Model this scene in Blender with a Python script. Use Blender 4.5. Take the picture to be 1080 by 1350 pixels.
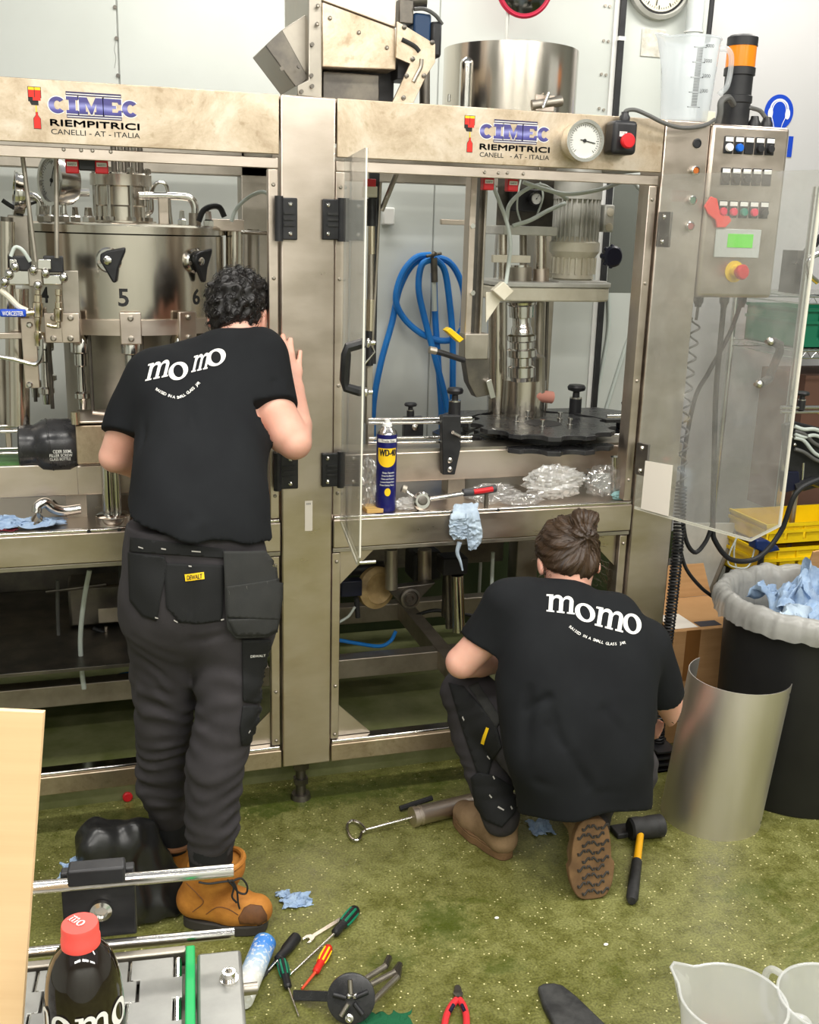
import bpy, bmesh, math, random
import numpy as np
from mathutils import Vector, Matrix, noise
from mathutils.bvhtree import BVHTree

for o in list(bpy.data.objects):
    bpy.data.objects.remove(o)
scene = bpy.context.scene
COL = scene.collection
PI = math.pi
random.seed(7)

# ---------------------------------------------------------------- camera
FPX = 1390.0
CAM = Vector((-0.538, -3.041, 1.845))
_p, _y, _r = math.radians(15.0), math.radians(17.21), math.radians(1.65)
FWD = Vector((math.sin(_y) * math.cos(_p), math.cos(_y) * math.cos(_p), -math.sin(_p)))
_rt = Vector((math.cos(_y), -math.sin(_y), 0))
_up = _rt.cross(FWD)
RT = math.cos(_r) * _rt + math.sin(_r) * _up
UP = -math.sin(_r) * _rt + math.cos(_r) * _up
cam_data = bpy.data.cameras.new('camera')
cam_data.sensor_fit = 'HORIZONTAL'
cam_data.sensor_width = 36.0
cam_data.lens = FPX / 1080.0 * 36.0
cam_data.clip_start = 0.05
cam = bpy.data.objects.new('camera', cam_data)
COL.objects.link(cam)
cam.matrix_world = Matrix(((RT.x, UP.x, -FWD.x, CAM.x), (RT.y, UP.y, -FWD.y, CAM.y),
                           (RT.z, UP.z, -FWD.z, CAM.z), (0, 0, 0, 1)))
scene.camera = cam

# ---------------------------------------------------------------- world, lamps, exposure
scene.view_settings.view_transform = 'Standard'
scene.view_settings.look = 'None'
scene.view_settings.gamma = 1.0
scene.view_settings.use_curve_mapping = False
scene.view_settings.exposure = -0.36
world = bpy.data.worlds.new('world')
scene.world = world
world.use_nodes = True
_bg = world.node_tree.nodes['Background']
_bg.inputs['Color'].default_value = (0.93, 0.96, 1.0, 1)
_bg.inputs['Strength'].default_value = 0.45
try:
    scene.cycles.use_denoising = True
    scene.cycles.max_bounces = 10
    scene.cycles.transparent_max_bounces = 16
    scene.cycles.sample_clamp_indirect = 6.0
except Exception:
    pass
LAMPS = [(-1.5, -1.15), (0.35, -1.15), (2.2, -1.15), (-1.5, -3.1), (0.35, -3.1), (2.2, -3.1), (-1.5, -4.6), (0.35, -4.6), (2.2, -4.6), (0.3, 0.75), (2.3, 0.75)]  # row nearest the front wall is added fill that brightens that wall
for _x, _yy in LAMPS:
    ld = bpy.data.lights.new('tube_and_fill_light', 'AREA')
    ld.shape = 'RECTANGLE'
    ld.size = 1.4
    ld.size_y = 0.22
    ld.energy = 50 if _yy < 0 else 34
    ld.color = (1.0, 0.965, 0.9)
    lo_ = bpy.data.objects.new('tube_and_fill_light', ld)
    lo_.location = (_x, _yy, 3.28)
    COL.objects.link(lo_)

# ---------------------------------------------------------------- pixel helpers (photo frame 1080 x 1350)
def ray(u, v):
    return RT * ((u - 540) / FPX) - UP * ((v - 675) / FPX) + FWD
def P(u, v, y=0.0):
    d = ray(u, v); return CAM + d * ((y - CAM.y) / d.y)
def F(u, v, z=0.0):
    d = ray(u, v); return CAM + d * ((z - CAM.z) / d.z)
def PX(u, v, x):
    d = ray(u, v); return CAM + d * ((x - CAM.x) / d.x)
def MPP(p):
    """metres per pixel at a point"""
    return (Vector(p) - CAM).dot(FWD) / FPX
def V(*a):
    return Vector(a)

# ---------------------------------------------------------------- materials
def newmat(name):
    m = bpy.data.materials.new(name); m.use_nodes = True
    nt = m.node_tree
    b = nt.nodes['Principled BSDF']
    return m, nt, b
def lk(nt, a, b): nt.links.new(a, b)
def nd(nt, t, **kw):
    n = nt.nodes.new(t)
    for k, v in kw.items():
        if k in n.inputs: n.inputs[k].default_value = v
        else: setattr(n, k, v)
    return n
def coords(nt, scale=(1, 1, 1), kind='Object'):
    tc = nd(nt, 'ShaderNodeTexCoord'); mp = nd(nt, 'ShaderNodeMapping')
    mp.inputs['Scale'].default_value = scale
    lk(nt, tc.outputs[kind], mp.inputs['Vector'])
    return mp.outputs['Vector']
def rgba(c): return (c[0], c[1], c[2], 1.0)
def S(r, g, b):
    f = lambda c: (c / 255 / 12.92) if c / 255 <= 0.04045 else ((c / 255 + 0.055) / 1.055) ** 2.4
    return (f(r), f(g), f(b))
def ramp(nt, fac, stops, interp='LINEAR'):
    r = nd(nt, 'ShaderNodeValToRGB'); cr = r.color_ramp; cr.interpolation = interp
    while len(cr.elements) < len(stops): cr.elements.new(0.5)
    for e, (p, c) in zip(cr.elements, stops):
        e.position = p; e.color = rgba(c) if len(c) == 3 else c
    lk(nt, fac, r.inputs['Fac']); return r.outputs['Color']
def mixc(nt, fac, a, b):
    m = nd(nt, 'ShaderNodeMix', data_type='RGBA')
    if hasattr(fac, 'links') or hasattr(fac, 'is_linked'): lk(nt, fac, m.inputs[0])
    else: m.inputs[0].default_value = fac
    for s, x in ((6, a), (7, b)):
        if isinstance(x, tuple): m.inputs[s].default_value = rgba(x)
        else: lk(nt, x, m.inputs[s])
    return m.outputs[2]
def mat(name, c, rough=0.5, metal=0.0, c2=None, nscale=8.0, stretch=(1, 1, 1), bump=0.0, bscale=60.0, bstretch=(1, 1, 1),
        trans=0.0, ior=1.45, coat=0.0, alpha=1.0, emit=None, estr=1.0, rvar=0.0, spec=0.5, sheen=0.0, sss=0.0, ndist=0.0, lohi=(0.35, 0.65)):
    m, nt, b = newmat(name)
    b.inputs['Base Color'].default_value = rgba(c)
    b.inputs['Roughness'].default_value = rough
    b.inputs['Metallic'].default_value = metal
    b.inputs['IOR'].default_value = ior
    b.inputs['Specular IOR Level'].default_value = spec
    b.inputs['Transmission Weight'].default_value = trans
    b.inputs['Coat Weight'].default_value = coat
    b.inputs['Alpha'].default_value = alpha
    b.inputs['Sheen Weight'].default_value = sheen
    if sss:
        b.inputs['Subsurface Weight'].default_value = sss
        b.inputs['Subsurface Radius'].default_value = (0.02, 0.008, 0.005)
        b.inputs['Subsurface Scale'].default_value = 0.3
    if emit:
        b.inputs['Emission Color'].default_value = rgba(emit); b.inputs['Emission Strength'].default_value = estr
    if c2 is not None or rvar:
        n = nd(nt, 'ShaderNodeTexNoise', Scale=nscale, Detail=6.0, Roughness=0.6, Distortion=ndist)
        lk(nt, coords(nt, stretch), n.inputs['Vector'])
        if c2 is not None:
            lk(nt, ramp(nt, n.outputs['Fac'], [(lohi[0], c), (lohi[1], c2)]), b.inputs['Base Color'])
        if rvar:
            mr = nd(nt, 'ShaderNodeMapRange'); mr.inputs['To Min'].default_value = max(0.02, rough - rvar)
            mr.inputs['To Max'].default_value = rough + rvar
            mr.inputs['From Min'].default_value = 0.3; mr.inputs['From Max'].default_value = 0.7
            lk(nt, n.outputs['Fac'], mr.inputs['Value']); lk(nt, mr.outputs['Result'], b.inputs['Roughness'])
    if bump:
        n2 = nd(nt, 'ShaderNodeTexNoise', Scale=bscale, Detail=4.0)
        lk(nt, coords(nt, bstretch), n2.inputs['Vector'])
        bp = nd(nt, 'ShaderNodeBump', Strength=bump, Distance=0.004)
        lk(nt, n2.outputs['Fac'], bp.inputs['Height']); lk(nt, bp.outputs['Normal'], b.inputs['Normal'])
    return m

M = {}
M['steel'] = mat('brushed_steel', (0.56, 0.475, 0.40), 0.36, 1.0, c2=(0.68, 0.595, 0.52), nscale=3.5, stretch=(1, 1, 2.2), rvar=0.1, bump=0.05, bscale=40, bstretch=(1, 1, 14))
def stained_steel():
    m, nt, b = newmat('stained_steel')
    v = coords(nt)
    n1 = nd(nt, 'ShaderNodeTexNoise', Scale=5.0, Detail=9.0, Roughness=0.72, Distortion=0.4); lk(nt, v, n1.inputs['Vector'])
    n2 = nd(nt, 'ShaderNodeTexNoise', Scale=42.0, Detail=4.0); lk(nt, v, n2.inputs['Vector'])
    c1 = ramp(nt, n1.outputs['Fac'], [(0.36, (0.42, 0.33, 0.23)), (0.5, (0.57, 0.47, 0.35)), (0.62, (0.68, 0.59, 0.48))])
    c2 = ramp(nt, n2.outputs['Fac'], [(0.3, (0.72, 0.68, 0.6)), (0.42, (1, 1, 1))])
    mx = nd(nt, 'ShaderNodeMix', data_type='RGBA', blend_type='MULTIPLY'); mx.inputs[0].default_value = 0.6
    lk(nt, c1, mx.inputs[6]); lk(nt, c2, mx.inputs[7]); lk(nt, mx.outputs[2], b.inputs['Base Color'])
    b.inputs['Metallic'].default_value = 1.0
    rr = ramp(nt, n1.outputs['Fac'], [(0.35, (0.52, 0.52, 0.52)), (0.65, (0.34, 0.34, 0.34))])
    lk(nt, rr, b.inputs['Roughness'])
    return m
M['stained'] = stained_steel()
M['bright'] = mat('polished_steel', (0.62, 0.60, 0.56), 0.16, 1.0, c2=(0.72, 0.70, 0.66), nscale=6, rvar=0.05)
M['tank'] = mat('tank_steel', (0.58, 0.53, 0.46), 0.2, 1.0, c2=(0.68, 0.62, 0.54), nscale=4, stretch=(1, 1, 0.3), rvar=0.06, bump=0.04, bscale=30, bstretch=(1, 1, 0.05))
M['dullsteel'] = mat('dull_steel', (0.36, 0.33, 0.28), 0.46, 1.0, c2=(0.46, 0.42, 0.36), nscale=9, rvar=0.1)
M['darksteel'] = mat('dark_steel', (0.12, 0.11, 0.10), 0.4, 0.9, c2=(0.2, 0.18, 0.15), nscale=12)
M['grey_alu'] = mat('grey_cast_aluminium', (0.52, 0.52, 0.48), 0.45, 0.15, c2=(0.62, 0.61, 0.57), nscale=14)
M['cream'] = mat('cream_painted_metal', S(222, 217, 200), 0.45, 0.05, c2=S(205, 198, 178), nscale=8)
M['black'] = mat('black_plastic', (0.012, 0.012, 0.014), 0.42, c2=(0.022, 0.022, 0.024), nscale=20)
M['blackgloss'] = mat('black_polymer', (0.018, 0.018, 0.02), 0.28, c2=(0.035, 0.035, 0.036), nscale=18, rvar=0.08)
M['navy'] = mat('dark_navy_plastic', (0.008, 0.01, 0.03), 0.35)
M['white'] = mat('white_paint', S(228, 228, 224), 0.5)
M['paper'] = mat('white_paper', S(236, 228, 216), 0.7)
M['print_black'] = mat('black_print', (0.015, 0.015, 0.015), 0.6)
M['print_white'] = mat('white_print', (0.8, 0.79, 0.75), 0.7)
M['red'] = mat('red_plastic', S(205, 30, 38), 0.4)
M['redprint'] = mat('red_print', S(208, 40, 28), 0.5)
M['yellow'] = mat('yellow_plastic', S(238, 200, 20), 0.45, c2=S(222, 182, 12), nscale=10)
M['yellowprint'] = mat('yellow_print', S(250, 205, 30), 0.5)
M['green'] = mat('green_plastic', S(20, 110, 80), 0.45)
M['blue'] = mat('blue_plastic', S(20, 70, 185), 0.4)
M['bluehose'] = mat('blue_hose_rubber', S(20, 108, 188), 0.38, c2=S(30, 124, 205), nscale=8)
M['greyhose'] = mat('pale_grey_cable', S(190, 198, 192), 0.45)
M['blackcable'] = mat('black_cable_rubber', (0.012, 0.012, 0.013), 0.45)
M['greycable'] = mat('grey_cable', S(92, 92, 90), 0.5)
M['rubber'] = mat('black_rubber', (0.014, 0.014, 0.014), 0.6, c2=(0.03, 0.03, 0.03), nscale=30)
M['brass'] = mat('nickel_brass', (0.66, 0.58, 0.44), 0.25, 1.0)

# ---------------------------------------------------------------- mesh builder
def frame_from(z, hint=None):
    z = Vector(z).normalized()
    h = Vector(hint) if hint is not None else (Vector((0, 0, 1)) if abs(z.z) < 0.95 else Vector((1, 0, 0)))
    x = h.cross(z)
    if x.length < 1e-6: x = Vector((0, 1, 0)).cross(z)
    x.normalize(); y = z.cross(x)
    return x, y, z
def catmull(pts, n=8, closed=False):
    pts = [Vector(p) for p in pts]
    if len(pts) < 3: return pts
    out = []
    N = len(pts)
    rng = range(N) if closed else range(N - 1)
    for i in rng:
        p0 = pts[(i - 1) % N] if (closed or i > 0) else pts[0] * 2 - pts[1]
        p1 = pts[i]; p2 = pts[(i + 1) % N]
        p3 = pts[(i + 2) % N] if (closed or i + 2 < N) else p2 * 2 - p1
        for k in range(n):
            t = k / n
            out.append(0.5 * ((2 * p1) + (p2 - p0) * t + (2 * p0 - 5 * p1 + 4 * p2 - p3) * t * t + (3 * p1 - p0 - 3 * p2 + p3) * t ** 3))
    if not closed: out.append(pts[-1])
    return out

class MB:
    def __init__(s): s.v = []; s.f = []; s.xf = None
    def add(s, vs, fs):
        b = len(s.v)
        s.v += [tuple(s.xf @ Vector(x)) if s.xf else tuple(x) for x in vs]
        s.f += [tuple(i + b for i in f) for f in fs]
        return s
    def box(s, lo, hi):
        x0, y0, z0 = lo; x1, y1, z1 = hi
        return s.add([(x0, y0, z0), (x1, y0, z0), (x1, y1, z0), (x0, y1, z0), (x0, y0, z1), (x1, y0, z1), (x1, y1, z1), (x0, y1, z1)],
                     [(0, 3, 2, 1), (4, 5, 6, 7), (0, 1, 5, 4), (1, 2, 6, 5), (2, 3, 7, 6), (3, 0, 4, 7)])
    def obox(s, c, ax, ay, az, hx, hy, hz):
        c = Vector(c); ax = Vector(ax).normalized() * hx; ay = Vector(ay).normalized() * hy; az = Vector(az).normalized() * hz
        q = [c + ax * i + ay * j + az * k for k in (-1, 1) for i, j in ((-1, -1), (1, -1), (1, 1), (-1, 1))]
        return s.add(q, [(0, 3, 2, 1), (4, 5, 6, 7), (0, 1, 5, 4), (1, 2, 6, 5), (2, 3, 7, 6), (3, 0, 4, 7)])
    def bar(s, a, b, w, h, hint=(0, 0, 1)):
        """box from a to b, width w across, height h along hint"""
        a = Vector(a); b = Vector(b); d = (b - a); L = d.length; d.normalize()
        up = Vector(hint); up = (up - d * up.dot(d)).normalized(); sd = d.cross(up)
        return s.obox((a + b) / 2, d, sd, up, L / 2, w / 2, h / 2)
    def ring(s, c, x, y, r, n):
        return [c + x * (r * math.cos(2 * PI * i / n)) + y * (r * math.sin(2 * PI * i / n)) for i in range(n)]
    def cyl(s, a, b, r, r2=None, n=24, cap=True):
        a = Vector(a); b = Vector(b); r2 = r if r2 is None else r2
        x, y, z = frame_from(b - a)
        vs = s.ring(a, x, y, r, n) + s.ring(b, x, y, r2, n)
        fs = [(i, (i + 1) % n, n + (i + 1) % n, n + i) for i in range(n)]
        if cap: fs += [tuple(range(n - 1, -1, -1)), tuple(range(n, 2 * n))]
        return s.add(vs, fs)
    def lathe(s, o, axis, prof, n=32, a0=0.0, a1=2 * PI, hint=None, cap=True):
        """prof: (radius, height along axis)"""
        o = Vector(o); x, y, z = frame_from(axis, hint)
        full = abs(a1 - a0 - 2 * PI) < 1e-6
        m = n if full else n + 1
        vs = []; fs = []
        for r, h in prof:
            for i in range(m):
                a = a0 + (a1 - a0) * i / n
                vs.append(o + z * h + x * (r * math.cos(a)) + y * (r * math.sin(a)))
        for j in range(len(prof) - 1):
            for i in range(n):
                i2 = (i + 1) % m
                fs.append((j * m + i, j * m + i2, (j + 1) * m + i2, (j + 1) * m + i))
        if full and cap:
            if prof[0][0] > 1e-5: fs.append(tuple(range(m - 1, -1, -1)))
            if prof[-1][0] > 1e-5: fs.append(tuple((len(prof) - 1) * m + i for i in range(m)))
        return s.add(vs, fs)
    def tube(s, pts, r, n=10, sm=6, closed=False, r_end=None):
        pts = catmull(pts, sm, closed) if sm else [Vector(p) for p in pts]
        if closed: pts = pts + [pts[0]]
        N = len(pts); vs = []; fs = []
        t = (pts[1] - pts[0]).normalized(); x, y, _ = frame_from(t)
        for i, p in enumerate(pts):
            if i == 0: t2 = (pts[1] - pts[0])
            elif i == N - 1: t2 = pts[-1] - pts[-2]
            else: t2 = pts[i + 1] - pts[i - 1]
            if t2.length < 1e-9: t2 = t
            t2 = t2.normalized()
            q = t.rotation_difference(t2); x = q @ x; y = q @ y; t = t2
            rr = r if r_end is None else r + (r_end - r) * i / (N - 1)
            vs += s.ring(p, x, y, rr, n)
        for j in range(N - 1):
            for i in range(n):
                fs.append((j * n + i, j * n + (i + 1) % n, (j + 1) * n + (i + 1) % n, (j + 1) * n + i))
        fs += [tuple(range(n - 1, -1, -1)), tuple((N - 1) * n + i for i in range(n))]
        return s.add(vs, fs)
    def prism(s, poly, o, ax, ay, t):
        """poly in (a, b) on axes ax, ay from o; extruded by vector t"""
        o = Vector(o); ax = Vector(ax); ay = Vector(ay); t = Vector(t)
        n = len(poly)
        a = [o + ax * p[0] + ay * p[1] for p in poly]
        vs = a + [q + t for q in a]
        return s.add(vs, [tuple(range(n - 1, -1, -1)), tuple(range(n, 2 * n))] + [(i, (i + 1) % n, n + (i + 1) % n, n + i) for i in range(n)])
    def ball(s, c, r, n=16, m=10, sc=(1, 1, 1)):
        c = Vector(c); vs = []; fs = []
        for j in range(m + 1):
            th = PI * j / m
            for i in range(n):
                a = 2 * PI * i / n
                vs.append(c + Vector((r * sc[0] * math.sin(th) * math.cos(a), r * sc[1] * math.sin(th) * math.sin(a), -r * sc[2] * math.cos(th))))
        for j in range(m):
            for i in range(n):
                fs.append((j * n + i, j * n + (i + 1) % n, (j + 1) * n + (i + 1) % n, (j + 1) * n + i))
        return s.add(vs, fs)
    def build(s, name, m, parent=None, bevel=0.0, smooth=35, seg=2, kind=None):
        me = bpy.data.meshes.new(name)
        me.from_pydata([tuple(x) for x in s.v], [], s.f)
        bm = bmesh.new(); bm.from_mesh(me)
        bmesh.ops.remove_doubles(bm, verts=bm.verts, dist=1e-6)
        bmesh.ops.recalc_face_normals(bm, faces=bm.faces)
        bm.to_mesh(me); bm.free()
        return link(name, me, m, parent, bevel, smooth, seg, kind)
def link(name, me, m, parent=None, bevel=0.0, smooth=35, seg=2, kind=None):
    if m is not None:
        me.materials.clear(); me.materials.append(M[m] if isinstance(m, str) else m)
    if smooth:
        me.shade_smooth()
        if smooth < 179: me.set_sharp_from_angle(angle=math.radians(smooth))
    o = bpy.data.objects.new(name, me); COL.objects.link(o)
    if parent is not None: setpar(o, parent)
    if bevel:
        bv = o.modifiers.new('bevel', 'BEVEL'); bv.width = bevel; bv.segments = seg; bv.limit_method = 'ANGLE'; bv.angle_limit = math.radians(40)
        bv.harden_normals = False
    if kind: o['kind'] = kind
    return o
def setpar(o, parent):
    # meshes keep world coordinates; only a top-level Empty carries an offset
    o.parent = parent
    if parent.parent is None: o.matrix_parent_inverse = Matrix.Translation(-Vector(parent.location))
def thing(name, label, cat, loc=(0, 0, 0), group=None):
    o = bpy.data.objects.new(name, None); COL.objects.link(o)
    o.empty_display_size = 0.05
    o.location = loc
    return tag(o, label, cat, group)
def tag(o, label, cat, group=None, kind=None):
    if label: o['label'] = label
    if cat: o['category'] = cat
    if group: o['group'] = group
    if kind: o['kind'] = kind
    return o
def struct(o): o['kind'] = 'structure'; return o
def textmesh(body, size=1.0, bold=0.0, spacing=1.0, align='LEFT'):
    cu = bpy.data.curves.new('lettering', 'FONT')
    cu.body = body; cu.size = size; cu.offset = bold; cu.space_character = spacing; cu.align_x = align
    cu.resolution_u = 3
    o = bpy.data.objects.new('lettering', cu); COL.objects.link(o)
    dg = bpy.context.evaluated_depsgraph_get()
    me = bpy.data.meshes.new_from_object(o.evaluated_get(dg))
    bpy.data.objects.remove(o); bpy.data.curves.remove(cu)
    return me
def text(name, body, o, ax, ay, height, m, parent, width=None, bold=0.0, align='LEFT', spacing=1.0):
    """flat lettering: baseline from o along ax, up along ay, letters `height` tall, optionally fitted to `width`"""
    me = textmesh(body, 1.0, bold, spacing)
    xs = [v.co.x for v in me.vertices]; x0, x1 = min(xs), max(xs)
    ys = [v.co.y for v in me.vertices]
    k = height / 0.7
    kx = (width / (x1 - x0)) if width else k
    o = Vector(o); ax = Vector(ax).normalized(); ay = Vector(ay).normalized()
    off = {'LEFT': 0, 'CENTER': -(x1 - x0) / 2, 'RIGHT': -(x1 - x0)}[align]
    for v in me.vertices:
        v.co = o + ax * ((v.co.x - x0 + off) * kx) + ay * (v.co.y * k)
    return link(name, me, m, parent, smooth=0)

# ---------------------------------------------------------------- implicit surfaces for bodies and cloth
class SDF:
    def __init__(s, lo, hi, h):
        s.h = h; s.lo = np.array(lo, float); n = np.ceil((np.array(hi, float) - s.lo) / h).astype(int) + 1
        s.n = n; s.F = np.full(n, 0.5, np.float32)
    def _sub(s, lo, hi):
        a = np.clip(np.floor((np.array(lo) - s.lo) / s.h).astype(int), 0, s.n - 1)
        b = np.clip(np.ceil((np.array(hi) - s.lo) / s.h).astype(int) + 1, 1, s.n)
        g = [(s.lo[i] + s.h * np.arange(a[i], b[i])).astype(np.float32) for i in range(3)]
        X, Y, Z = np.meshgrid(*g, indexing='ij', sparse=True)
        return (slice(a[0], b[0]), slice(a[1], b[1]), slice(a[2], b[2])), X, Y, Z
    def _join(s, sl, d, k, sub=False):
        f = s.F[sl]
        if sub:
            d = -d; hh = np.clip(0.5 + 0.5 * (d - f) / k, 0, 1)
            s.F[sl] = f * (1 - hh) + d * hh + k * hh * (1 - hh)
        else:
            hh = np.clip(0.5 + 0.5 * (f - d) / k, 0, 1)
            s.F[sl] = f * (1 - hh) + d * hh - k * hh * (1 - hh)
    def cone(s, a, b, ra, rb, k=0.02, flat=None, sub=False):
        a = np.array(a, float); b = np.array(b, float); m = max(ra, rb) + 2 * k + 3 * s.h
        sl, X, Y, Z = s._sub(np.minimum(a, b) - m, np.maximum(a, b) + m)
        ab = b - a; L2 = max((ab ** 2).sum(), 1e-9)
        px, py, pz = X - a[0], Y - a[1], Z - a[2]
        t = np.clip((px * ab[0] + py * ab[1] + pz * ab[2]) / L2, 0, 1)
        qx, qy, qz = px - t * ab[0], py - t * ab[1], pz - t * ab[2]
        if flat is not None:
            fd, sc = flat; fd = np.array(fd, float); fd /= np.linalg.norm(fd)
            w = (qx * fd[0] + qy * fd[1] + qz * fd[2]) * (1 / sc - 1)
            qx, qy, qz = qx + w * fd[0], qy + w * fd[1], qz + w * fd[2]
        d = np.sqrt(qx * qx + qy * qy + qz * qz) - (ra + (rb - ra) * t)
        s._join(sl, d.astype(np.float32), k, sub); return s
    def chain(s, pts, k=0.02, flat=None):
        for i, ((a, ra), (b, rb)) in enumerate(zip(pts[:-1], pts[1:])): s.cone(a, b, ra, rb, k if i == 0 else min(k, 0.005), flat)
        return s
    def ell(s, c, axes, k=0.02, rot=None, sub=False):
        """ellipsoid with half axes `axes` along the columns of rot"""
        c = np.array(c, float); m = max(axes) + 2 * k + 3 * s.h
        sl, X, Y, Z = s._sub(c - m, c + m)
        R = np.eye(3) if rot is None else np.array(rot, float)
        px, py, pz = X - c[0], Y - c[1], Z - c[2]
        l = [(px * R[0][i] + py * R[1][i] + pz * R[2][i]) / axes[i] for i in range(3)]
        r = np.sqrt(l[0] ** 2 + l[1] ** 2 + l[2] ** 2)
        g = np.sqrt((l[0] / axes[0]) ** 2 + (l[1] / axes[1]) ** 2 + (l[2] / axes[2]) ** 2) + 1e-6
        d = r * (r - 1.0) / g
        s._join(sl, d.astype(np.float32), k, sub); return s
    def loft(s, st, n=4, k=0.03):
        """st: stations (left point, right point, radius): a thick band"""
        for i in range(len(st) - 1):
            for j in range(n + (1 if i == len(st) - 2 else 0)):
                t = j / n
                l = np.array(st[i][0]) * (1 - t) + np.array(st[i + 1][0]) * t
                r = np.array(st[i][1]) * (1 - t) + np.array(st[i + 1][1]) * t
                s.cone(l, r, st[i][2] * (1 - t) + st[i + 1][2] * t, st[i][2] * (1 - t) + st[i + 1][2] * t, k)
        return s
    def cut(s, p, n):
        """remove everything on the +n side of the plane"""
        p = np.array(p, float); n = np.array(n, float); n /= np.linalg.norm(n)
        sl, X, Y, Z = s._sub(s.lo, s.lo + s.h * s.n)
        s.F = np.maximum(s.F, ((X - p[0]) * n[0] + (Y - p[1]) * n[1] + (Z - p[2]) * n[2]).astype(np.float32)); return s
    def offset(s, fn):
        """add a displacement field fn(X, Y, Z) (metres, + = inwards)"""
        sl, X, Y, Z = s._sub(s.lo, s.lo + s.h * s.n)
        m = np.abs(s.F) < 0.06
        I = np.nonzero(m)
        s.F[m] += fn(X[I[0], 0, 0], Y[0, I[1], 0], Z[0, 0, I[2]]).astype(np.float32); return s
    def mesh(s, name='body', smooth=2, keep=True):
        Fv = s.F.copy(); Fv[0] = Fv[-1] = 0.5; Fv[:, 0] = Fv[:, -1] = 0.5; Fv[:, :, 0] = Fv[:, :, -1] = 0.5
        neg = Fv < 0
        nx, ny, nz = Fv.shape
        cnt = np.zeros((nx - 1, ny - 1, nz - 1), np.int8)
        for i in (0, 1):
            for j in (0, 1):
                for k in (0, 1): cnt += neg[i:nx - 1 + i, j:ny - 1 + j, k:nz - 1 + k]
        act = (cnt > 0) & (cnt < 8)
        idx = np.argwhere(act); ids = np.full(act.shape, -1, np.int64); ids[act] = np.arange(len(idx))
        acc = np.zeros((len(idx), 3)); num = np.zeros(len(idx))
        cor = [(0, 0, 0), (1, 0, 0), (0, 1, 0), (1, 1, 0), (0, 0, 1), (1, 0, 1), (0, 1, 1), (1, 1, 1)]
        vals = np.stack([Fv[idx[:, 0] + c[0], idx[:, 1] + c[1], idx[:, 2] + c[2]] for c in cor], 1).astype(float)
        for a, b in ((0, 1), (2, 3), (4, 5), (6, 7), (0, 2), (1, 3), (4, 6), (5, 7), (0, 4), (1, 5), (2, 6), (3, 7)):
            fa, fb = vals[:, a], vals[:, b]; m = (fa < 0) != (fb < 0)
            t = np.where(m, fa / np.where(m, fa - fb, 1), 0)
            pa = np.array(cor[a]); pb = np.array(cor[b])
            acc[m] += (pa + t[:, None] * (pb - pa))[m]; num[m] += 1
        verts = s.lo + s.h * (idx + acc / num[:, None])
        faces = []
        def quads(axis):
            sl0 = [slice(None)] * 3; sl1 = [slice(None)] * 3
            sl0[axis] = slice(0, -1); sl1[axis] = slice(1, None)
            d = neg[tuple(sl0)] != neg[tuple(sl1)]
            e = np.argwhere(d)
            o1, o2 = [(1, 2), (2, 0), (0, 1)][axis]
            e = e[(e[:, o1] > 0) & (e[:, o2] > 0) & (e[:, o1] < s.n[o1] - 1) & (e[:, o2] < s.n[o2] - 1)]
            u = np.zeros(3, int); u[o1] = 1; w = np.zeros(3, int); w[o2] = 1
            g = lambda q: ids[q[:, 0], q[:, 1], q[:, 2]]
            Q = np.stack([g(e - u - w), g(e - w), g(e), g(e - u)], 1)
            inside = neg[e[:, 0], e[:, 1], e[:, 2]]
            Q[~inside] = Q[~inside][:, ::-1]
            return Q
        Q = np.concatenate([quads(0), quads(1), quads(2)])
        Q = Q[(Q >= 0).all(1)]
        # laplacian smoothing
        E = np.concatenate([Q[:, [0, 1]], Q[:, [1, 2]], Q[:, [2, 3]], Q[:, [3, 0]]])
        for _ in range(smooth):
            sm = np.zeros_like(verts); c = np.zeros(len(verts))
            for q in range(3):
                sm[:, q] = np.bincount(E[:, 0], verts[E[:, 1], q], len(verts)) + np.bincount(E[:, 1], verts[E[:, 0], q], len(verts))
            c = np.bincount(E[:, 0], minlength=len(verts)) + np.bincount(E[:, 1], minlength=len(verts))
            verts = verts * 0.4 + 0.6 * sm / np.maximum(c, 1)[:, None]
        me = bpy.data.meshes.new(name)
        me.from_pydata(verts.tolist(), [], Q.tolist())
        return me
def bvh(me): return BVHTree.FromPolygons([v.co for v in me.vertices], [tuple(p.vertices) for p in me.polygons])
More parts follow.
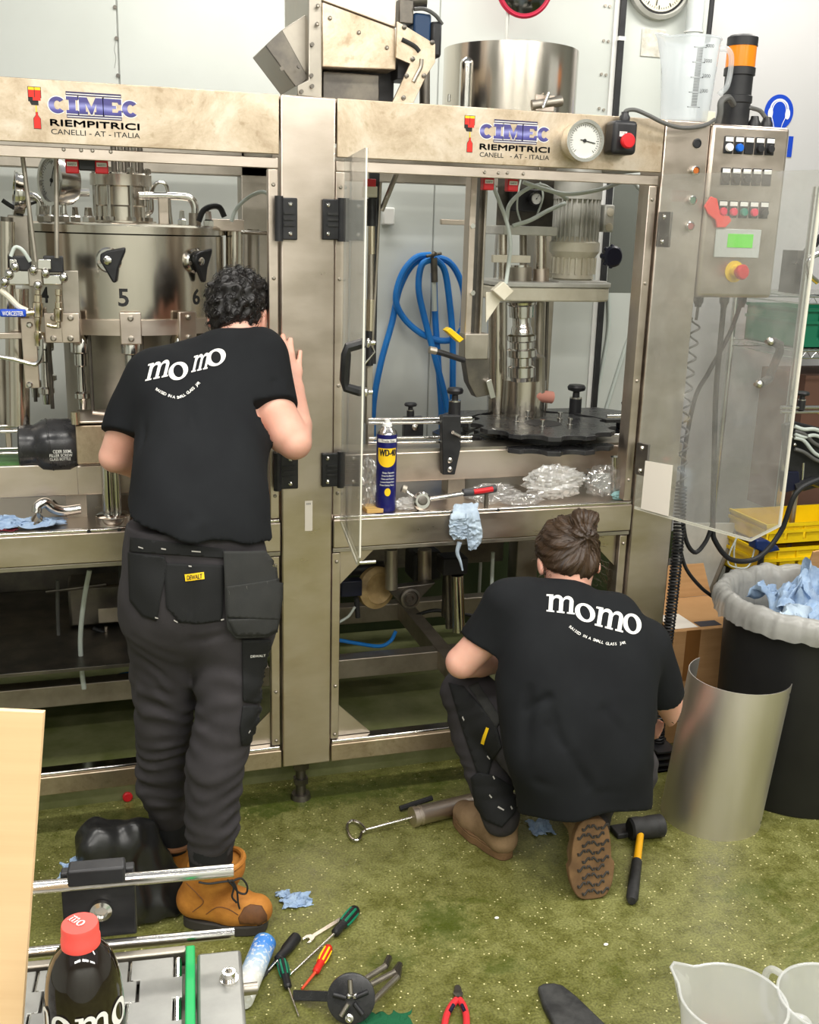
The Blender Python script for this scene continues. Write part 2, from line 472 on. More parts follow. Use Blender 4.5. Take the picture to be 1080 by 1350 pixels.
# ================================================================ ROOM
def nd_scale(nt, sock, k):
    m_ = nd(nt, 'ShaderNodeMath', operation='MULTIPLY'); m_.inputs[1].default_value = k; lk(nt, sock, m_.inputs[0]); return m_.outputs[0]
def floor_mat():
    m, nt, b = newmat('worn_green_floor')
    v = coords(nt)
    big = nd(nt, 'ShaderNodeTexNoise', Scale=1.6, Detail=5.0, Roughness=0.6); lk(nt, v, big.inputs['Vector'])
    mid = nd(nt, 'ShaderNodeTexNoise', Scale=14.0, Detail=9.0, Roughness=0.75, Distortion=0.2); lk(nt, v, mid.inputs['Vector'])
    fine = nd(nt, 'ShaderNodeTexNoise', Scale=160.0, Detail=3.0); lk(nt, v, fine.inputs['Vector'])
    vor = nd(nt, 'ShaderNodeTexVoronoi', Scale=70.0); lk(nt, v, vor.inputs['Vector'])
    base = ramp(nt, big.outputs['Fac'], [(0.35, S(104, 105, 54)), (0.5, S(121, 121, 70)), (0.66, S(134, 135, 84))])
    dirt = ramp(nt, mid.outputs['Fac'], [(0.30, S(110, 114, 62)), (0.42, S(170, 170, 120)), (0.56, (1, 1, 1))])
    mx = nd(nt, 'ShaderNodeMix', data_type='RGBA', blend_type='MULTIPLY'); mx.inputs[0].default_value = 0.55
    lk(nt, base, mx.inputs[6]); lk(nt, dirt, mx.inputs[7])
    grain = ramp(nt, fine.outputs['Fac'], [(0.34, (0.55, 0.55, 0.45)), (0.62, (1.2, 1.2, 1.12))])
    mg = nd(nt, 'ShaderNodeMix', data_type='RGBA', blend_type='MULTIPLY'); mg.inputs[0].default_value = 0.8
    lk(nt, mx.outputs[2], mg.inputs[6]); lk(nt, grain, mg.inputs[7])
    spk = ramp(nt, vor.outputs['Distance'], [(0.12, (1, 1, 1)), (0.2, (0, 0, 0))])
    cm = nd(nt, 'ShaderNodeTexWhiteNoise'); lk(nt, vor.outputs['Position'], cm.inputs['Vector'])
    pick = ramp(nt, cm.outputs['Value'], [(0.62, (0, 0, 0)), (0.72, (1, 1, 1))])
    ml = nd(nt, 'ShaderNodeMath', operation='MULTIPLY'); lk(nt, spk, ml.inputs[0]); lk(nt, pick, ml.inputs[1])
    c = mixc(nt, ml.outputs[0], mg.outputs[2], S(226, 218, 160))
    # dark mossy marks with a shape of their own
    mk = nd(nt, 'ShaderNodeTexNoise', Scale=3.1, Detail=10.0, Roughness=0.78, Distortion=0.8)
    lk(nt, coords(nt, (1.0, 1.3, 1)), mk.inputs['Vector'])
    mkf = ramp(nt, mk.outputs['Fac'], [(0.56, (0, 0, 0)), (0.65, (0.7, 0.7, 0.7))])
    c = mixc(nt, mkf, c, S(78, 86, 26))
    # damp mossy patches, and a darker green strip along the machine base
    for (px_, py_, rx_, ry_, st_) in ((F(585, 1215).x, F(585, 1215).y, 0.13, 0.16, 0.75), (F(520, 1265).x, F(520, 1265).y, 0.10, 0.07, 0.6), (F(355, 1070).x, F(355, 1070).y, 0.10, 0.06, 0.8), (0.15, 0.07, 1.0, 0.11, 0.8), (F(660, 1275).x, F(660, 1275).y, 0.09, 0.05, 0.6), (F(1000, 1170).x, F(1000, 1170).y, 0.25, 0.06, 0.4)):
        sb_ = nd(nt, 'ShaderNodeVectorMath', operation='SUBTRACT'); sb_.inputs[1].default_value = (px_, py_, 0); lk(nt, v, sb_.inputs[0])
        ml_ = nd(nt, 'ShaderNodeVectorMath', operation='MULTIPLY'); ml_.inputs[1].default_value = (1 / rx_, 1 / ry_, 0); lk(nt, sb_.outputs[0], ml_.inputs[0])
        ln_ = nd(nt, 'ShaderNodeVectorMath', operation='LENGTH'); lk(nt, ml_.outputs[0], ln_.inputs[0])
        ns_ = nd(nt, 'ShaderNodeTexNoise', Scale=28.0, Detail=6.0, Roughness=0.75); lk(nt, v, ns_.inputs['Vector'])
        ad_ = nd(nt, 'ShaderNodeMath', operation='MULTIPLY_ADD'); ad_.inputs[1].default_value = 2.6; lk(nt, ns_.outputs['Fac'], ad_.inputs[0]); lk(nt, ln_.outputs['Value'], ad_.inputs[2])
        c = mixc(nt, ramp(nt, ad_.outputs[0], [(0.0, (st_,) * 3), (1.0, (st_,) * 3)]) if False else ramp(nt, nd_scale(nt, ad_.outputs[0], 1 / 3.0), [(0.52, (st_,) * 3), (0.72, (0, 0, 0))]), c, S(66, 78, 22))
    lk(nt, c, b.inputs['Base Color'])
    rr = ramp(nt, mid.outputs['Fac'], [(0.35, (0.22, 0.22, 0.22)), (0.6, (0.5, 0.5, 0.5))]); lk(nt, rr, b.inputs['Roughness'])
    bp = nd(nt, 'ShaderNodeBump', Strength=0.35, Distance=0.002); lk(nt, fine.outputs['Fac'], bp.inputs['Height']); lk(nt, bp.outputs['Normal'], b.inputs['Normal'])
    return m
M['floor'] = floor_mat()
M['wall'] = mat('wall_panel_white', S(202, 206, 201), 0.4, c2=S(194, 198, 192), nscale=1.4, bump=0.02, bscale=12)
M['wallr'] = mat('wall_panel_grey', S(194, 193, 194), 0.45, c2=S(188, 187, 187), nscale=1.4)
M['seam'] = mat('seam_sealant', S(170, 172, 168), 0.6)
WY = 1.32
struct(MB().box((-4.5, -5.5, -0.1), (5.5, WY + 0.2, 0)).build('floor', 'floor'))
wall = struct(MB().box((-4.5, WY, 0), (5.5, WY + 0.15, 3.9)).build('wall_back', 'seam'))
struct(MB().box((-4.5, -5.65, 0), (5.5, -5.5, 3.9)).build('wall_front', 'wall'))
struct(MB().box((-4.65, -5.5, 0), (-4.5, WY + 0.15, 3.9)).build('wall_left', 'wall'))
struct(MB().box((5.5, -5.5, 0), (5.65, WY + 0.15, 3.9)).build('wall_right', 'wall'))
sx = [-4.5, -1.75, P(155, 50, WY).x, P(571, 300, WY).x, P(813, 75, WY).x, P(935, 40, WY).x, 2.95, 4.2, 5.5]
for i in range(len(sx) - 1):
    MB().box((sx[i] + 0.003, WY - 0.006, 0.1), (sx[i + 1] - 0.003, WY + 0.002, 3.9)).build('wall_panel', 'wallr' if i >= 5 else 'wall', wall, bevel=0.002)
for (u, v) in [(153, 10), (155, 51), (157, 100)]:
    p = P(u, v, WY); MB().cyl(p + V(-0.004, -0.006, 0), p + V(-0.004, -0.011, 0), 0.007, n=12).build('rivet', 'darksteel', wall)
for (u, v) in [(797, 8), (803, 9), (795, 54), (801, 55), (792, 98), (798, 99), (789, 143), (795, 145), (918, 11), (914, 53)]:
    p = P(u, v, WY); MB().cyl(p + V(0, -0.006, 0), p + V(0, -0.011, 0), 0.006, n=12).build('rivet', 'dullsteel', wall)
crk = [P(152.5, 55, WY), P(151, 66, WY), P(153, 76, WY), P(151, 90, WY)]
for q in crk: q.y -= 0.006
MB().tube(crk, 0.0016, n=6).build('crack', 'seam', wall)
struct(MB().box((-4.5, WY - 0.02, 0.0), (2.4, WY - 0.0065, 0.46)).build('added_board_back', mat('dark_green_board', S(46, 58, 34), 0.5, c2=S(62, 72, 44), nscale=6)))  # added dark green board so the low wall behind the machine stays dark
# raised plinth that the machine stands over, and the far side of the room
M['plinth'] = mat('mossy_concrete', S(128, 130, 92), 0.55, c2=S(92, 98, 52), nscale=5, bump=0.2, bscale=40)
struct(MB().box((-2.2, 0.2, -0.02), (1.36, WY - 0.021, 0.08)).build('trim_1', 'plinth', bevel=0.012))

# ================================================================ FILLING MACHINE FRAME
ZT, ZB, SILL, RT_, RB = 2.19, 2.035, 0.978, 0.22, 0.16
mach = thing('filling_machine', 'long stainless steel bottle filling machine frame with two open bays and logo headers', 'machine', (0.08, 0.05, 0))
def part(name, lo, hi, m='steel', bevel=0.003, parent=None): return MB().box(lo, hi).build(name, m, parent or mach, bevel=bevel)
# posts
part('post', (0.002, 0, RB), (0.157, 0.14, ZT), 'steel', 0.004)
part('post', (1.187, 0, RB), (1.342, 0.14, ZT), 'steel', 0.004)
part('post', (-1.60, 0, RB), (-1.45, 0.14, ZT), 'steel', 0.004)
for x0 in (-1.60, 0.03, 1.20): part('rear_post', (x0, 0.98, RB), (x0 + 0.1, 1.08, ZT - 0.02), 'dullsteel', 0.004)
# headers
part('header', (-1.447, 0.0, ZB), (-0.002, 0.012, ZT), 'stained', 0.002)
part('header', (0.161, 0.0, ZB), (1.183, 0.012, ZT), 'stained', 0.002)
part('header_top', (-1.447, 0.013, ZT - 0.012), (1.183, 0.14, ZT - 0.001), 'steel', 0.002)
part('header_back', (-1.447, 0.10, ZB + 0.045), (1.183, 0.14, ZT - 0.013), 'dullsteel', 0.002)
part('rear_header', (-1.447, 0.98, ZB - 0.02), (1.2, 1.06, ZT - 0.06), 'dullsteel', 0.003)
part('side_header', (0.04, 0.14, ZB + 0.02), (0.12, 0.98, ZT - 0.03), 'dullsteel', 0.003)
part('side_header', (1.22, 0.14, ZB + 0.02), (1.31, 0.98, ZT - 0.03), 'dullsteel', 0.003)
# window frames of both bays
def bay(x0, x1, lowz):
    part('window_bar', (x0 + 0.002, 0.012, ZB - 0.037), (x1 - 0.002, 0.022, ZB - 0.008), 'steel', 0.002)
    part('window_bar', (x0 + 0.002, 0.012, SILL + 0.012), (x0 + 0.029, 0.045, ZB - 0.039), 'steel', 0.002)
    part('window_bar', (x1 - 0.031, 0.012, SILL + 0.012), (x1 - 0.004, 0.045, ZB - 0.039), 'steel', 0.002)
    part('sill', (x0 + 0.002, 0.0, 0.888), (x1 - 0.002, 0.06, SILL), 'steel', 0.003)
    part('sill_ledge', (x0 + 0.004, 0.004, SILL), (x1 - 0.004, 0.022, SILL + 0.010), 'bright', 0.003)
    part('sill_lip', (x0 + 0.002, 0.006, 0.872), (x1 - 0.002, 0.05, 0.886), 'dullsteel', 0.002)
    part('worktop', (x0 + 0.003, 0.062, SILL - 0.028), (x1 - 0.003, 0.985, SILL - 0.004), 'steel', 0.002)
    part('bottom_rail', (x0 + 0.002, 0.0, RB), (x1 - 0.002, 0.06, RT_), 'stained', 0.003)
    part('bottom_ledge', (x0 + 0.004, 0.006, RT_), (x1 - 0.004, 0.05, RT_ + 0.012), 'bright', 0.004)
    part('window_bar', (x0 + 0.002, 0.014, RT_ + 0.014), (x0 + 0.029, 0.045, 0.868), 'steel', 0.002)
    part('window_bar', (x1 - 0.031, 0.014, RT_ + 0.014), (x1 - 0.004, 0.045, 0.868), 'steel', 0.002)
    for sx_, xx in ((1, x0 + 0.031), (-1, x1 - 0.033)):
        for zz, sz in ((RT_ + 0.014, 1), (0.866, -1)):
            MB().prism([(0, 0), (0.11 * sx_, 0), (0, 0.11 * sz)], (xx, 0.034, zz), (1, 0, 0), (0, 0, 1), (0, 0.006, 0)).build('gusset_plate', 'steel', mach)
    for xx in (x0 + 0.016, x1 - 0.017):
        for zz in (1.955, 1.70, 1.39, 1.06, 0.84, 0.42, 0.25):
            MB().lathe((xx, 0.012, zz), (0, -1, 0), [(0.0055, 0), (0.0055, 0.002), (0.003, 0.0045)], n=12).build('screw', 'dullsteel', mach)
bay(-1.45, 0.0, 0)
for (u, v) in ((84, 197), (107, 198), (122, 198.5), (146, 200), (639, 227), (657, 228), (669, 228), (690, 229)):
    p = P(u, v, 0.012); MB().lathe((p.x, 0.012, p.z), (0, -1, 0), [(0.005, 0), (0.005, 0.002), (0.003, 0.0045)], n=12).build('screw', 'dullsteel', mach)
for (u, v) in ((117, 696), (157, 693), (657, 668)):
    p = P(u, v, 0.004); MB().lathe((p.x, 0.0038, SILL + 0.004), (0, -1, 0), [(0.006, 0), (0.006, 0.002), (0.003, 0.0025), (0, 0.001)], n=12).build('ledge_bolt', 'rubber', mach)
bay(0.159, 1.185, 0)
# adjustable feet
for x, y in ((0.075, 0.075), (1.265, 0.075), (-1.52, 0.075)):
    MB().cyl((x, y, 0.0), (x, y, 0.018), 0.034, 0.03).cyl((x, y, 0.018), (x, y, 0.16), 0.017).lathe((x, y, 0.055), (0, 0, 1), [(0.026, 0), (0.026, 0.02)], n=6).lathe((x, y, 0.11), (0, 0, 1), [(0.028, 0), (0.028, 0.022)], n=6).build('foot', 'darksteel', mach)
# under-frame beams
M['brownsteel'] = mat('dirty_under_frame_steel', (0.36, 0.31, 0.25), 0.45, 0.9, c2=(0.5, 0.44, 0.37), nscale=10)
for (x0, x1) in ((-1.45, 0.0), (0.159, 1.185)):
    for y, zt in ((0.42, 0.33), (0.95, 0.33)):
        part('cross_beam', (x0 - 0.02 if x0 < 0 else x0 - 0.1, y, zt - 0.075), (x1 + (0.03 if x0 < 0 else 0.03), y + 0.06, zt), 'brownsteel', 0.003)
    part('cross_beam', (x0, 0.94, 0.58), (x1, 1.0, 0.66), 'brownsteel', 0.003)
for xx in (0.66,):
    part('long_beam', (xx, 0.062, 0.262), (xx + 0.055, 1.0, 0.336), 'brownsteel', 0.003)
part('added_dark_panel', (-1.44, 0.99, 0.36), (-0.0, 1.0, 0.9), 'darksteel', 0.0)  # added dark sheets, standing for the darkness behind both lower bays
part('added_dark_panel', (0.16, 1.09, 0.44), (1.18, 1.10, 0.9), 'darksteel', 0.0)
part('shelf_plate', (-1.44, 0.2, 0.47), (-0.02, 0.98, 0.482), 'darksteel', 0.001)
# logos -------------------------------------------------------------
def logo_mat():
    m, nt, b = newmat('violet_chrome_print')
    tc = nd(nt, 'ShaderNodeTexCoord'); sp = nd(nt, 'ShaderNodeSeparateXYZ'); lk(nt, tc.outputs['Generated'], sp.inputs['Vector'])
    wv = nd(nt, 'ShaderNodeTexNoise', Scale=14.0, Detail=1.0); lk(nt, tc.outputs['Object'], wv.inputs['Vector'])
    ad = nd(nt, 'ShaderNodeMath', operation='MULTIPLY_ADD'); ad.inputs[1].default_value = 0.5; lk(nt, wv.outputs['Fac'], ad.inputs[0]); lk(nt, sp.outputs['Z'], ad.inputs[2])
    lk(nt, ramp(nt, ad.outputs[0], [(0.2, S(50, 46, 104)), (0.5, S(78, 76, 150)), (0.72, S(140, 142, 200)), (0.95, S(70, 66, 128))]), b.inputs['Base Color'])
    b.inputs['Roughness'].default_value = 0.4
    return m
M['logo'] = logo_mat()
M['logodark'] = mat('dark_violet_print', S(58, 52, 88), 0.5)
def arcC(cx, cy, ro, ri, ky, a0=42, n=22):
    out = []
    for i in range(n + 1):
        a = math.radians(a0 + (360 - 2 * a0) * i / n); out.append((cx + ro * math.cos(a), cy + ro * ky * math.sin(a)))
    for i in range(n, -1, -1):
        a = math.radians(a0 + (360 - 2 * a0) * i / n); out.append((cx + ri * 0.72 * math.cos(a), cy + ri * ky * math.sin(a) * 1.05))
    return out
LI = [(0, 0), (1, 0), (1, .2), (.78, .2), (.78, .8), (1, .8), (1, 1), (0, 1), (0, .8), (.22, .8), (.22, .2), (0, .2)]
LM = [(0, 0), (.36, 0), (.36, .16), (.28, .16), (.28, .62), (.48, 0), (.56, 0), (.72, .62), (.72, .16), (.64, .16), (.64, 0), (1, 0), (1, 1), (.7, 1), (.52, .45), (.34, 1), (0, 1)]
LE = [(0, 0), (1, 0), (1, .34), (.84, .34), (.78, .2), (.48, .2), (.48, .42), (.7, .42), (.7, .6), (.48, .6), (.48, .8), (.78, .8), (.84, .68), (1, .68), (1, 1), (0, 1)]
def logo(x0, z0, W, header, miss=False, y=-0.0008):
    k = W / 635.0
    def pl(poly, ox, oz, w, h, name, m, dy=0.0, gx=0, lift=0):
        b = MB(); b.add([(x0 + (ox + p[0] * w) * k, y - dy, z0 + (oz + p[1] * h) * k) for p in poly], [tuple(range(len(poly)))])
        return b.build(name, m, header, smooth=0)
    letters = [(arcC(0.5, 0.5, 0.52, 0.26, 1.0), 0, 0, 118, 112), (LI, 122, 2, 84, 118), (LM, 212, 2, 168, 118), (LE, 386, 2, 128, 118), (arcC(0.5, 0.5, 0.52, 0.26, 1.0), 520, 0, 116, 112)]
    for poly, ox, oz, w, h in letters:
        cx = sum(p[0] for p in poly) / len(poly); cy = sum(p[1] for p in poly) / len(poly)
        pl([(0.5 + (p[0] - 0.5) * 1.12, 0.5 + (p[1] - 0.5) * 1.1) for p in poly], ox, oz, w, h, 'logo_outline', 'print_white', 0.0)
        pl(poly, ox, oz, w, h, 'logo_letter', 'logo', 0.0004)
    for oz, h in ((128, 27), (-28, 24)):
        pl([(0, 0), (1, 0), (1, 1), (0, 1)], 122, oz, 393, h, 'logo_bar', 'logodark', 0.0002)
        pl([(0, 0), (1, 0), (1, 1), (0, 1)], 125, oz + h * 0.32, 387, h * 0.22, 'logo_bar', 'print_white', 0.0004)
    for dx_, dz_ in ((0, 0), (5, 0), (2.5, 3), (2.5, -3)): text('lettering', 'RIEMPITRICI', (x0 + (2 + dx_) * k, y, z0 + (dz_ - 88) * k), (1, 0, 0), (0, 0, 1), 44 * k, 'print_black', header, width=634 * k, bold=0.0)
    if miss:
        text('lettering', 'CANELL', (x0 + 6 * k, y, z0 - 147 * k), (1, 0, 0), (0, 0, 1), 37 * k, 'print_black', header, width=215 * k, bold=0.006)
        text('lettering', '- AT - ITALIA', (x0 + 280 * k, y, z0 - 147 * k), (1, 0, 0), (0, 0, 1), 37 * k, 'print_black', header, width=360 * k, bold=0.006)
    else:
        text('lettering', 'CANELLI - AT - ITALIA', (x0 + 6 * k, y, z0 - 147 * k), (1, 0, 0), (0, 0, 1), 37 * k, 'print_black', header, width=636 * k, bold=0.006)
    # filling valve and bottle emblem
    def R(ax, az, bx, bz, m, d=0.0): pl([(0, 0), (1, 0), (1, 1), (0, 1)], ax, az, bx - ax, bz - az, 'logo_emblem', m, d)
    R(-140, 96, -48, 172, 'print_black'); R(-136, 150, -52, 168, 'yellowprint', 0.0004); R(-136, 100, -52, 150, 'redprint', 0.0004)
    R(-140, 70, -70, 98, 'print_black'); R(-108, 78, -54, 100, 'redprint', 0.0004); R(-96, 100, -92, 168, 'print_black', 0.0008)
    pl([(0, 1), (0.2, 0), (1, 0), (1, 1)], -132, 46, 62, 26, 'logo_emblem', 'print_black')
    R(-92, -8, -84, 44, 'yellowprint')
    bot = [(0.0, 0), (1, 0), (1, .62), (.66, .82), (.66, 1), (.34, 1), (.34, .82), (0, .62)]
    pl(bot, -112, -118, 52, 118, 'logo_emblem', 'print_black'); pl(bot, -109, -114, 46, 110, 'logo_emblem', 'redprint', 0.0004)
hdr = [c for c in mach.children if c.name.startswith('header')]
a = P(64.8, 148.5); b_ = P(182.4, 148.5); logo(a.x, a.z, b_.x - a.x, hdr[0])
a = P(632.5, 182); b_ = P(725, 182); logo(a.x, a.z, b_.x - a.x, hdr[1], True)
# sticker labels on the posts
a = P(402, 700); b_ = P(412, 660)
MB().box((a.x, -0.0012, a.z), (b_.x, -0.0002, b_.z)).build('sticker', 'paper', mach)
text('lettering', 'IIII', (a.x + 0.004, -0.0016, b_.z - 0.012), (1, 0, 0), (0, 0, 1), 0.006, 'print_black', mach, width=0.013)
# hinges
def hinge(u0, u1, v0, v1, flip):
    a = P(u0, v1, -0.012); b = P(u1, v0, -0.012)
    o = MB().box((a.x, -0.016, a.z), (b.x, -0.001, b.z)).build('hinge', 'black', mach, bevel=0.003)
    xb = a.x if flip else b.x
    MB().cyl((xb, -0.012, a.z - 0.004), (xb, -0.012, b.z + 0.004), 0.012, n=16).build('hinge_barrel', 'black', o)
    w = b.x - a.x; h = b.z - a.z
    for fz in (0.15, 0.85):
        MB().lathe((a.x + w * (0.62 if flip else 0.3), -0.016, a.z + h * fz), (0, -1, 0), [(0.006, 0), (0.006, 0.002), (0.003, 0.0045)], n=12).build('screw', 'bright', o)
    for fz in (0.36, 0.5, 0.64):
        MB().box((a.x + w * 0.25, -0.0195, a.z + h * fz - 0.003), (b.x - w * 0.2, -0.0155, a.z + h * fz + 0.003)).build('hinge_rib', 'rubber', o)
hinge(368, 392, 261, 316, True); hinge(366, 393, 598, 645, True)
hinge(425, 451, 263, 316, False); hinge(424, 450, 597, 642, False)
# doors ----------------------------------------------------------------
def poly_mat(name, haze, seed, tint=(0.93, 0.94, 0.93)):
    m, nt, b = newmat(name)
    out = nt.nodes['Material Output']
    tr = nd(nt, 'ShaderNodeBsdfTransparent'); tr.inputs['Color'].default_value = rgba(tint)
    gl = nd(nt, 'ShaderNodeBsdfGlossy'); gl.inputs['Roughness'].default_value = 0.06
    df = nd(nt, 'ShaderNodeBsdfDiffuse'); df.inputs['Color'].default_value = (0.72, 0.7, 0.66, 1)
    fw = nd(nt, 'ShaderNodeLayerWeight'); fp5 = nd(nt, 'ShaderNodeMath', operation='POWER'); fp5.inputs[1].default_value = 5.0; lk(nt, fw.outputs['Facing'], fp5.inputs[0])
    fr = nd(nt, 'ShaderNodeMath', operation='MULTIPLY_ADD'); fr.inputs[1].default_value = 0.6; fr.inputs[2].default_value = 0.04; lk(nt, fp5.outputs[0], fr.inputs[0])
    n = nd(nt, 'ShaderNodeTexNoise', Scale=5.0, Detail=8.0, Roughness=0.75); lk(nt, coords(nt, (1, 1, 0.6)), n.inputs['Vector'])
    n2 = nd(nt, 'ShaderNodeTexVoronoi', Scale=95.0); lk(nt, coords(nt), n2.inputs['Vector'])
    spk = ramp(nt, n2.outputs['Distance'], [(0.06, (1, 1, 1)), (0.14, (0, 0, 0))])
    hz = ramp(nt, n.outputs['Fac'], [(0.35, (haze * 0.6,) * 3), (0.68, (haze * 1.7,) * 3)])
    ad = nd(nt, 'ShaderNodeMath', operation='MULTIPLY_ADD'); ad.inputs[1].default_value = haze * 0.9; lk(nt, spk, ad.inputs[0]); lk(nt, hz, ad.inputs[2])
    m1 = nd(nt, 'ShaderNodeMixShader'); lk(nt, ad.outputs[0], m1.inputs[0]); lk(nt, tr.outputs[0], m1.inputs[1]); lk(nt, df.outputs[0], m1.inputs[2])
    ag = nd(nt, 'ShaderNodeMath', operation='ADD'); ag.inputs[1].default_value = 0.05; lk(nt, fr.outputs[0], ag.inputs[0])
    m2 = nd(nt, 'ShaderNodeMixShader'); lk(nt, ag.outputs[0], m2.inputs[0]); lk(nt, m1.outputs[0], m2.inputs[1]); lk(nt, gl.outputs[0], m2.inputs[2])
    lk(nt, m2.outputs[0], out.inputs['Surface'])
    return m
M['poly'] = poly_mat('scratched_polycarbonate', 0.125, 1)
M['poly_clear'] = poly_mat('clear_polycarbonate', 0.14, 2)
M['edge'] = mat('bright_plastic_edge', S(232, 228, 214), 0.3)
def door(H, D, w, z0, z1, m, chamfer, label):
    """H hinge foot, D unit direction to the free edge"""
    H = Vector((H[0], H[1], 0)); D = Vector((D[0], D[1], 0)).normalized(); N = Vector((D.y, -D.x, 0)); t = 0.008
    poly = [(0, z0), (w - chamfer, z0), (w, z0 + chamfer * 0.75), (w, z1), (0, z1)]
    d = MB().prism(poly, H, D, V(0, 0, 1), N * t).build('door', m, mach, smooth=0)
    d['label'] = label
    e = MB()
    for p, q in zip(poly[:-1], poly[1:]):
        if p[0] == 0 and q[0] == 0: continue
        a = H + D * p[0] + V(0, 0, p[1]) + N * t * 0.5; b = H + D * q[0] + V(0, 0, q[1]) + N * t * 0.5
        if p[1] == q[1] == z1: continue
        e.bar(a, b, t * 1.05, 0.0035, hint=N)
    e.build('door_edge', 'edge', d)
    return d, H, D, N
def on_door(u, v, H, N):
    r = ray(u, v); return CAM + r * ((H - CAM).dot(N) / r.dot(N))
dR, HR, DR, NR = door((1.186, -0.016), (0.194, -0.503), 0.539, 0.972, 2.03, 'poly', 0.09, 'scratched clear guard door with cut corner')
dL, HL, DL, NL = door((0.186, -0.016), (-0.057, -0.455), 0.458, 0.972, 2.03, 'poly_clear', 0.05, 'clear guard door seen almost edge on')
def handle(H, D, N, par, u0, v0, u1, v1, side, screw=True):
    a = on_door(u0, v0, H, N); b = on_door(u1, v1, H, N)
    out = N * side * 0.045
    MB().tube([a, a + out * 0.9 + V(0, 0, -0.012), a + out + V(0, 0, -0.03), b + out + V(0, 0, 0.03), b + out * 0.9 + V(0, 0, 0.012), b], 0.013, n=8, sm=0).build('handle', 'black', par)
    for p in (a, b):
        MB().lathe(p - N * side * 0.008, -N * side, [(0.012, 0), (0.012, 0.004), (0.006, 0.01), (0.006, 0.02)], n=14).build('handle_screw', 'bright', par)
handle(HR, DR, NR, dR, 1018, 450, 1003, 506, -1)
handle(HL, DL, NL, dL, 480, 452, 477, 517, 1)
for (u0, v0, u1, v1) in ((867, 280, 884, 325), (838, 584, 854, 627)):
    a = P(u0 + 9, (v0 + v1) / 2, -0.03); w = (u1 - u0) * MPP(a) / 2; h = (v1 - v0) * MPP(a) / 2
    hp = MB().obox(a, DR, NR, V(0, 0, 1), w * 1.25, 0.005, h).build('hinge_plate', 'darksteel', mach, bevel=0.002)
    for s_ in (-1, 1):
        q = a + V(0, 0, s_ * h * 0.7)
        MB().lathe(q, -DR.cross(V(0, 0, 1)), [(0.008, 0), (0.008, 0.008), (0.004, 0.012)], n=12).lathe(q, DR.cross(V(0, 0, 1)), [(0.008, 0), (0.008, 0.008), (0.004, 0.012)], n=12).build('screw', 'bright', hp)
# white sheet stuck on the lower corner of the right door
c4 = [on_door(u, v, HR, NR) + NR * 0.0095 for (u, v) in ((854, 607), (890, 613), (884, 680), (848, 670))]
MB().add(c4 + [q + NR * 0.002 for q in c4], [(0, 1, 2, 3), (7, 6, 5, 4), (0, 4, 5, 1), (1, 5, 6, 2), (2, 6, 7, 3), (3, 7, 4, 0)]).build('sticker', 'paper', mach)
# door stop pin
a = P(474, 742, -0.4)
MB().cyl(a, a + V(0.045, 0.0, 0.0), 0.005, n=12).build('door_pin', 'bright', mach)

# safety switches (red) above each bay
def switch(u, v, w, h, y=0.06):
    a = P(u, v, y); k = MPP(a)
    o = MB().box((a.x - w * k / 2, y, a.z - h * k / 2), (a.x + w * k / 2, y + 0.03, a.z + h * k / 2)).build('safety_switch', 'red', mach, bevel=0.003)
    MB().box((a.x - w * k * 0.38, y - 0.001, a.z - h * k * 0.05), (a.x + w * k * 0.38, y + 0.001, a.z + h * k * 0.22)).build('switch_label', 'print_white', o)
    text('lettering', 'SAFETY', (a.x - w * k * 0.3, y - 0.0016, a.z), (1, 0, 0), (0, 0, 1), h * k * 0.12, 'print_black', o, width=w * k * 0.6)
for (u, v, w, h) in ((95, 218, 17, 20), (134, 219, 17, 19), (645, 241, 15, 18), (677, 243, 15, 18)): switch(u, v, w, h)
part('switch_body', tuple(P(104, 224, 0.06)), tuple(P(125, 205, 0.10)), 'black', 0.003)
# gauge, e-stop box and cable on the right header
def gauge(name, c, axis, R, parent, m='steel', depth=0.045, needle=2.2, hint=(0, 0, 1)):
    c = Vector(c); axis = Vector(axis).normalized()
    o = MB().lathe(c, axis, [(R * 0.95, 0), (R, depth * 0.2), (R, depth * 0.75), (R * 1.06, depth * 0.78), (R * 1.06, depth), (R * 0.9, depth), (R * 0.88, depth * 0.86), (0, depth * 0.86)], n=40).build(name, m, parent)
    x, y, z = frame_from(axis, hint)
    f = c + z * depth * 0.87
    d = MB().lathe(f, axis, [(R * 0.87, 0), (0, 0.0006)], n=40).build('dial', 'white_dial', o)
    tk = MB()
    for i in range(31):
        an = math.radians(-135 + 270 * i / 30); L = 0.16 if i % 5 == 0 else 0.09
        dr = x * math.sin(an) + y * math.cos(an); sd = dr.cross(z)
        tk.obox(f + z * 0.001 + dr * R * (0.82 - L / 2), dr, sd, z, R * L / 2, R * 0.012, 0.0003)
    tk.build('scale', 'print_black', d)
    dr = x * math.sin(needle) + y * math.cos(needle)
    nb = MB(); nb.bar(f + z * 0.0022 - dr * R * 0.25, f + z * 0.0022 + dr * R * 0.62, R * 0.045, 0.0006, hint=z)
    nb.cyl(f + z * 0.001, f + z * 0.004, R * 0.09, n=16); nb.build('needle', 'print_black', d)
    return o
M['white_dial'] = mat('gauge_dial', S(205, 205, 200), 0.3)
g0 = P(762, 187, -0.005)
gauge('pressure_gauge', (g0.x, 0.0, g0.z), (-0.02, -1, 0), 0.056, mach, 'bright', 0.06, needle=1.75, hint=(0, 0, 1))
ea = P(805, 203, -0.05); eb = P(840, 160, -0.05)
es = MB().box((ea.x, -0.062, ea.z), (eb.x, -0.001, eb.z)).build('emergency_stop', 'black', mach, bevel=0.012, seg=3)
rc = P(826, 186, -0.075)
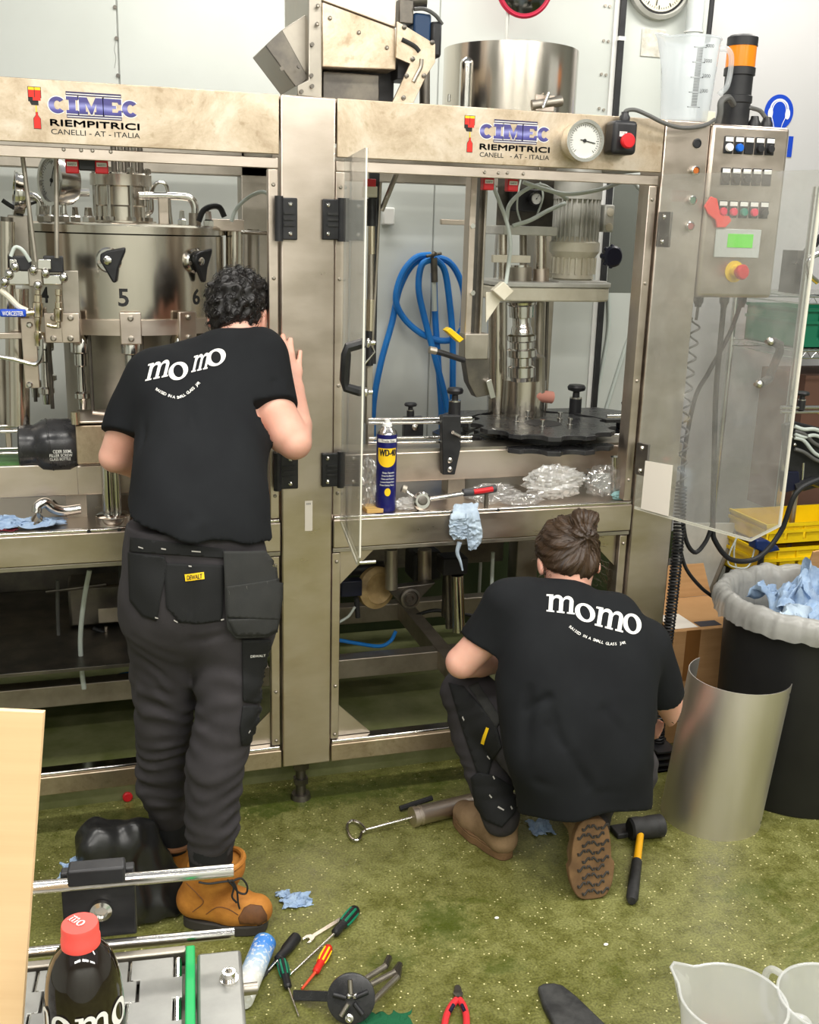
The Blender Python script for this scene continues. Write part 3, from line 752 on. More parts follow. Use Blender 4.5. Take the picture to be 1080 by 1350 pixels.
MB().lathe((rc.x, -0.062, rc.z), (0, -1, 0), [(0.013, 0), (0.013, 0.012), (0.021, 0.016), (0.022, 0.026), (0.018, 0.031), (0, 0.032)], n=28).build('mushroom_button', 'red', es)
lp = P(818, 177, -0.063); MB().box((lp.x - 0.002, -0.0632, lp.z - 0.006), (lp.x + 0.022, -0.062, lp.z + 0.008)).build('button_label', 'print_white', es)
text('lettering', 'STOP', (lp.x, -0.0636, lp.z + 0.001), (1, 0, 0), (0, 0, 1), 0.005, 'print_black', es, width=0.018)
cg = P(824, 152, -0.03); MB().lathe((cg.x, -0.03, eb.z), (0, 0, 1), [(0.016, 0), (0.016, 0.012), (0.011, 0.02), (0.011, 0.026)], n=12).build('cable_gland', 'black', es)
MB().tube([V(cg.x, -0.03, eb.z + 0.02), P(826, 146, -0.03), P(838, 145, -0.035), P(855, 152, -0.04), P(875, 162, -0.04), P(895, 168, -0.035), P(915, 168, -0.03), P(932, 164, -0.02), P(942, 158, 0.02)], 0.0062).build('cable', 'greycable', es)
# push buttons on the right post
M['orange'] = mat('orange_lens', S(176, 96, 40), 0.3); M['greenlens'] = mat('green_lens', S(60, 110, 80), 0.35); M['pinklens'] = mat('pale_red_lens', S(170, 88, 84), 0.35)
for (u, v, mm) in ((919, 189, 'black'), (915, 225, 'orange'), (911, 264, 'greenlens'), (908, 298, 'pinklens')):
    c = P(u, v, 0)
    pb = MB().lathe((c.x, -0.0003, c.z), (0, -1, 0), [(0.0145, 0), (0.0145, 0.003 if mm == 'black' else 0.012), (0.011, 0.004 if mm == 'black' else 0.014), (0.0105, 0.002 if mm == 'black' else 0.010), (0, 0.002 if mm == 'black' else 0.010)], n=24).build('push_button', 'black' if mm == 'black' else 'bright', mach)
    if mm != 'black': MB().lathe((c.x, -0.0103, c.z), (0, -1, 0), [(0.0104, 0), (0.009, 0.002), (0, 0.0025)], n=20).build('button_cap', mm, pb)

# ================================================================ CONTROL CABINET
cab = thing('control_cabinet', 'stainless control cabinet with rows of push buttons and a green display beside the right post', 'control panel', (1.48, 0.1, 1.66))
ca = P(918, 392, -0.005); cb = P(1038, 168, -0.005)
X0, X1, Z0, Z1 = 1.346, 1.628, ca.z, 2.188
MB().box((X0, -0.004, Z0), (X1, 0.24, Z1)).build('cabinet_body', 'steel', cab, bevel=0.012, seg=3)
CY = -0.0045
def cbtn(u, v, col, r=0.0125, sq=False):
    c = P(u, v, CY)
    h = MB().box((c.x - 0.016, CY - 0.004, c.z - 0.018), (c.x + 0.016, CY, c.z + 0.034)).build('button_holder', 'black', cab, bevel=0.002)
    MB().box((c.x - 0.0135, CY - 0.0052, c.z + 0.018), (c.x + 0.0135, CY - 0.0035, c.z + 0.031)).build('button_label', 'print_white', h)
    if col: MB().lathe((c.x, CY - 0.004, c.z), (0, -1, 0), [(r, 0), (r, 0.008), (r * 0.85, 0.011), (0, 0.0115)], n=22).build('button_cap', col, h)
    return h
M['whitelens'] = mat('white_lens', S(240, 240, 242), 0.25); M['bluelens'] = mat('blue_lens', S(28, 100, 200), 0.3)
M['redlens'] = mat('red_lens', S(225, 40, 80), 0.35); M['greenb'] = mat('green_button', S(20, 130, 110), 0.35)
for i, col in enumerate(['whitelens', 'bluelens', None, 'black', 'black']): cbtn(960 + 13.6 * i, 194.5 + 0.6 * i, col)
for i, col in enumerate(['black', 'black', 'black', 'black', None]): cbtn(956 + 13.6 * i, 236 + 0.4 * i, col)
for i, col in enumerate(['redlens', 'redlens', 'greenb', 'redlens', 'black']): cbtn(952 + 13.6 * i, 279 + 0.4 * i, col)
da = P(940, 339, CY); db = P(1003, 303, CY)
dp = MB().box((da.x, CY - 0.006, da.z), (db.x, CY, db.z)).build('display_panel', mat('display_grey', S(188, 192, 188), 0.4), cab, bevel=0.002)
la = P(957, 326, CY); lb = P(992, 309, CY)
MB().box((la.x, CY - 0.0075, la.z), (lb.x, CY - 0.0055, lb.z)).build('display_screen', mat('lit_green_lcd', S(90, 190, 50), 0.3, emit=S(110, 215, 60), estr=0.55), dp)
yc = P(968, 358, CY)
ydo = MB().lathe((yc.x, CY, yc.z), (0, -1, 0), [(0.034, 0), (0.034, 0.003), (0.022, 0.005), (0.018, 0.016), (0, 0.016)], n=32).build('emergency_ring', 'yellow', cab)
MB().lathe((yc.x, CY - 0.016, yc.z), (0.12, -1, 0.0), [(0.012, 0), (0.013, 0.012), (0.023, 0.017), (0.024, 0.028), (0.02, 0.034), (0, 0.036)], n=28).build('mushroom_button', 'red', ydo)
# red lock-out tag hanging on the cabinet front
tg = [P(u, v, CY - 0.012) for (u, v) in ((938, 259), (929, 272), (934, 282), (944, 290), (946, 300), (957, 300), (965, 291), (962, 285), (950, 283), (946, 262))]
tb = MB(); n_ = len(tg); tb.add(tg + [q + V(0, 0.008, 0) for q in tg], [tuple(range(n_)), tuple(range(2 * n_ - 1, n_ - 1, -1))] + [(i, (i + 1) % n_, n_ + (i + 1) % n_, n_ + i) for i in range(n_)])
tag(tb.build('lockout_tag', mat('red_tag_plastic', S(235, 66, 58), 0.4), bevel=0.002), 'red plastic lock-out tag hanging on the control cabinet front', 'tag')
for (u, v) in ((921, 397), (955, 398), (978, 398)):
    c = P(u, v, 0.08); MB().lathe((c.x, 0.08, Z0), (0, 0, -1), [(0.016, 0), (0.016, 0.02), (0.011, 0.03), (0.011, 0.036)], n=12).build('cable_gland', 'black', cab)
for (u, v) in ((995, 158), (1011, 160)):
    c = P(u, v, 0.1); MB().lathe((c.x, 0.1, Z1), (0, 0, 1), [(0.02, 0), (0.02, 0.02), (0.014, 0.03), (0.012, 0.04)], n=12).build('cable_gland', 'black', cab)
# signal beacon
bc = P(968, 166, 0.12); bx = bc.x
bz0 = Z1
bk = thing('signal_beacon', 'black stacked signal beacon with an amber lens on top of the control cabinet', 'beacon', (bx, 0.12, bz0))
k_ = MPP(V(bx, 0.12, 2.3))
MB().lathe((bx, 0.12, bz0), (0, 0, 1), [(0.042, 0), (0.044, 0.012), (0.044, 0.075), (0.048, 0.078), (0.048, 0.098), (0.044, 0.1), (0.044, 0.158), (0.049, 0.16), (0.049, 0.182), (0.045, 0.184)], n=32).build('beacon_body', 'black', bk)
MB().lathe((bx, 0.12, bz0 + 0.184), (0, 0, 1), [(0.046, 0), (0.046, 0.062)], n=32).build('amber_lens', mat('amber_lens', S(228, 132, 24), 0.2, emit=S(235, 120, 10), estr=0.08), bk)
MB().lathe((bx, 0.12, bz0 + 0.246), (0, 0, 1), [(0.048, 0), (0.048, 0.026), (0.04, 0.032), (0, 0.033)], n=32).build('beacon_cap', 'black', bk)
MB().tube([V(bx - 0.03, 0.09, bz0 + 0.07), V(bx - 0.07, 0.06, bz0 + 0.085), V(bx - 0.1, 0.05, bz0 + 0.07), V(bx - 0.1, 0.05, bz0 + 0.035), V(bx - 0.1, 0.06, bz0 + 0.001)], 0.01).build('cable', 'greycable', bk)
MB().tube([V(bx + 0.03, 0.09, bz0 + 0.06), P(990, 142, 0.09), P(1002, 146, 0.1), P(1008, 153, 0.1), V(P(1011, 160, 0.1).x, 0.1, Z1 + 0.035)], 0.007).build('cable', 'greycable', bk)
# ================================================================ helpers on photo pixels at a known depth
def c2(name, u0, v0, u1, v1, w, Y, m, par, w2=None, n=20):
    a = P(u0, v0, Y); b = P(u1, v1, Y); k = MPP((a + b) / 2)
    return MB().cyl(a, b, w * k / 2, (w2 if w2 is not None else w) * k / 2, n=n).build(name, m, par)
def b2(name, u0, v0, u1, v1, Y, depth, m, par, bevel=0.002):
    a = P(u0, v1, Y); b = P(u1, v0, Y)
    return MB().box((min(a.x, b.x), Y, min(a.z, b.z)), (max(a.x, b.x), Y + depth, max(a.z, b.z))).build(name, m, par, bevel=bevel)
def t2(name, pts, w, m, par, n=10, sm=6):
    q = [P(*p) for p in pts]; k = MPP(q[len(q) // 2])
    return MB().tube(q, w * k / 2, n=n, sm=sm).build(name, m, par)
def poly2(name, pts, Y, depth, m, par, bevel=0.0):
    q = [P(u, v, Y) for u, v in pts]
    return MB().prism([(p.x, p.z) for p in q], (0, Y, 0), (1, 0, 0), (0, 0, 1), (0, depth, 0)).build(name, m, par, bevel=bevel)
WT = SILL - 0.004   # worktop height

# ================================================================ FILLER CAROUSEL (left bay)
TY = 0.56
tc = P(163, 320, TY); TX = tc.x
fy = TY - 0.315
zl, zl0, zb, zr0, zr1 = P(165, 298, fy).z, P(165, 310, fy).z, P(165, 424, fy).z, P(165, 442, fy).z, P(165, 422, fy).z
fil = thing('bottle_filler', 'round stainless filling tank numbered 5 with pressure gauge, valves and pipes', 'filler', (TX, TY, WT))
TR = 0.315
MB().lathe((TX, TY, 0), (0, 0, 1), [(0.30, zb - 0.03), (TR, zb - 0.02), (TR, zl0)], n=72).build('tank', 'tank', fil)
MB().lathe((TX, TY, 0), (0, 0, 1), [(0.30, zl0 - 0.001), (TR + 0.008, zl0 + 0.004), (TR + 0.008, zl), (TR - 0.002, zl + 0.006), (0.0, zl + 0.012)], n=72).build('tank_lid', 'tank', fil)
MB().lathe((TX, TY, 0), (0, 0, 1), [(0.295, zr0), (TR + 0.018, zr0), (TR + 0.018, zr1), (0.295, zr1), (0.295, zr0)], n=72).build('valve_ring', 'steel', fil)
MB().lathe((TX, TY, 0), (0, 0, 1), [(0.20, 1.18), (0.20, zb - 0.02)], n=48).build('centre_column', 'dullsteel', fil)
MB().lathe((TX, TY, 0), (0, 0, 1), [(0.29, 1.14), (0.29, 1.18), (0.14, 1.19)], n=48).build('turntable', 'steel', fil)
MB().lathe((TX, TY, 0), (0, 0, 1), [(0.12, WT), (0.12, 1.14)], n=32).build('turntable_base', 'dullsteel', fil)
# neck hub with tie rods
hz = zl + 0.01
k = MPP(V(TX, TY, hz))
def hz_(v): return P(155, v, TY - 0.08).z
hub = MB().lathe((TX, TY, 0), (0, 0, 1), [(0.105, hz), (0.105, hz_(291)), (0.072, hz_(290)), (0.072, hz_(272)), (0.078, hz_(270)), (0.078, hz_(246)), (0.095, hz_(244)), (0.095, hz_(229)), (0.088, hz_(227)), (0, hz_(226))], n=48).build('neck', 'tank', fil)
for i in range(8):
    a = 2 * PI * i / 8 + 0.3; p = V(TX + 0.088 * math.cos(a), TY + 0.088 * math.sin(a), 0)
    MB().cyl(p + V(0, 0, hz), p + V(0, 0, hz_(220)), 0.006, n=10).lathe(p + V(0, 0, hz_(226)), (0, 0, 1), [(0.012, 0), (0.012, 0.012)], n=6).lathe(p + V(0, 0, hz_(291)), (0, 0, 1), [(0.013, 0), (0.013, 0.012)], n=6).build('tie_rod', 'bright', hub)
for i in range(5): MB().cyl((TX - 0.02 + 0.02 * i, TY - 0.02, hz_(226)), (TX - 0.02 + 0.02 * i, TY - 0.02, hz_(226) + 0.09), 0.009, n=12).build('riser_pipe', ['darksteel', 'bright'][i % 2], hub)
# pipes on the lid
py = TY - 0.09
MB().tube([P(183, 258, py), P(205, 258, py), P(238, 259, py), P(251, 262, py), P(257, 273, py), P(257, 294, py)], 0.0125, n=14).build('elbow_pipe', 'bright', fil)
c2('pipe_collar', 257, 281, 257, 298, 16, py, 'dullsteel', fil)
MB().tube([P(192, 282, py), P(200, 278, py), P(200, 255, py), P(206, 242, py), P(217, 242, py), P(222, 255, py), P(224, 280, py), P(226, 296, py)], 0.006, n=10).build('thin_pipe', 'bright', fil)
MB().tube([P(118, 254, py), P(100, 254, py), P(70, 255, py), P(62, 262, py), P(60, 282, py)], 0.012, n=12).build('elbow_pipe', 'bright', fil)
MB().tube([P(36, 258, py), P(46, 260, py), P(53, 268, py), P(53, 285, py)], 0.013, n=12).build('elbow_pipe', 'bright', fil)
b2('clamp_block', 210, 256, 222, 298, py - 0.01, 0.03, 'steel', fil)
for (u, v, w) in ((58, 288, 20), (84, 286, 16), (117, 292, 18), (72, 292, 12), (240, 296, 12), (275, 296, 14), (100, 297, 14)):
    p = P(u, v, TY - 0.16); r = w * MPP(p) / 2
    MB().lathe((p.x, p.y, hz - 0.01), (0, 0, 1), [(r, 0), (r, 0.022), (r * 0.7, 0.026), (r * 0.55, 0.05), (0, 0.052)], n=6).build('lid_fitting', 'bright', fil)
c2('lid_fitting', 84, 288, 84, 262, 8, TY - 0.16, 'bright', fil, w2=6)
# black lever on the lid to the right
MB().tube([P(262, 292, 0.4), P(268, 278, 0.4), P(280, 272, 0.4), P(290, 274, 0.4), P(296, 286, 0.4)], 0.009, n=8).build('lever', 'black', fil)
# wing knobs on the tank wall
def wing(u, v):
    p = P(u, v, fy); a = math.asin(max(-0.99, min(0.99, (p.x - TX) / TR))); n = V(math.sin(a), -math.cos(a), 0); s = V(math.cos(a), math.sin(a), 0)
    c = V(TX, TY, p.z) + n * (TR - 0.003)
    o = MB().lathe(c, n, [(0.037, 0), (0.037, 0.012), (0.032, 0.016), (0, 0.017)], n=28).build('knob_base', 'bright', fil)
    w = MB().prism([(-0.02, 0.018), (0.0, 0.028), (0.052, 0.038), (0.05, 0.024), (0.03, -0.02), (0.022, -0.062), (0.012, -0.064), (-0.006, -0.03), (-0.022, -0.002)], c + n * 0.017, s, V(0, 0, 1), n * 0.018).build('wing_handle', 'black', o, bevel=0.005)
    MB().lathe(c + n * 0.034, n, [(0.012, 0), (0.012, 0.005), (0.006, 0.008)], n=16).build('knob_nut', 'bright', o)
    for d in (-1, 1): MB().lathe(c + n * 0.016 + s * 0.026 * d - V(0, 0, 0.006), n, [(0.006, 0), (0.005, 0.004)], n=10).build('knob_screw', 'dullsteel', o)
wing(144, 343); wing(258, 345)
# stencilled numbers on the tank
def stencil(ch, u, v, h):
    p = P(u, v, fy + 0.01); a0 = math.asin(max(-0.99, min(0.99, (p.x - TX) / TR)))
    me = textmesh(ch, 1.0, 0.02)
    xs = [q.co.x for q in me.vertices]; cx = (min(xs) + max(xs)) / 2
    for q in me.vertices:
        a = a0 + (q.co.x - cx) * h / 0.7 / TR; z = p.z + q.co.y * h / 0.7
        q.co = V(TX + math.sin(a) * (TR + 0.001), TY - math.cos(a) * (TR + 0.001), z)
    link('stencil_number', me, 'print_black', fil, smooth=0)
stencil('5', 163, 403, 0.05); stencil('4', 58, 402, 0.045); stencil('6', 262, 403, 0.045)
# valve brackets hanging from the ring, and the filling valves
for i in range(12):
    th = math.radians(-90 + 30 * i) + (math.asin((P(172, 430, fy).x - TX) / TR))
    n = V(math.cos(th), math.sin(th), 0); s = V(-n.y, n.x, 0)
    c = V(TX, TY, (zr0 + zr1) / 2) + n * (TR + 0.022)
    br = MB().obox(c + V(0, 0, 0.0), s, n, V(0, 0, 1), 0.031, 0.006, 0.047).build('valve_bracket', 'steel', fil, bevel=0.003)
    for dz in (0.03, -0.03): MB().lathe(c + V(0, 0, dz) + n * 0.006, n, [(0.009, 0), (0.009, 0.005), (0.005, 0.008)], n=12).build('bracket_bolt', 'dullsteel', br)
    q = V(TX, TY, zr0) + n * (TR - 0.02)
    vb = MB().lathe(q + V(0, 0, -0.23), (0, 0, 1), [(0.0, 0), (0.012, 0.0), (0.014, 0.03), (0.024, 0.035), (0.024, 0.05), (0.014, 0.055), (0.012, 0.13), (0.02, 0.135), (0.02, 0.17), (0.03, 0.175), (0.03, 0.21), (0.02, 0.23)], n=18).build('filling_valve', 'bright', fil)
    MB().cyl(q + s * 0.032 + V(0, 0, -0.24), q + s * 0.032 + V(0, 0, 0.0), 0.006, n=10).build('guide_rod', 'darksteel', vb)
    MB().lathe(q + V(0, 0, -0.06), (0, 0, 1), [(0.022, 0), (0.026, 0.01), (0.022, 0.03)], n=16).build('valve_seal', 'black', vb)
# big pressure gauge and its edge-on twin on the left
gp = P(92, 240, 0.36)
gauge('pressure_gauge', gp + V(0.0, 0.0, 0.0), (-0.86, -0.5, 0.03), 0.068, fil, 'bright', 0.065, needle=0.4)
c2('gauge_stem', 84, 262, 84, 282, 7, 0.36, 'bright', fil)
gp = P(33, 256, 0.30)
gauge('pressure_gauge', gp, (-0.95, -0.12, 0.1), 0.058, fil, 'bright', 0.03, needle=0.4)
# long rods down from the header
c2('support_rod', 29, 200, 47, 345, 6, 0.10, 'dullsteel', fil)
c2('support_rod', 74, 203, 75, 340, 6, 0.10, 'dullsteel', fil)
# black tee handle far left
t2('tee_handle', [(3, 264, 0.3), (15, 272, 0.3), (27, 278, 0.3)], 6, 'black', fil)
t2('tee_handle', [(27, 276, 0.3), (38, 270, 0.3), (48, 266, 0.3)], 4, 'black', fil)
c2('tee_handle', 27, 272, 25, 284, 11, 0.3, 'black', fil)
b2('valve_block', 14, 284, 36, 345, 0.30, 0.05, 'dullsteel', fil)
c2('air_cylinder', 9, 292, 10, 410, 20, 0.22, 'tank', fil); c2('air_cylinder_cap', 9, 286, 9, 296, 16, 0.22, 'darksteel', fil)
c2('lift_cylinder', 22, 380, 24, 560, 30, 0.24, 'tank', fil, n=32)
c2('lift_cylinder', 0, 470, 4, 560, 18, 0.3, 'dullsteel', fil, n=24)
# solenoid valves and chrome fittings, left front
SY = 0.12
for (u0, v0, u1, v1) in ((13, 338, 40, 357), (58, 338, 83, 359)):
    o = b2('solenoid_valve', u0, v0, u1, v1, SY, 0.05, 'black', fil, 0.003)
    b2('valve_plug', u0 + (0 if u0 < 30 else -8), v0 + 4, u0 + 9, v1 - 4, SY - 0.012, 0.03, 'bright', o, 0.002)
for (u0, v0, u1, v1) in ((8, 356, 44, 376), (56, 362, 82, 376)):
    o = b2('manifold', u0, v0, u1, v1, SY + 0.005, 0.045, 'bright', fil, 0.004)
b2('manifold', 38, 355, 55, 378, SY - 0.01, 0.05, 'dullsteel', fil, 0.003)
for (u, v) in ((12, 362), (44, 356), (50, 376), (84, 366), (60, 360), (20, 352), (6, 372)):
    p = P(u, v, SY - 0.01); MB().ball(p, 0.012, sc=(1, 1, 1.2)).build('fitting', 'bright', fil)
def stack(u, v0, v1, ws, Y, m='brass', sub='hose_fitting'):
    n = len(ws); q = []
    a = P(u, v1, Y); b = P(u, v0, Y); L = (b - a).length; k = MPP(a)
    pr = []
    for i, w in enumerate(ws):
        pr += [(w * k / 2, L * i / n), (w * k / 2, L * (i + 0.85) / n)]
    MB().lathe(a, b - a, pr, n=12).build(sub, m, fil)
stack(50, 378, 456, [8, 10, 7, 9, 12, 13, 10, 7], SY); stack(77, 380, 432, [7, 11, 12, 9, 7, 9], SY)
t2('hose', [(0, 382, SY), (12, 392, SY), (24, 404, SY), (36, 410, SY)], 8, 'cream', fil)
bh = b2('valve_lever', 0, 408, 34, 418, SY - 0.02, 0.02, 'blue', fil, 0.004)
a = P(3, 416, SY - 0.0205); text('lettering', 'WORCESTER', (a.x, SY - 0.0208, a.z), (1, 0, 0), (0, 0, 1), 0.012, 'print_white', bh, width=0.055, bold=0.01)
t2('valve_stem', [(34, 413, SY), (46, 412, SY), (54, 414, SY)], 9, 'brass', fil)
t2('thin_pipe', [(54, 447, SY), (54, 470, SY), (50, 478, SY), (42, 480, SY), (20, 474, SY), (-8, 469, SY)], 6, 'bright', fil)
t2('hose', [(14, 338, SY), (20, 326, SY), (30, 330, SY), (40, 345, SY)], 5, 'greyhose', fil)
t2('hose_link', [(62, 428, SY), (70, 430, SY), (79, 430, SY)], 6, 'brass', fil)
fb = b2('flat_bracket', 33, 420, 47, 512, SY + 0.03, 0.008, 'steel', fil)
for v in (428, 507):
    p = P(39, v, SY + 0.03); MB().lathe((p.x, SY + 0.03, p.z), (0, -1, 0), [(0.009, 0), (0.009, 0.005), (0.005, 0.009)], n=12).build('bracket_bolt', 'bright', fb)
b2('cross_bar', -10, 439, 32, 447, SY + 0.05, 0.02, 'steel', fil)
for (u0, u1, y) in ((60, 81, 0.17), (82, 104, 0.17)):
    o = b2('valve_bracket', u0, 413, u1, 452, y, 0.012, 'steel', fil)
    for v in (419, 446):
        p = P((u0 + u1) / 2, v, y); MB().lathe((p.x, y, p.z), (0, -1, 0), [(0.009, 0), (0.009, 0.005), (0.005, 0.008)], n=12).build('bracket_bolt', 'dullsteel', o)
b2('side_plate', 84, 357, 103, 420, 0.2, 0.008, 'dullsteel', fil)
# cylinders right of the tank
c2('lift_cylinder', 310, 300, 310, 560, 24, 0.5, 'tank', fil, n=28)
c2('lift_cylinder', 334, 302, 335, 560, 16, 0.55, 'dullsteel', fil, n=28)
b2('cylinder_bridge', 278, 290, 322, 304, 0.42, 0.1, 'steel', fil)
t2('hose', [(305, 292, 0.3), (312, 275, 0.3), (328, 260, 0.3), (345, 253, 0.25), (358, 258, 0.2)], 5, 'greyhose', fil)
c2('thin_pipe', 318, 306, 356, 308, 5, 0.3, 'bright', fil)

# ---------------------------------------------------------------- infeed: screw, conveyor, blocks
cv = thing('infeed_conveyor', 'stainless infeed conveyor bed with steel guide rods in front of the filling tank', 'conveyor', (-0.8, 0.3, WT))
a = P(0, 655, 0.17); b = P(135, 612, 0.17)
zc1 = P(60, 613, 0.17).z; zc0 = P(60, 655, 0.17).z
MB().box((-1.4, 0.17, zc0), (P(140, 640, 0.17).x, 0.30, zc1)).build('conveyor_bed', 'steel', cv, bevel=0.003)
MB().box((-1.4, 0.18, zc1), (P(140, 640, 0.17).x, 0.29, zc1 + 0.008)).build('conveyor_belt', mat('green_belt', S(70, 110, 60), 0.5), cv)
for x in (-1.2, -0.62): MB().box((x, 0.2, WT), (x + 0.06, 0.27, zc0)).build('conveyor_leg', 'dullsteel', cv)
for v in (561, 568, 591, 597): c2('guide_rod', -30, v + 2, 30, v, 4.5, 0.2 if v in (568, 597) else 0.26, 'bright', cv, n=12)
for u in (8,): b2('rod_bracket', u, 560, u + 6, 590, 0.28, 0.01, 'steel', cv)
# feed screw
sc = thing('feed_screw', 'black polymer feed screw with white stencilled lettering', 'feed screw', tuple(P(65, 590, 0.2)))
a = P(25, 589, 0.22); b = P(102, 585, 0.22); Lx = b.x - a.x
k = MPP(a); ax = V(1, 0, 0)
def rr(px): return px * k / 2
MB().lathe(a, ax, [(0.0, 0), (rr(54), 0.0), (rr(60), Lx * 0.03), (rr(58), Lx * 0.12), (rr(57), Lx * 0.26), (rr(62), Lx * 0.32), (rr(70), Lx * 0.40), (rr(72), Lx * 0.55), (rr(72), Lx * 0.86), (rr(64), Lx), (0, Lx)], n=48).build('screw_body', 'blackgloss', sc)
hp = []
for i in range(40):
    t = i / 39; an = math.radians(-150 + 330 * t)
    rad = rr(71) * (1.0 if t > 0.35 else 0.93)
    hp.append(a + V(Lx * (0.38 + 0.22 * t), -rad * math.sin(an) * 1.0, rad * math.cos(an)))
MB().tube(hp, 0.003, n=8, sm=0).build('screw_thread', 'blackgloss', sc)
c = P(59, 594, 0.21 - rr(71))
for i, (tx_, w_) in enumerate((('CIDER 500ML', 0.062), ('FILLER SCREW', 0.074), ('GLASS BOTTLE', 0.068))):
    me = textmesh(tx_, 1.0, 0.008); xs = [q.co.x for q in me.vertices]; x0_ = min(xs); kx = w_ / (max(xs) - x0_)
    for q in me.vertices:
        s_ = -0.012 * i + q.co.y * 0.0135 + 0.004; rad = rr(72) + 0.0016; an = s_ / rad
        q.co = V(c.x + 0.012 + (0.010 if i == 0 else 0) + (q.co.x - x0_) * kx * 0.86, a.y - rad * math.cos(an - 0.12), a.z + rad * math.sin(an - 0.12) + 0.0)
    link('lettering', me, 'print_white', sc, smooth=0)
MB().cyl(b + V(-0.02, 0, 0), b + V(0.2, 0, 0), 0.02).build('screw_shaft', 'bright', sc)
gb = thing('screw_gearbox', 'boxy stainless gearbox beside the black feed screw, carried on steel columns', 'gearbox', tuple(P(125, 690, 0.15)))
b2('gearbox_housing', 102, 559, 200, 612, 0.135, 0.17, 'stained', gb, 0.003)
b2('gearbox_plate', 100, 553, 205, 559, 0.13, 0.2, 'steel', gb, 0.003)
b2('gearbox_foot', 103, 612, 175, 653, 0.16, 0.14, 'steel', gb, 0.003)
c2('locating_pin', 99, 543, 100, 559, 12, 0.13, 'brass', gb)
t2('latch_bar', [(122, 544, 0.16), (150, 547, 0.16)], 5, 'steel', gb, sm=0)
for (u, w) in ((144, 15), (156, 9)):
    p = P(u, 690, 0.12); MB().cyl((p.x, 0.12, WT), (p.x, 0.12, P(u, 612, 0.12).z), w * MPP(p) / 2, n=28).build('column', 'bright', gb)
p = P(149, 682, 0.12); MB().lathe((p.x, 0.12, WT), (0, 0, 1), [(0.05, 0), (0.05, 0.022), (0.044, 0.026), (0, 0.027)], n=36).build('column_flange', 'bright', gb)
# loose bits on the left worktop
el = thing('pipe_elbow', 'loose polished steel pipe elbow lying on the left worktop', 'pipe fitting', tuple(P(60, 680, 0.12)))
e0 = WT + 0.03
q = [P(u, v, 0.1) for (u, v) in ((48, 676), (50, 668), (60, 664), (70, 672), (84, 676), (106, 674))]
MB().tube([V(p.x, 0.10 + 0.03 * i / 5, max(p.z, e0)) for i, p in enumerate(q)], 0.015, n=14).build('elbow_tube', 'bright', el)
MB().lathe((q[0].x, 0.10, e0 - 0.012), (-0.6, -0.3, 0.6), [(0.024, 0), (0.024, 0.01), (0.018, 0.012)], n=24).build('elbow_flange', 'bright', el)
el2 = MB().tube([V(p.x, 0.24, p.z) for p in [P(66, 660, 0.24), P(76, 668, 0.24), P(90, 668, 0.24), P(102, 658, 0.24)]], 0.014, n=14).build('bent_pipe', 'bright')
for vtx in el2.data.vertices: pass
zmin = min(v.co.z for v in el2.data.vertices)
for vtx in el2.data.vertices: vtx.co.z += WT + 0.001 - zmin
tag(el2, 'curved loose steel pipe lying behind the pipe elbow', 'pipe fitting')
MB()
sp = b2('sponge', 341, 648, 358, 681, 0.10, 0.07, mat('amber_sponge', S(205, 160, 70), 0.8, c2=S(170, 120, 30), nscale=30, bump=0.6, bscale=200), None, 0.006)
zs = min(v.co.z for v in sp.data.vertices)
for v_ in sp.data.vertices: v_.co.z += WT - zs
tag(sp, 'yellow sponge block on the worktop behind the standing man', 'sponge')

# ================================================================ CAPPING UNIT (right bay)
cp = thing('capping_unit', 'capping unit with grey finned motor, cream belt housing and steel capping head', 'capping machine', (0.72, 0.55, WT))
KY = 0.5
# main steel column in front and cap chute
b2('chute_rail', 613, 232, 630, 440, 0.28, 0.05, 'steel', cp, 0.002)
b2('chute_rail', 635, 232, 641, 440, 0.28, 0.05, 'dullsteel', cp, 0.002)
b2('chute_rail', 631, 232, 634, 440, 0.30, 0.03, 'darksteel', cp, 0.001)
for v in (298, 386): 
    p = P(623, v, 0.28); MB().lathe((p.x, 0.28, p.z), (0, -1, 0), [(0.009, 0), (0.009, 0.006)], n=6).build('bolt', 'bright', cp)
poly2('chute_mouth', ((613, 472), (646, 472), (645, 500), (652, 520), (628, 524), (618, 505)), 0.27, 0.05, 'darksteel', cp, 0.002)
poly2('chute_lip', ((641, 503), (648, 500), (654, 524), (647, 526)), 0.25, 0.03, 'bright', cp, 0.001)
b2('chute_clamp', 612, 440, 645, 474, 0.265, 0.06, 'dullsteel', cp, 0.003)
t2('release_lever', [(567, 461, 0.24), (585, 466, 0.24), (612, 475, 0.26)], 8, 'black', cp, sm=0)
t2('release_tip', [(566, 461, 0.24), (575, 463, 0.24)], 10, 'dullsteel', cp, sm=0)
sq = [(588, 436), (594, 432), (612, 447), (606, 452)]
yb = poly2('warning_block', sq, 0.25, 0.04, 'yellow', cp, 0.002)
# cap sensor plate (white triangle and diamond)
poly2('sensor_plate', ((641, 425), (641, 385), (668, 385)), 0.272, 0.006, 'cream', cp)
poly2('sensor_body', ((650, 383), (664, 371), (678, 384), (665, 397)), 0.24, 0.03, 'cream', cp, 0.003)
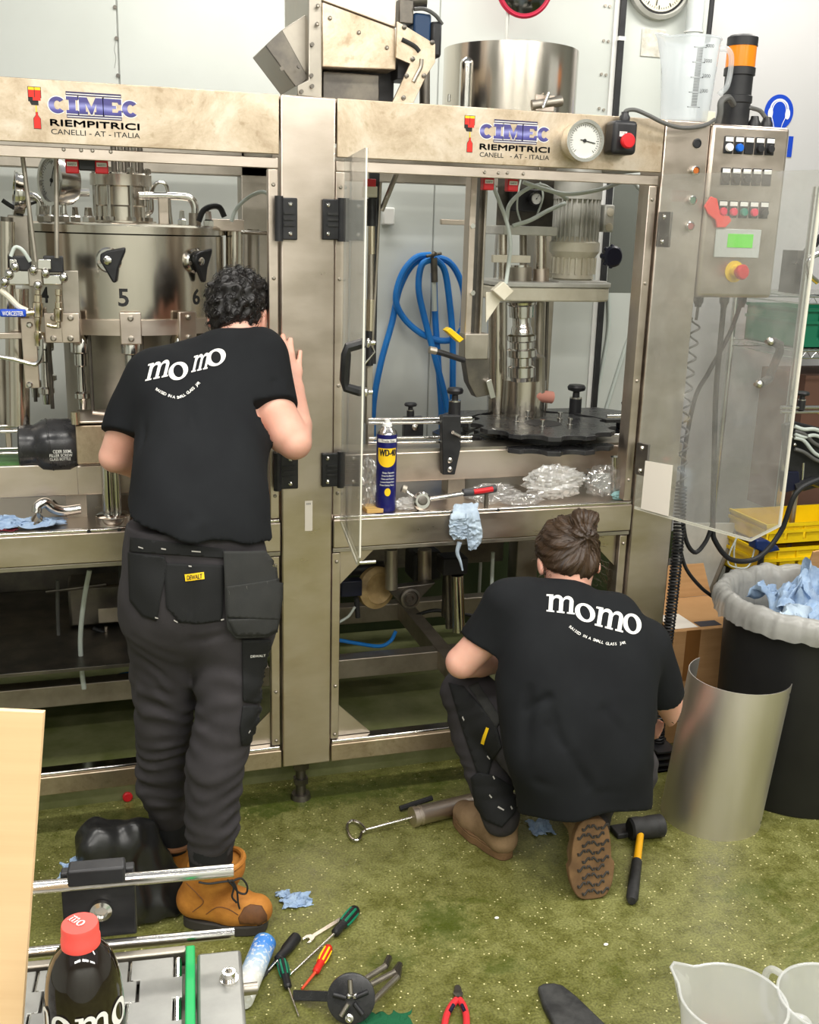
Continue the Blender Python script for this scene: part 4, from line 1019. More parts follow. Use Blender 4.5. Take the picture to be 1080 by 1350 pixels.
# belt housing plate
pl = [P(u, v, KY - 0.12) for (u, v) in ((641, 374), (641, 397), (793, 397), (793, 372))]
zt_, zb_ = pl[0].z, pl[1].z
xs0, xs1 = P(644, 385, KY).x, P(794, 385, KY).x
def rounded_plate(name, x0, x1, y0, y1, r, z0, z1, m, par, bevel=0.004):
    pts = [(x0, y0)]
    for i in range(9): a = -PI / 2 + PI / 2 * i / 8; pts.append((x1 - r + r * math.cos(a), y0 + r + r * math.sin(a)))
    for i in range(9): a = PI / 2 * i / 8; pts.append((x1 - r + r * math.cos(a), y1 - r + r * math.sin(a)))
    pts.append((x0, y1))
    return MB().prism(pts, (0, 0, z0), (1, 0, 0), (0, 1, 0), (0, 0, z1 - z0)).build(name, m, par, bevel=bevel)
rounded_plate('belt_housing', xs0, xs1, KY - 0.12, KY + 0.2, 0.09, zb_, zt_ - 0.012, 'cream', cp, 0.006)
rounded_plate('housing_lid', xs0, xs1 + 0.004, KY - 0.124, KY + 0.204, 0.09, zt_ - 0.010, zt_ + 0.006, 'grey_alu', cp, 0.003)
# motor, gearbox
mx = P(764, 300, KY).x; my = KY + 0.03
zz = lambda v: P(764, v, my - 0.08).z
mo = MB().lathe((mx, my, 0), (0, 0, 1), [(0.068, zz(326)), (0.068, zz(262))], n=40).build('motor', 'grey_alu', cp)
fin = MB()
for i in range(28):
    a = 2 * PI * i / 28; d = V(math.cos(a), math.sin(a), 0); t_ = V(-d.y, d.x, 0)
    fin.obox(V(mx, my, (zz(324) + zz(262)) / 2) + d * 0.072, d, t_, V(0, 0, 1), 0.012, 0.0022, (zz(262) - zz(324)) / 2)
fin.build('cooling_fins', 'grey_alu', mo)
MB().lathe((mx, my, 0), (0, 0, 1), [(0.086, zz(262)), (0.086, zz(232)), (0.08, zz(222)), (0, zz(221))], n=40).build('motor_cover', 'grey_alu', mo)
tb_ = MB().box((mx + 0.085, my - 0.05, zz(305)), (mx + 0.125, my + 0.03, zz(268))).build('terminal_box', 'grey_alu', mo, bevel=0.006)
for v in (278, 298): MB().lathe((mx + 0.105, my - 0.05, zz(v)), (0, -1, 0), [(0.014, 0), (0.014, 0.006), (0.008, 0.008)], n=16).build('cable_plug', 'cream', tb_)
MB().lathe((mx, my, 0), (0, 0, 1), [(0.06, zz(372)), (0.075, zz(368)), (0.07, zz(360)), (0.07, zz(342)), (0.082, zz(336)), (0.09, zz(332)), (0.09, zz(320)), (0.082, zz(318)), (0.07, zz(312))], n=40).build('gearbox', 'cream', mo)
gf = MB()
for i in range(20):
    a = 2 * PI * i / 20; d = V(math.cos(a), math.sin(a), 0); t_ = V(-d.y, d.x, 0)
    gf.obox(V(mx, my, (zz(362) + zz(340)) / 2) + d * 0.072, d, t_, V(0, 0, 1), 0.01, 0.003, (zz(340) - zz(362)) / 2)
gf.build('cooling_fins', 'cream', mo)
MB().box((mx - 0.1, my - 0.1, zz(378)), (mx + 0.09, my + 0.1, zz(370))).build('motor_plate', 'grey_alu', mo, bevel=0.004)
hw = P(805, 338, my - 0.1)
hwn = []
MB().lathe(hw + V(0, 0.06, 0), (0.05, -1, 0), [(0.012, 0), (0.012, 0.05), (0.032, 0.052), (0.037, 0.06), (0.037, 0.075), (0.03, 0.082), (0, 0.08)], n=32).build('hand_wheel', 'navy', cp)
for i in range(8):
    a = 2 * PI * i / 8; MB().ball(hw + V(math.cos(a) * 0.034, -0.008, math.sin(a) * 0.034), 0.0085, n=10, m=6).build('wheel_lobe', 'navy', [c_ for c_ in cp.children if c_.name.startswith('hand_wheel')][0])
# upper yoke with columns
MB().box((P(656, 300, KY).x, KY - 0.06, P(656, 309, KY).z), (P(726, 300, KY).x, KY + 0.12, P(656, 297, KY).z)).build('yoke_plate', 'grey_alu', cp, bevel=0.003)
for (u, w, y) in ((663, 12, KY + 0.08), (690, 10, KY + 0.09), (713, 15, KY - 0.01)):
    c2('yoke_column', u, 372, u, 308, w, y, 'tank' if w > 11 else 'dullsteel', cp)
c2('column_collar', 713, 372, 713, 354, 22, KY - 0.01, 'steel', cp)
c2('adjuster_nut', 686, 372, 686, 352, 30, KY - 0.02, 'dullsteel', cp)
c2('adjuster_disc', 686, 354, 686, 349, 24, KY - 0.02, 'bright', cp)
b2('yoke_cross_bar', 650, 337, 700, 346, KY - 0.03, 0.02, 'cream', cp)
b2('regulator_body', 676, 250, 715, 278, 0.62, 0.05, 'black', cp, 0.004)
gp = P(704, 262, 0.6); gauge('regulator_gauge', gp, (0.02, -1, 0), 0.022, cp, 'black', 0.025, needle=0.6)
b2('regulator_plate', 655, 232, 740, 298, 0.68, 0.01, 'darksteel', cp)
# column down to the table and capping head
c2('main_column', 656, 398, 656, 560, 26, KY + 0.1, 'tank', cp, n=36)
MB().cyl((P(688, 560, KY + 0.05).x, KY + 0.06, 1.12), (P(688, 560, KY + 0.05).x, KY + 0.06, P(688, 500, KY + 0.05).z), 0.085, n=40).build('head_pedestal', 'tank', cp)
for (u, w) in ((712, 12), (722, 4)): c2('guide_column', u, 398, u - 4, 545, w, KY + 0.08, 'dullsteel' if w > 5 else 'darksteel', cp)
a = P(688, 502, KY - 0.05); b = P(688, 398, KY - 0.05); L = (b - a).length; k = MPP(a)
pr = []
for h, w in ((0, 24), (.05, 26), (.06, 30), (.18, 30), (.2, 24), (.3, 24), (.32, 33), (.4, 33), (.42, 26), (.5, 26), (.52, 31), (.58, 31), (.6, 24), (.68, 22), (.7, 20), (.8, 20), (.81, 26), (.95, 27), (.97, 32), (1, 33)):
    pr.append((w * k / 2 * 1.2, L * h))
ch = MB().lathe(a, b - a, pr, n=32).build('capping_head', 'bright', cp)
for i in range(6):
    an = 2 * PI * i / 6; d = V(math.cos(an), math.sin(an), 0) * 0.03
    MB().cyl(a + d + V(0, 0, L * 0.02), a + d + V(0, 0, L * 0.3), 0.006, n=8).build('head_roller', 'dullsteel', ch)
MB().lathe(a + (b - a) * 0.82, b - a, [(0.038, 0), (0.040, 0.034)], n=24).build('head_bearing', 'cream', ch)
t2('guide_foot', [(705, 470, KY), (712, 472, KY), (712, 520, KY)], 14, 'dullsteel', cp, sm=0)
c2('rubber_stop', 704, 521, 728, 524, 16, KY, mat('faded_pink_rubber', S(190, 130, 115), 0.7), cp)
b2('grey_guard', 800, 238, 868, 386, 0.94, 0.006, mat('smoked_grey_guard', S(112, 116, 110), 0.35), cp, 0.001)
# pale grey cables
for pts in ([(650, 244, 0.3), (657, 262, 0.28), (668, 292, 0.27), (673, 320, 0.26), (671, 345, 0.26), (667, 374, 0.26)],
            [(690, 240, 0.3), (720, 250, 0.3), (750, 256, 0.3), (790, 250, 0.3), (818, 240, 0.35), (832, 232, 0.4)],
            [(668, 290, 0.3), (672, 270, 0.3), (690, 252, 0.32), (712, 244, 0.34), (730, 252, 0.36), (748, 262, 0.4)],
            [(676, 298, 0.36), (700, 290, 0.36), (722, 278, 0.4), (745, 268, 0.44)],
            [(834, 234, 0.5), (842, 248, 0.45), (852, 252, 0.4), (858, 246, 0.3)]):
    t2('cable', pts, 5.5, 'greyhose', cp)
t2('thin_cable', [(688, 232, 0.4), (684, 250, 0.4), (682, 275, 0.4), (687, 294, 0.4)], 2.5, 'greyhose', cp)
t2('thin_cable', [(712, 240, 0.4), (716, 260, 0.4), (708, 284, 0.4)], 2.5, 'greyhose', cp)

# ---------------------------------------------------------------- star wheel, guide table, rails
sw = thing('star_wheel', 'black two-layer star wheel with scalloped pockets on a steel hub', 'star wheel', (0.9, 0.42, WT))
SYc = 0.38
sc_ = P(716, 558, SYc); SX = sc_.x; SZ = sc_.z
SR = 96 * MPP(sc_)
def starplate(z0, z1, R, name, phase=0.0):
    pts = []
    N = 12
    for i in range(N * 12):
        a = 2 * PI * i / (N * 12); ph = (i % 12) / 12.0
        d = min(ph, 1 - ph) * 2  # 0 at pocket centre
        rr_ = R - 0.030 * math.sqrt(max(0.0, 1 - (d / 0.62) ** 2)) if d < 0.62 else R
        pts.append((rr_ * math.cos(a + phase), rr_ * math.sin(a + phase)))
    return MB().prism(pts, (SX, SYc, z0), (1, 0, 0), (0, 1, 0), (0, 0, z1 - z0)).build(name, 'blackgloss', sw, bevel=0.0015)
s1 = starplate(SZ - 0.016, SZ, SR, 'star_plate'); s2 = starplate(SZ - 0.066, SZ - 0.05, SR, 'star_plate')
MB().cyl((SX, SYc, SZ - 0.05), (SX, SYc, SZ - 0.016), 0.15, n=40).build('star_core', 'black', sw)
MB().lathe((SX, SYc, SZ), (0, 0, 1), [(0.066, 0.0), (0.066, 0.0012), (0, 0.0013)], n=40).build('hub_hole', 'rubber', sw)
for i in range(5):
    a = 2 * PI * i / 5 + 0.5; p = V(SX + 0.1 * math.cos(a), SYc + 0.1 * math.sin(a), SZ)
    MB().lathe(p, (0, 0, 1), [(0.01, 0), (0.01, 0.008), (0.006, 0.009), (0.006, 0.022), (0.009, 0.023), (0.009, 0.03), (0, 0.031)], n=14).build('hub_screw', 'bright', sw)
a = P(653, 556, SYc - 0.1); text('lettering', '1', (a.x, a.y, SZ + 0.0008), (1, 0, 0), (0, 1, 0), 0.03, 'print_white', sw)
MB().cyl((SX, SYc, WT), (SX, SYc, SZ - 0.066), 0.042, n=32).build('hub_shaft', 'tank', sw)
gt = thing('guide_table', 'black guide plates with mushroom clamp knobs behind the star wheel', 'guide plate', (0.9, 0.6, WT))
gz = SZ - 0.005
g_pts = []
x0, x1 = P(562, 545, 0.62).x, P(832, 545, 0.62).x
for i in range(25):
    a = PI + PI * i / 24
    g_pts.append((SX + (SR + 0.012) * math.cos(-a), SYc + (SR + 0.012) * math.sin(-a) * 1.0))
outer = [(x0, SYc + 0.02), (x0, SYc + 0.16), (x0 + 0.12, SYc + 0.3), (x1 - 0.12, SYc + 0.3), (x1, SYc + 0.14), (x1, SYc + 0.02)]
poly = outer + [p for p in g_pts if p[1] > SYc][::1]
arc = sorted([p for p in g_pts if p[1] >= SYc + 0.015], key=lambda p: -p[0])
for z0 in (SZ - 0.012, SZ - 0.062):
    MB().prism(outer + arc, (0, 0, z0), (1, 0, 0), (0, 1, 0), (0, 0, 0.012)).build('guide_plate', 'blackgloss', gt)
for (xx, yy) in ((x0 + 0.16, SYc + 0.25), (x1 - 0.16, SYc + 0.25)): MB().cyl((xx, yy, WT), (xx, yy, SZ - 0.012), 0.012, n=14).build('guide_post', 'dullsteel', gt)
def knob(u, vtop, vbase, Y, par, w=22, base=16):
    a = P(u, vbase, Y); b = P(u, vtop, Y); k = MPP(a); L = b.z - a.z
    o = MB().lathe(a, (0, 0, 1), [(base * k / 2, 0), (base * k / 2, L * 0.52)], n=24).build('knob_post', 'black', par)
    MB().lathe(a + V(0, 0, L * 0.52), (0, 0, 1), [(base * k / 2, 0), (base * k / 2, L * 0.05)], n=24).build('knob_washer', 'bright', o)
    MB().lathe(a + V(0, 0, L * 0.57), (0, 0, 1), [(w * k * 0.2, 0), (w * k * 0.18, L * 0.18), (w * k * 0.46, L * 0.24), (w * k * 0.5, L * 0.34), (w * k * 0.42, L * 0.42), (0, L * 0.43)], n=28).build('clamp_knob', 'black', o)
knob(599, 511, 549, 0.32, gt, 22, 16); knob(758, 507, 545, SYc + 0.2, gt, 24, 16)
knob(541, 531, 552, 0.5, gt, 17, 10); knob(826, 529, 552, 0.5, gt, 17, 12)
b2('rail_post', 533, 550, 559, 577, 0.5, 0.03, 'black', gt, 0.002)
b2('rail_post', 816, 550, 832, 574, 0.5, 0.03, 'black', gt, 0.002)
p = P(547, 563, 0.5); MB().lathe((p.x, 0.5, p.z), (0, -1, 0), [(0.012, 0), (0.012, 0.006), (0.006, 0.01)], n=12).build('post_bolt', 'bright', gt)
gr = thing('bottle_guide_rail', 'four parallel steel guide rods held by a tall black clamp over the right conveyor', 'guide rail', tuple(P(596, 630, 0.2)))
for (v, y) in ((553, 0.30), (558, 0.24), (578, 0.30), (584, 0.24)): c2('guide_rod', 486, v - 0, 622, v - 2, 4.5, y, 'bright', gr, n=12)
for (v, y) in ((549, 0.36), (574, 0.36)): c2('guide_rod', 800, v, 842, v - 1, 4.5, y, 'bright', gr, n=12)
poly2('rail_clamp', ((583, 548), (608, 548), (608, 590), (600, 626), (584, 626)), 0.20, 0.03, 'black', gr, 0.003)
for v in (607, 619):
    p = P(593, v, 0.2); MB().lathe((p.x, 0.2, p.z), (0, -1, 0), [(0.009, 0), (0.009, 0.004), (0.005, 0.007)], n=12).build('clamp_bolt', 'bright', gr)
t2('clamp_screw', [(597, 570, 0.18), (606, 575, 0.2)], 5, 'bright', gr, sm=0)
ob = thing('outfeed_conveyor', 'stainless outfeed conveyor bed under the star wheel', 'conveyor', (0.7, 0.3, WT))
zt1 = P(560, 596, 0.24).z; zt0 = P(560, 634, 0.24).z
MB().box((0.2, 0.24, zt0), (1.5, 0.36, zt1)).build('conveyor_bed', 'steel', ob, bevel=0.003)
MB().box((0.2, 0.245, zt1), (1.5, 0.355, zt1 + 0.01)).build('conveyor_chain', 'dullsteel', ob)
for x in (0.3, 0.62): MB().box((x, 0.26, WT), (x + 0.06, 0.33, zt0)).build('conveyor_leg', 'dullsteel', ob)
c2('adjust_pin', 811, 602, 811, 632, 12, 0.14, 'bright', ob)
p = P(811, 620, 0.2)
# pneumatic column by the left door
pc = thing('pneumatic_column', 'dark vertical air cylinder with chrome fittings inside the right bay beside the open door', 'air cylinder', tuple(P(491, 530, 0.34)))
b2('back_strip', 484, 226, 501, 480, 0.36, 0.02, 'black', pc)
c2('air_cylinder', 490, 262, 490, 298, 13, 0.33, 'black', pc); c2('chrome_fitting', 490, 296, 490, 335, 9, 0.33, 'brass', pc)
c2('air_cylinder', 489, 335, 489, 395, 9, 0.33, 'dullsteel', pc); c2('chrome_fitting', 489, 395, 488, 436, 12, 0.33, 'brass', pc)
c2('air_cylinder', 487, 436, 487, 482, 10, 0.33, 'black', pc); b2('cap_block', 482, 246, 498, 260, 0.32, 0.05, 'cream', pc); b2('red_block', 484, 236, 496, 246, 0.32, 0.05, 'red', pc)
t2('control_rod', [(502, 240, 0.32), (498, 330, 0.32), (494, 400, 0.32), (491, 458, 0.32)], 3.5, 'dullsteel', pc, sm=0)
t2('crank', [(490, 455, 0.32), (494, 464, 0.32), (481, 480, 0.32)], 3, 'bright', pc, sm=0)
t2('bracket_strut', [(524, 226, 0.34), (503, 278, 0.34)], 7, 'dullsteel', pc, sm=0)
b2('support_foot', 483, 482, 492, 560, 0.34, 0.03, 'dullsteel', pc)
p = P(488, 560, 0.35)
MB().box((p.x - 0.01, 0.34, WT), (p.x + 0.012, 0.37, p.z + 0.02)).build('support_foot', 'dullsteel', pc)
# rear steel strut in the right bay
b2('rear_strut', 582, 290, 616, 296, 0.6, 0.02, 'steel', mach)
# ================================================================ ON TOP OF THE MACHINE
TOPY = 0.25
hop = thing('cap_hopper', 'big boxy stainless cap hopper with tilted side bin on top of the machine', 'hopper', (0.3, 0.3, ZT))
HY = 0.16
poly2('hopper_body', ((425, 2), (522, 38), (522, 92), (425, 88)), HY, 0.40, 'stained', hop, 0.003)
poly2('hopper_top', ((425, -40), (524, -40), (522, 37), (425, 1)), HY + 0.004, 0.40, 'steel', hop, 0.003)
q = [(395, -40), (425, -40), (425, 128), (389, 126), (393, 110)]
poly2('hopper_side', ((407, -40), (425, -40), (425, 130), (392, 126), (392, 112), (407, 105)), HY + 0.01, 0.38, 'dullsteel', hop, 0.003)
poly2('side_bin', ((350, 60), (372, 39), (408, 16), (408, 100), (405, 104), (392, 116)), HY + 0.06, 0.25, 'dullsteel', hop, 0.003)
poly2('bin_front', ((350, 60), (372, 39), (407, 103), (391, 116)), HY + 0.045, 0.012, 'darksteel', hop, 0.002)
b2('hopper_recess', 424, 90, 520, 136, HY + 0.09, 0.25, 'black', hop)
for v in (99, 117):
    b2('recess_slat', 426, v, 500, v + 15, HY + 0.05, 0.03, 'darksteel', hop)
for (u, v) in ((435, 24), (473, 43), (510, 63), (419, 8), (418, 32)):
    p = P(u, v, HY); MB().lathe((p.x, HY, p.z), (0, -1, 0), [(0.006, 0), (0.006, 0.003), (0.003, 0.006)], n=10).build('bolt', 'dullsteel', hop)
for (u, v) in ((411, 59), (394, 88), (371, 91), (410, 100), (397, 121), (411, 114)):
    p = P(u, v, HY + 0.01); MB().lathe((p.x, HY + 0.01, p.z), (0, -1, 0), [(0.006, 0), (0.006, 0.01)], n=10).build('bolt', 'darksteel', hop)
# slotted curved bracket
br_ = [(524, 28), (574, 58), (574, 82), (562, 100), (545, 136), (517, 136), (541, 84), (522, 76)]
sb = poly2('slotted_bracket', br_, HY - 0.02, 0.01, 'stained', hop, 0.001)
MB().tube([P(u, v, HY - 0.021) for (u, v) in ((530, 52), (540, 57), (548, 62), (553, 68))], 0.0065, n=8).build('slot', 'rubber', sb)
MB().tube([P(u, v, HY - 0.021) for (u, v) in ((556, 78), (555, 88), (550, 98), (545, 108))], 0.0065, n=8).build('slot', 'dullsteel', sb)
for (u, v) in ((533, 36), (570, 56), (544, 78), (536, 100), (559, 100), (532, 129)):
    p = P(u, v, HY - 0.02); MB().lathe((p.x, HY - 0.02, p.z), (0, -1, 0), [(0.007, 0), (0.007, 0.004), (0.003, 0.006)], n=10).build('bolt', 'darksteel', sb)
b2('bracket_tray', 524, 74, 546, 104, HY + 0.02, 0.1, 'black', hop)
# vibrator motor behind the hopper
vm = thing('vibrator_motor', 'black and blue electric motor bolted behind the cap hopper', 'motor', tuple(P(565, 60, 0.34)))
b2('motor_body', 545, 18, 570, 60, 0.33, 0.1, mat('dark_blue_paint', S(30, 62, 100), 0.4), vm, 0.008)
b2('terminal_box', 568, 28, 584, 75, 0.32, 0.1, 'black', vm, 0.01)
b2('motor_plate', 526, 0, 546, 30, 0.33, 0.08, 'darksteel', vm, 0.003)
c2('motor_end', 538, 2, 560, 0, 22, 0.36, 'darksteel', vm)
c2('motor_leg', 560, 58, 560, 140, 14, 0.38, 'darksteel', vm)
t2('cable', [(546, 12, 0.32), (560, 12, 0.32), (574, 20, 0.32), (583, 32, 0.33)], 5, 'greycable', vm)
# round steel cap bowl
cb_ = thing('cap_bowl', 'large round polished steel bowl on top of the machine behind the right header', 'bowl', tuple(P(675, 150, 0.5)))
bcx = P(672, 110, 0.52).x; bR = 88 * MPP(P(672, 110, 0.52)); bzt = P(672, 68, 0.52 - 0.0).z
MB().lathe((bcx, 0.52, ZT - 0.03), (0, 0, 1), [(bR * 0.96, 0), (bR, 0.004), (bR, bzt - ZT + 0.03), (bR - 0.004, bzt - ZT + 0.03), (bR - 0.004, 0.05), (0, 0.05)], n=72).build('bowl_wall', 'tank', cb_)
p0 = P(632, 78, 0.52 - bR); p1 = P(632, 142, 0.52 - bR)
a_ = math.asin((p0.x - bcx) / bR); nn = V(math.sin(a_), -math.cos(a_), 0)
sl = [V(bcx, 0.52, 0) + nn * (bR + 0.001) + V(0, 0, z) for z in np.linspace(p1.z, p0.z, 8)]
MB().tube(sl, 0.022, n=14, sm=0).ball(sl[-1], 0.022).build('bowl_fin', 'bright', cb_)
c2('bowl_clamp', 700, 139, 740, 133, 14, 0.30, 'dullsteel', cb_); b2('bowl_clamp', 706, 126, 732, 146, 0.29, 0.03, 'steel', cb_); c2('clamp_screw', 716, 142, 724, 122, 5, 0.28, 'bright', cb_)
for (u, v) in ((592, 134), (752, 77), (746, 141)):
    p = P(u, v, 0.2 if u < 600 else 0.42); MB().cyl(p, p + V(0, 0, 0.02), 0.005, n=10).build('stud', 'bright', cb_)
# clear measuring jug
def milky(name, dif, col):
    m, nt, b = newmat(name); out = nt.nodes['Material Output']
    tr = nd(nt, 'ShaderNodeBsdfTransparent'); gl = nd(nt, 'ShaderNodeBsdfGlossy'); gl.inputs['Roughness'].default_value = 0.15
    df = nd(nt, 'ShaderNodeBsdfDiffuse'); df.inputs['Color'].default_value = rgba(col); tl_ = nd(nt, 'ShaderNodeBsdfTranslucent'); tl_.inputs['Color'].default_value = rgba(col)
    mm = nd(nt, 'ShaderNodeMixShader'); mm.inputs[0].default_value = 0.5; lk(nt, df.outputs[0], mm.inputs[1]); lk(nt, tl_.outputs[0], mm.inputs[2])
    m1 = nd(nt, 'ShaderNodeMixShader'); m1.inputs[0].default_value = dif; lk(nt, tr.outputs[0], m1.inputs[1]); lk(nt, mm.outputs[0], m1.inputs[2])
    fw = nd(nt, 'ShaderNodeLayerWeight'); fp5 = nd(nt, 'ShaderNodeMath', operation='POWER'); fp5.inputs[1].default_value = 5.0; lk(nt, fw.outputs['Facing'], fp5.inputs[0])
    fr = nd(nt, 'ShaderNodeMath', operation='MULTIPLY_ADD'); fr.inputs[1].default_value = 0.6; fr.inputs[2].default_value = 0.04; lk(nt, fp5.outputs[0], fr.inputs[0])
    m2 = nd(nt, 'ShaderNodeMixShader'); lk(nt, fr.outputs[0], m2.inputs[0]); lk(nt, m1.outputs[0], m2.inputs[1]); lk(nt, gl.outputs[0], m2.inputs[2])
    lk(nt, m2.outputs[0], out.inputs['Surface']); return m
M['clearplastic'] = milky('milky_clear_plastic', 0.32, (0.82, 0.87, 0.9))
def jug(name, c, R0, R1, H, label, hdir, mt, spout_dir, group=None, scale=True, tick_dir=None):
    c = Vector(c)
    t = thing(name, label, 'jug', tuple(c), group)
    n = 48; b = MB(); sp_ = math.atan2(spout_dir[1], spout_dir[0])
    rows = []
    for (f, wall_) in [(x / 10, 0) for x in range(11)] + [(1, 1), (0.5, 1), (0.02, 1)]:
        ring = []
        for i in range(n):
            a = 2 * PI * i / n; d = abs((a - sp_ + PI) % (2 * PI) - PI)
            r = R0 + (R1 - R0) * f
            bul = max(0.0, (f - 0.72) / 0.28) ** 1.6 * math.exp(-(d / 0.22) ** 2) * 0.30 * R1
            rr_ = r + bul - (0.0022 if wall_ else 0)
            if f == 1 and wall_ == 0: pass
            ring.append(c + V(rr_ * math.cos(a), rr_ * math.sin(a), 0.002 + H * f + (0.012 * math.exp(-(d / 0.22) ** 2) if f == 1 else 0)))
        rows.append(ring)
    vs = [p for r in rows for p in r]; fs = []
    for j in range(len(rows) - 1):
        for i in range(n): fs.append((j * n + i, j * n + (i + 1) % n, (j + 1) * n + (i + 1) % n, (j + 1) * n + i))
    fs.append(tuple(range(n - 1, -1, -1))); fs.append(tuple((len(rows) - 1) * n + i for i in range(n)))
    b.add(vs, fs); body = b.build('jug_body', mt, t)
    rim = [rows[10][i] for i in range(n)]
    MB().tube(rim, 0.0035, n=8, sm=0, closed=True).build('jug_rim', mt, t)
    hd = Vector((hdir[0], hdir[1], 0)).normalized()
    MB().tube([c + hd * (R1 * 0.99) + V(0, 0, H * 0.93), c + hd * (R1 + 0.035) + V(0, 0, H * 0.92), c + hd * (R1 + 0.05) + V(0, 0, H * 0.8), c + hd * (R1 + 0.045) + V(0, 0, H * 0.5), c + hd * (R1 + 0.02) + V(0, 0, H * 0.38)], 0.0085, n=10).build('jug_handle', mt, t)
    if scale:
        td = tick_dir or (-0.15, -1); an0 = math.atan2(td[1], td[0]); sc_b = MB()
        for i in range(41):
            f = 0.16 + 0.7 * i / 40; r = R0 + (R1 - R0) * f + 0.0008; L = (0.04 if i % 10 == 0 else 0.018)
            for s0 in (0,):
                q = [c + V(r * math.cos(an0 + s_ / r), r * math.sin(an0 + s_ / r), 0.002 + H * f + dz) for s_, dz in ((-L * 0.5, -0.001), (L * 0.5, -0.001), (L * 0.5, 0.001), (-L * 0.5, 0.001))]
                sc_b.add(q, [(0, 1, 2, 3)])
        sc_b.build('jug_scale', mat('grey_print', S(50, 52, 52), 0.6), body, smooth=0)
        for i, tx in enumerate(('1000', '2000', '3000', '4000')):
            f = 0.16 + 0.7 * (i + 1) / 4; r = R0 + (R1 - R0) * f + 0.001; a = an0 + 0.016 / r
            tdv = V(-math.sin(a), math.cos(a), 0)
            text('lettering', tx, c + V(r * math.cos(a), r * math.sin(a), 0.002 + H * f + 0.001), tdv, (0, 0, 1), 0.010, 'print_black', body)
    return t
jb = P(905, 163, 0.06); jk = MPP(jb)
jug('measuring_jug', (jb.x, 0.075, ZT), 31 * jk, 38 * jk, 0.24, 'tall clear measuring jug with printed scale on top of the machine', (1, -0.1), 'clearplastic', (-1, 0.1), tick_dir=(-0.2, -1))
b2('terminal_block', 929, 147, 944, 164, 0.02, 0.02, 'cream', cab, 0.002)

# ================================================================ ON THE WALL
cl = thing('wall_clock', 'round grey wall clock high on the white wall', 'clock', tuple(P(868, -22, WY - 0.01)))
cc = P(868, -24, WY - 0.006); cR = 47 * MPP(cc)
MB().lathe(cc, (0, -1, 0), [(cR, 0), (cR, 0.03), (cR * 0.9, 0.04), (cR * 0.86, 0.025), (0, 0.025)], n=56).build('clock_case', 'grey_alu', cl)
MB().lathe(cc + V(0, -0.025, 0), (0, -1, 0), [(cR * 0.8, 0), (0, 0.001)], n=48).build('clock_face', mat('cream_dial', S(225, 218, 196), 0.5), cl)
MB().lathe(cc + V(0, -0.025, 0), (0, -1, 0), [(cR * 0.86, 0), (cR * 0.86, 0.002), (cR * 0.8, 0.003), (cR * 0.8, 0)], n=48).build('clock_bezel', 'print_black', cl)
tkb = MB()
for i in range(60):
    a = 2 * PI * i / 60; d = V(math.sin(a), 0, math.cos(a)); L = 0.1 if i % 5 == 0 else 0.05
    tkb.obox(cc + V(0, -0.027, 0) + d * cR * (0.74 - L / 2), d, V(0, 1, 0), d.cross(V(0, 1, 0)), cR * L / 2, 0.0004, cR * (0.014 if i % 5 == 0 else 0.006))
tkb.build('clock_marks', 'print_black', cl)
for L, a, w in ((0.45, 5.4, 0.04), (0.66, 3.3, 0.028)):
    d = V(math.sin(a), 0, math.cos(a)); MB().bar(cc + V(0, -0.029, 0), cc + V(0, -0.029, 0) + d * cR * L, w * cR, 0.001, hint=(0, 1, 0)).build('clock_hand', 'print_black', cl)
mr = thing('convex_mirror', 'round red-rimmed mirror on a thin grey pole behind the steel bowl', 'mirror', tuple(P(668, 110, 1.15)))
mc = P(692, -18, 1.12); mR = 36 * MPP(mc)
MB().lathe(mc, (-0.1, -1, -0.15), [(mR * 1.06, -0.01), (mR * 1.08, 0.006), (mR, 0.012), (mR * 0.97, 0.008)], n=48).build('mirror_rim', mat('red_rim', S(190, 40, 70), 0.4), mr)
MB().lathe(mc, (-0.1, -1, -0.15), [(mR, 0.004), (mR * 0.8, 0.012), (mR * 0.4, 0.018), (0, 0.02)], n=48).build('mirror_glass', mat('dark_mirror', (0.12, 0.13, 0.13), 0.12, 1.0), mr)
MB().cyl(P(670, 8, 1.15), V(P(666, 60, 1.15).x, 1.15, 0.08), 0.007, n=12).build('mirror_pole', 'grey_alu', mr)
# black cable trunking
tr_ = thing('cable_trunking', 'black vertical cable trunking clipped to the white wall', 'trunking', tuple(P(811, 150, WY)))
a = P(814, 75, WY)
MB().box((a.x - 0.012, WY - 0.03, 0.3), (a.x + 0.012, WY - 0.0061, 3.85)).build('trunking', 'black', tr_)
MB().box((a.x - 0.034, WY - 0.015, 0.3), (a.x - 0.013, WY - 0.0061, 3.85)).build('trunking_edge', 'white', tr_)
for v in (50,): p = P(812, v, WY - 0.03); MB().box((a.x - 0.016, WY - 0.034, p.z - 0.008), (a.x + 0.016, WY - 0.0062, p.z + 0.008)).build('trunking_clip', 'white', tr_)
# white downpipe with black cable
dpipe = thing('wall_downpipe', 'pale round downpipe with a black cable strapped to it on the wall', 'pipe', tuple(P(925, 60, 1.2)))
pp = P(920, 20, 1.22); MB().cyl((pp.x, 1.24, 0.0), (pp.x, 1.24, 3.8), 0.036, n=28).build('pipe', mat('pale_pipe_plastic', S(196, 202, 202), 0.4), dpipe)
MB().tube([V(pp.x + 0.045, 1.2, 3.8), V(pp.x + 0.05, 1.2, 2.75), V(pp.x + 0.035, 1.2, 2.6), V(pp.x + 0.038, 1.2, 2.3), V(pp.x + 0.045, 1.2, 1.2)], 0.011, n=10).build('cable', 'blackcable', dpipe)
for z in (2.68, 2.5): MB().lathe((pp.x, 1.24, z), (0, 0, 1), [(0.040, 0), (0.040, 0.006)], n=28).build('cable_tie', 'white', dpipe)
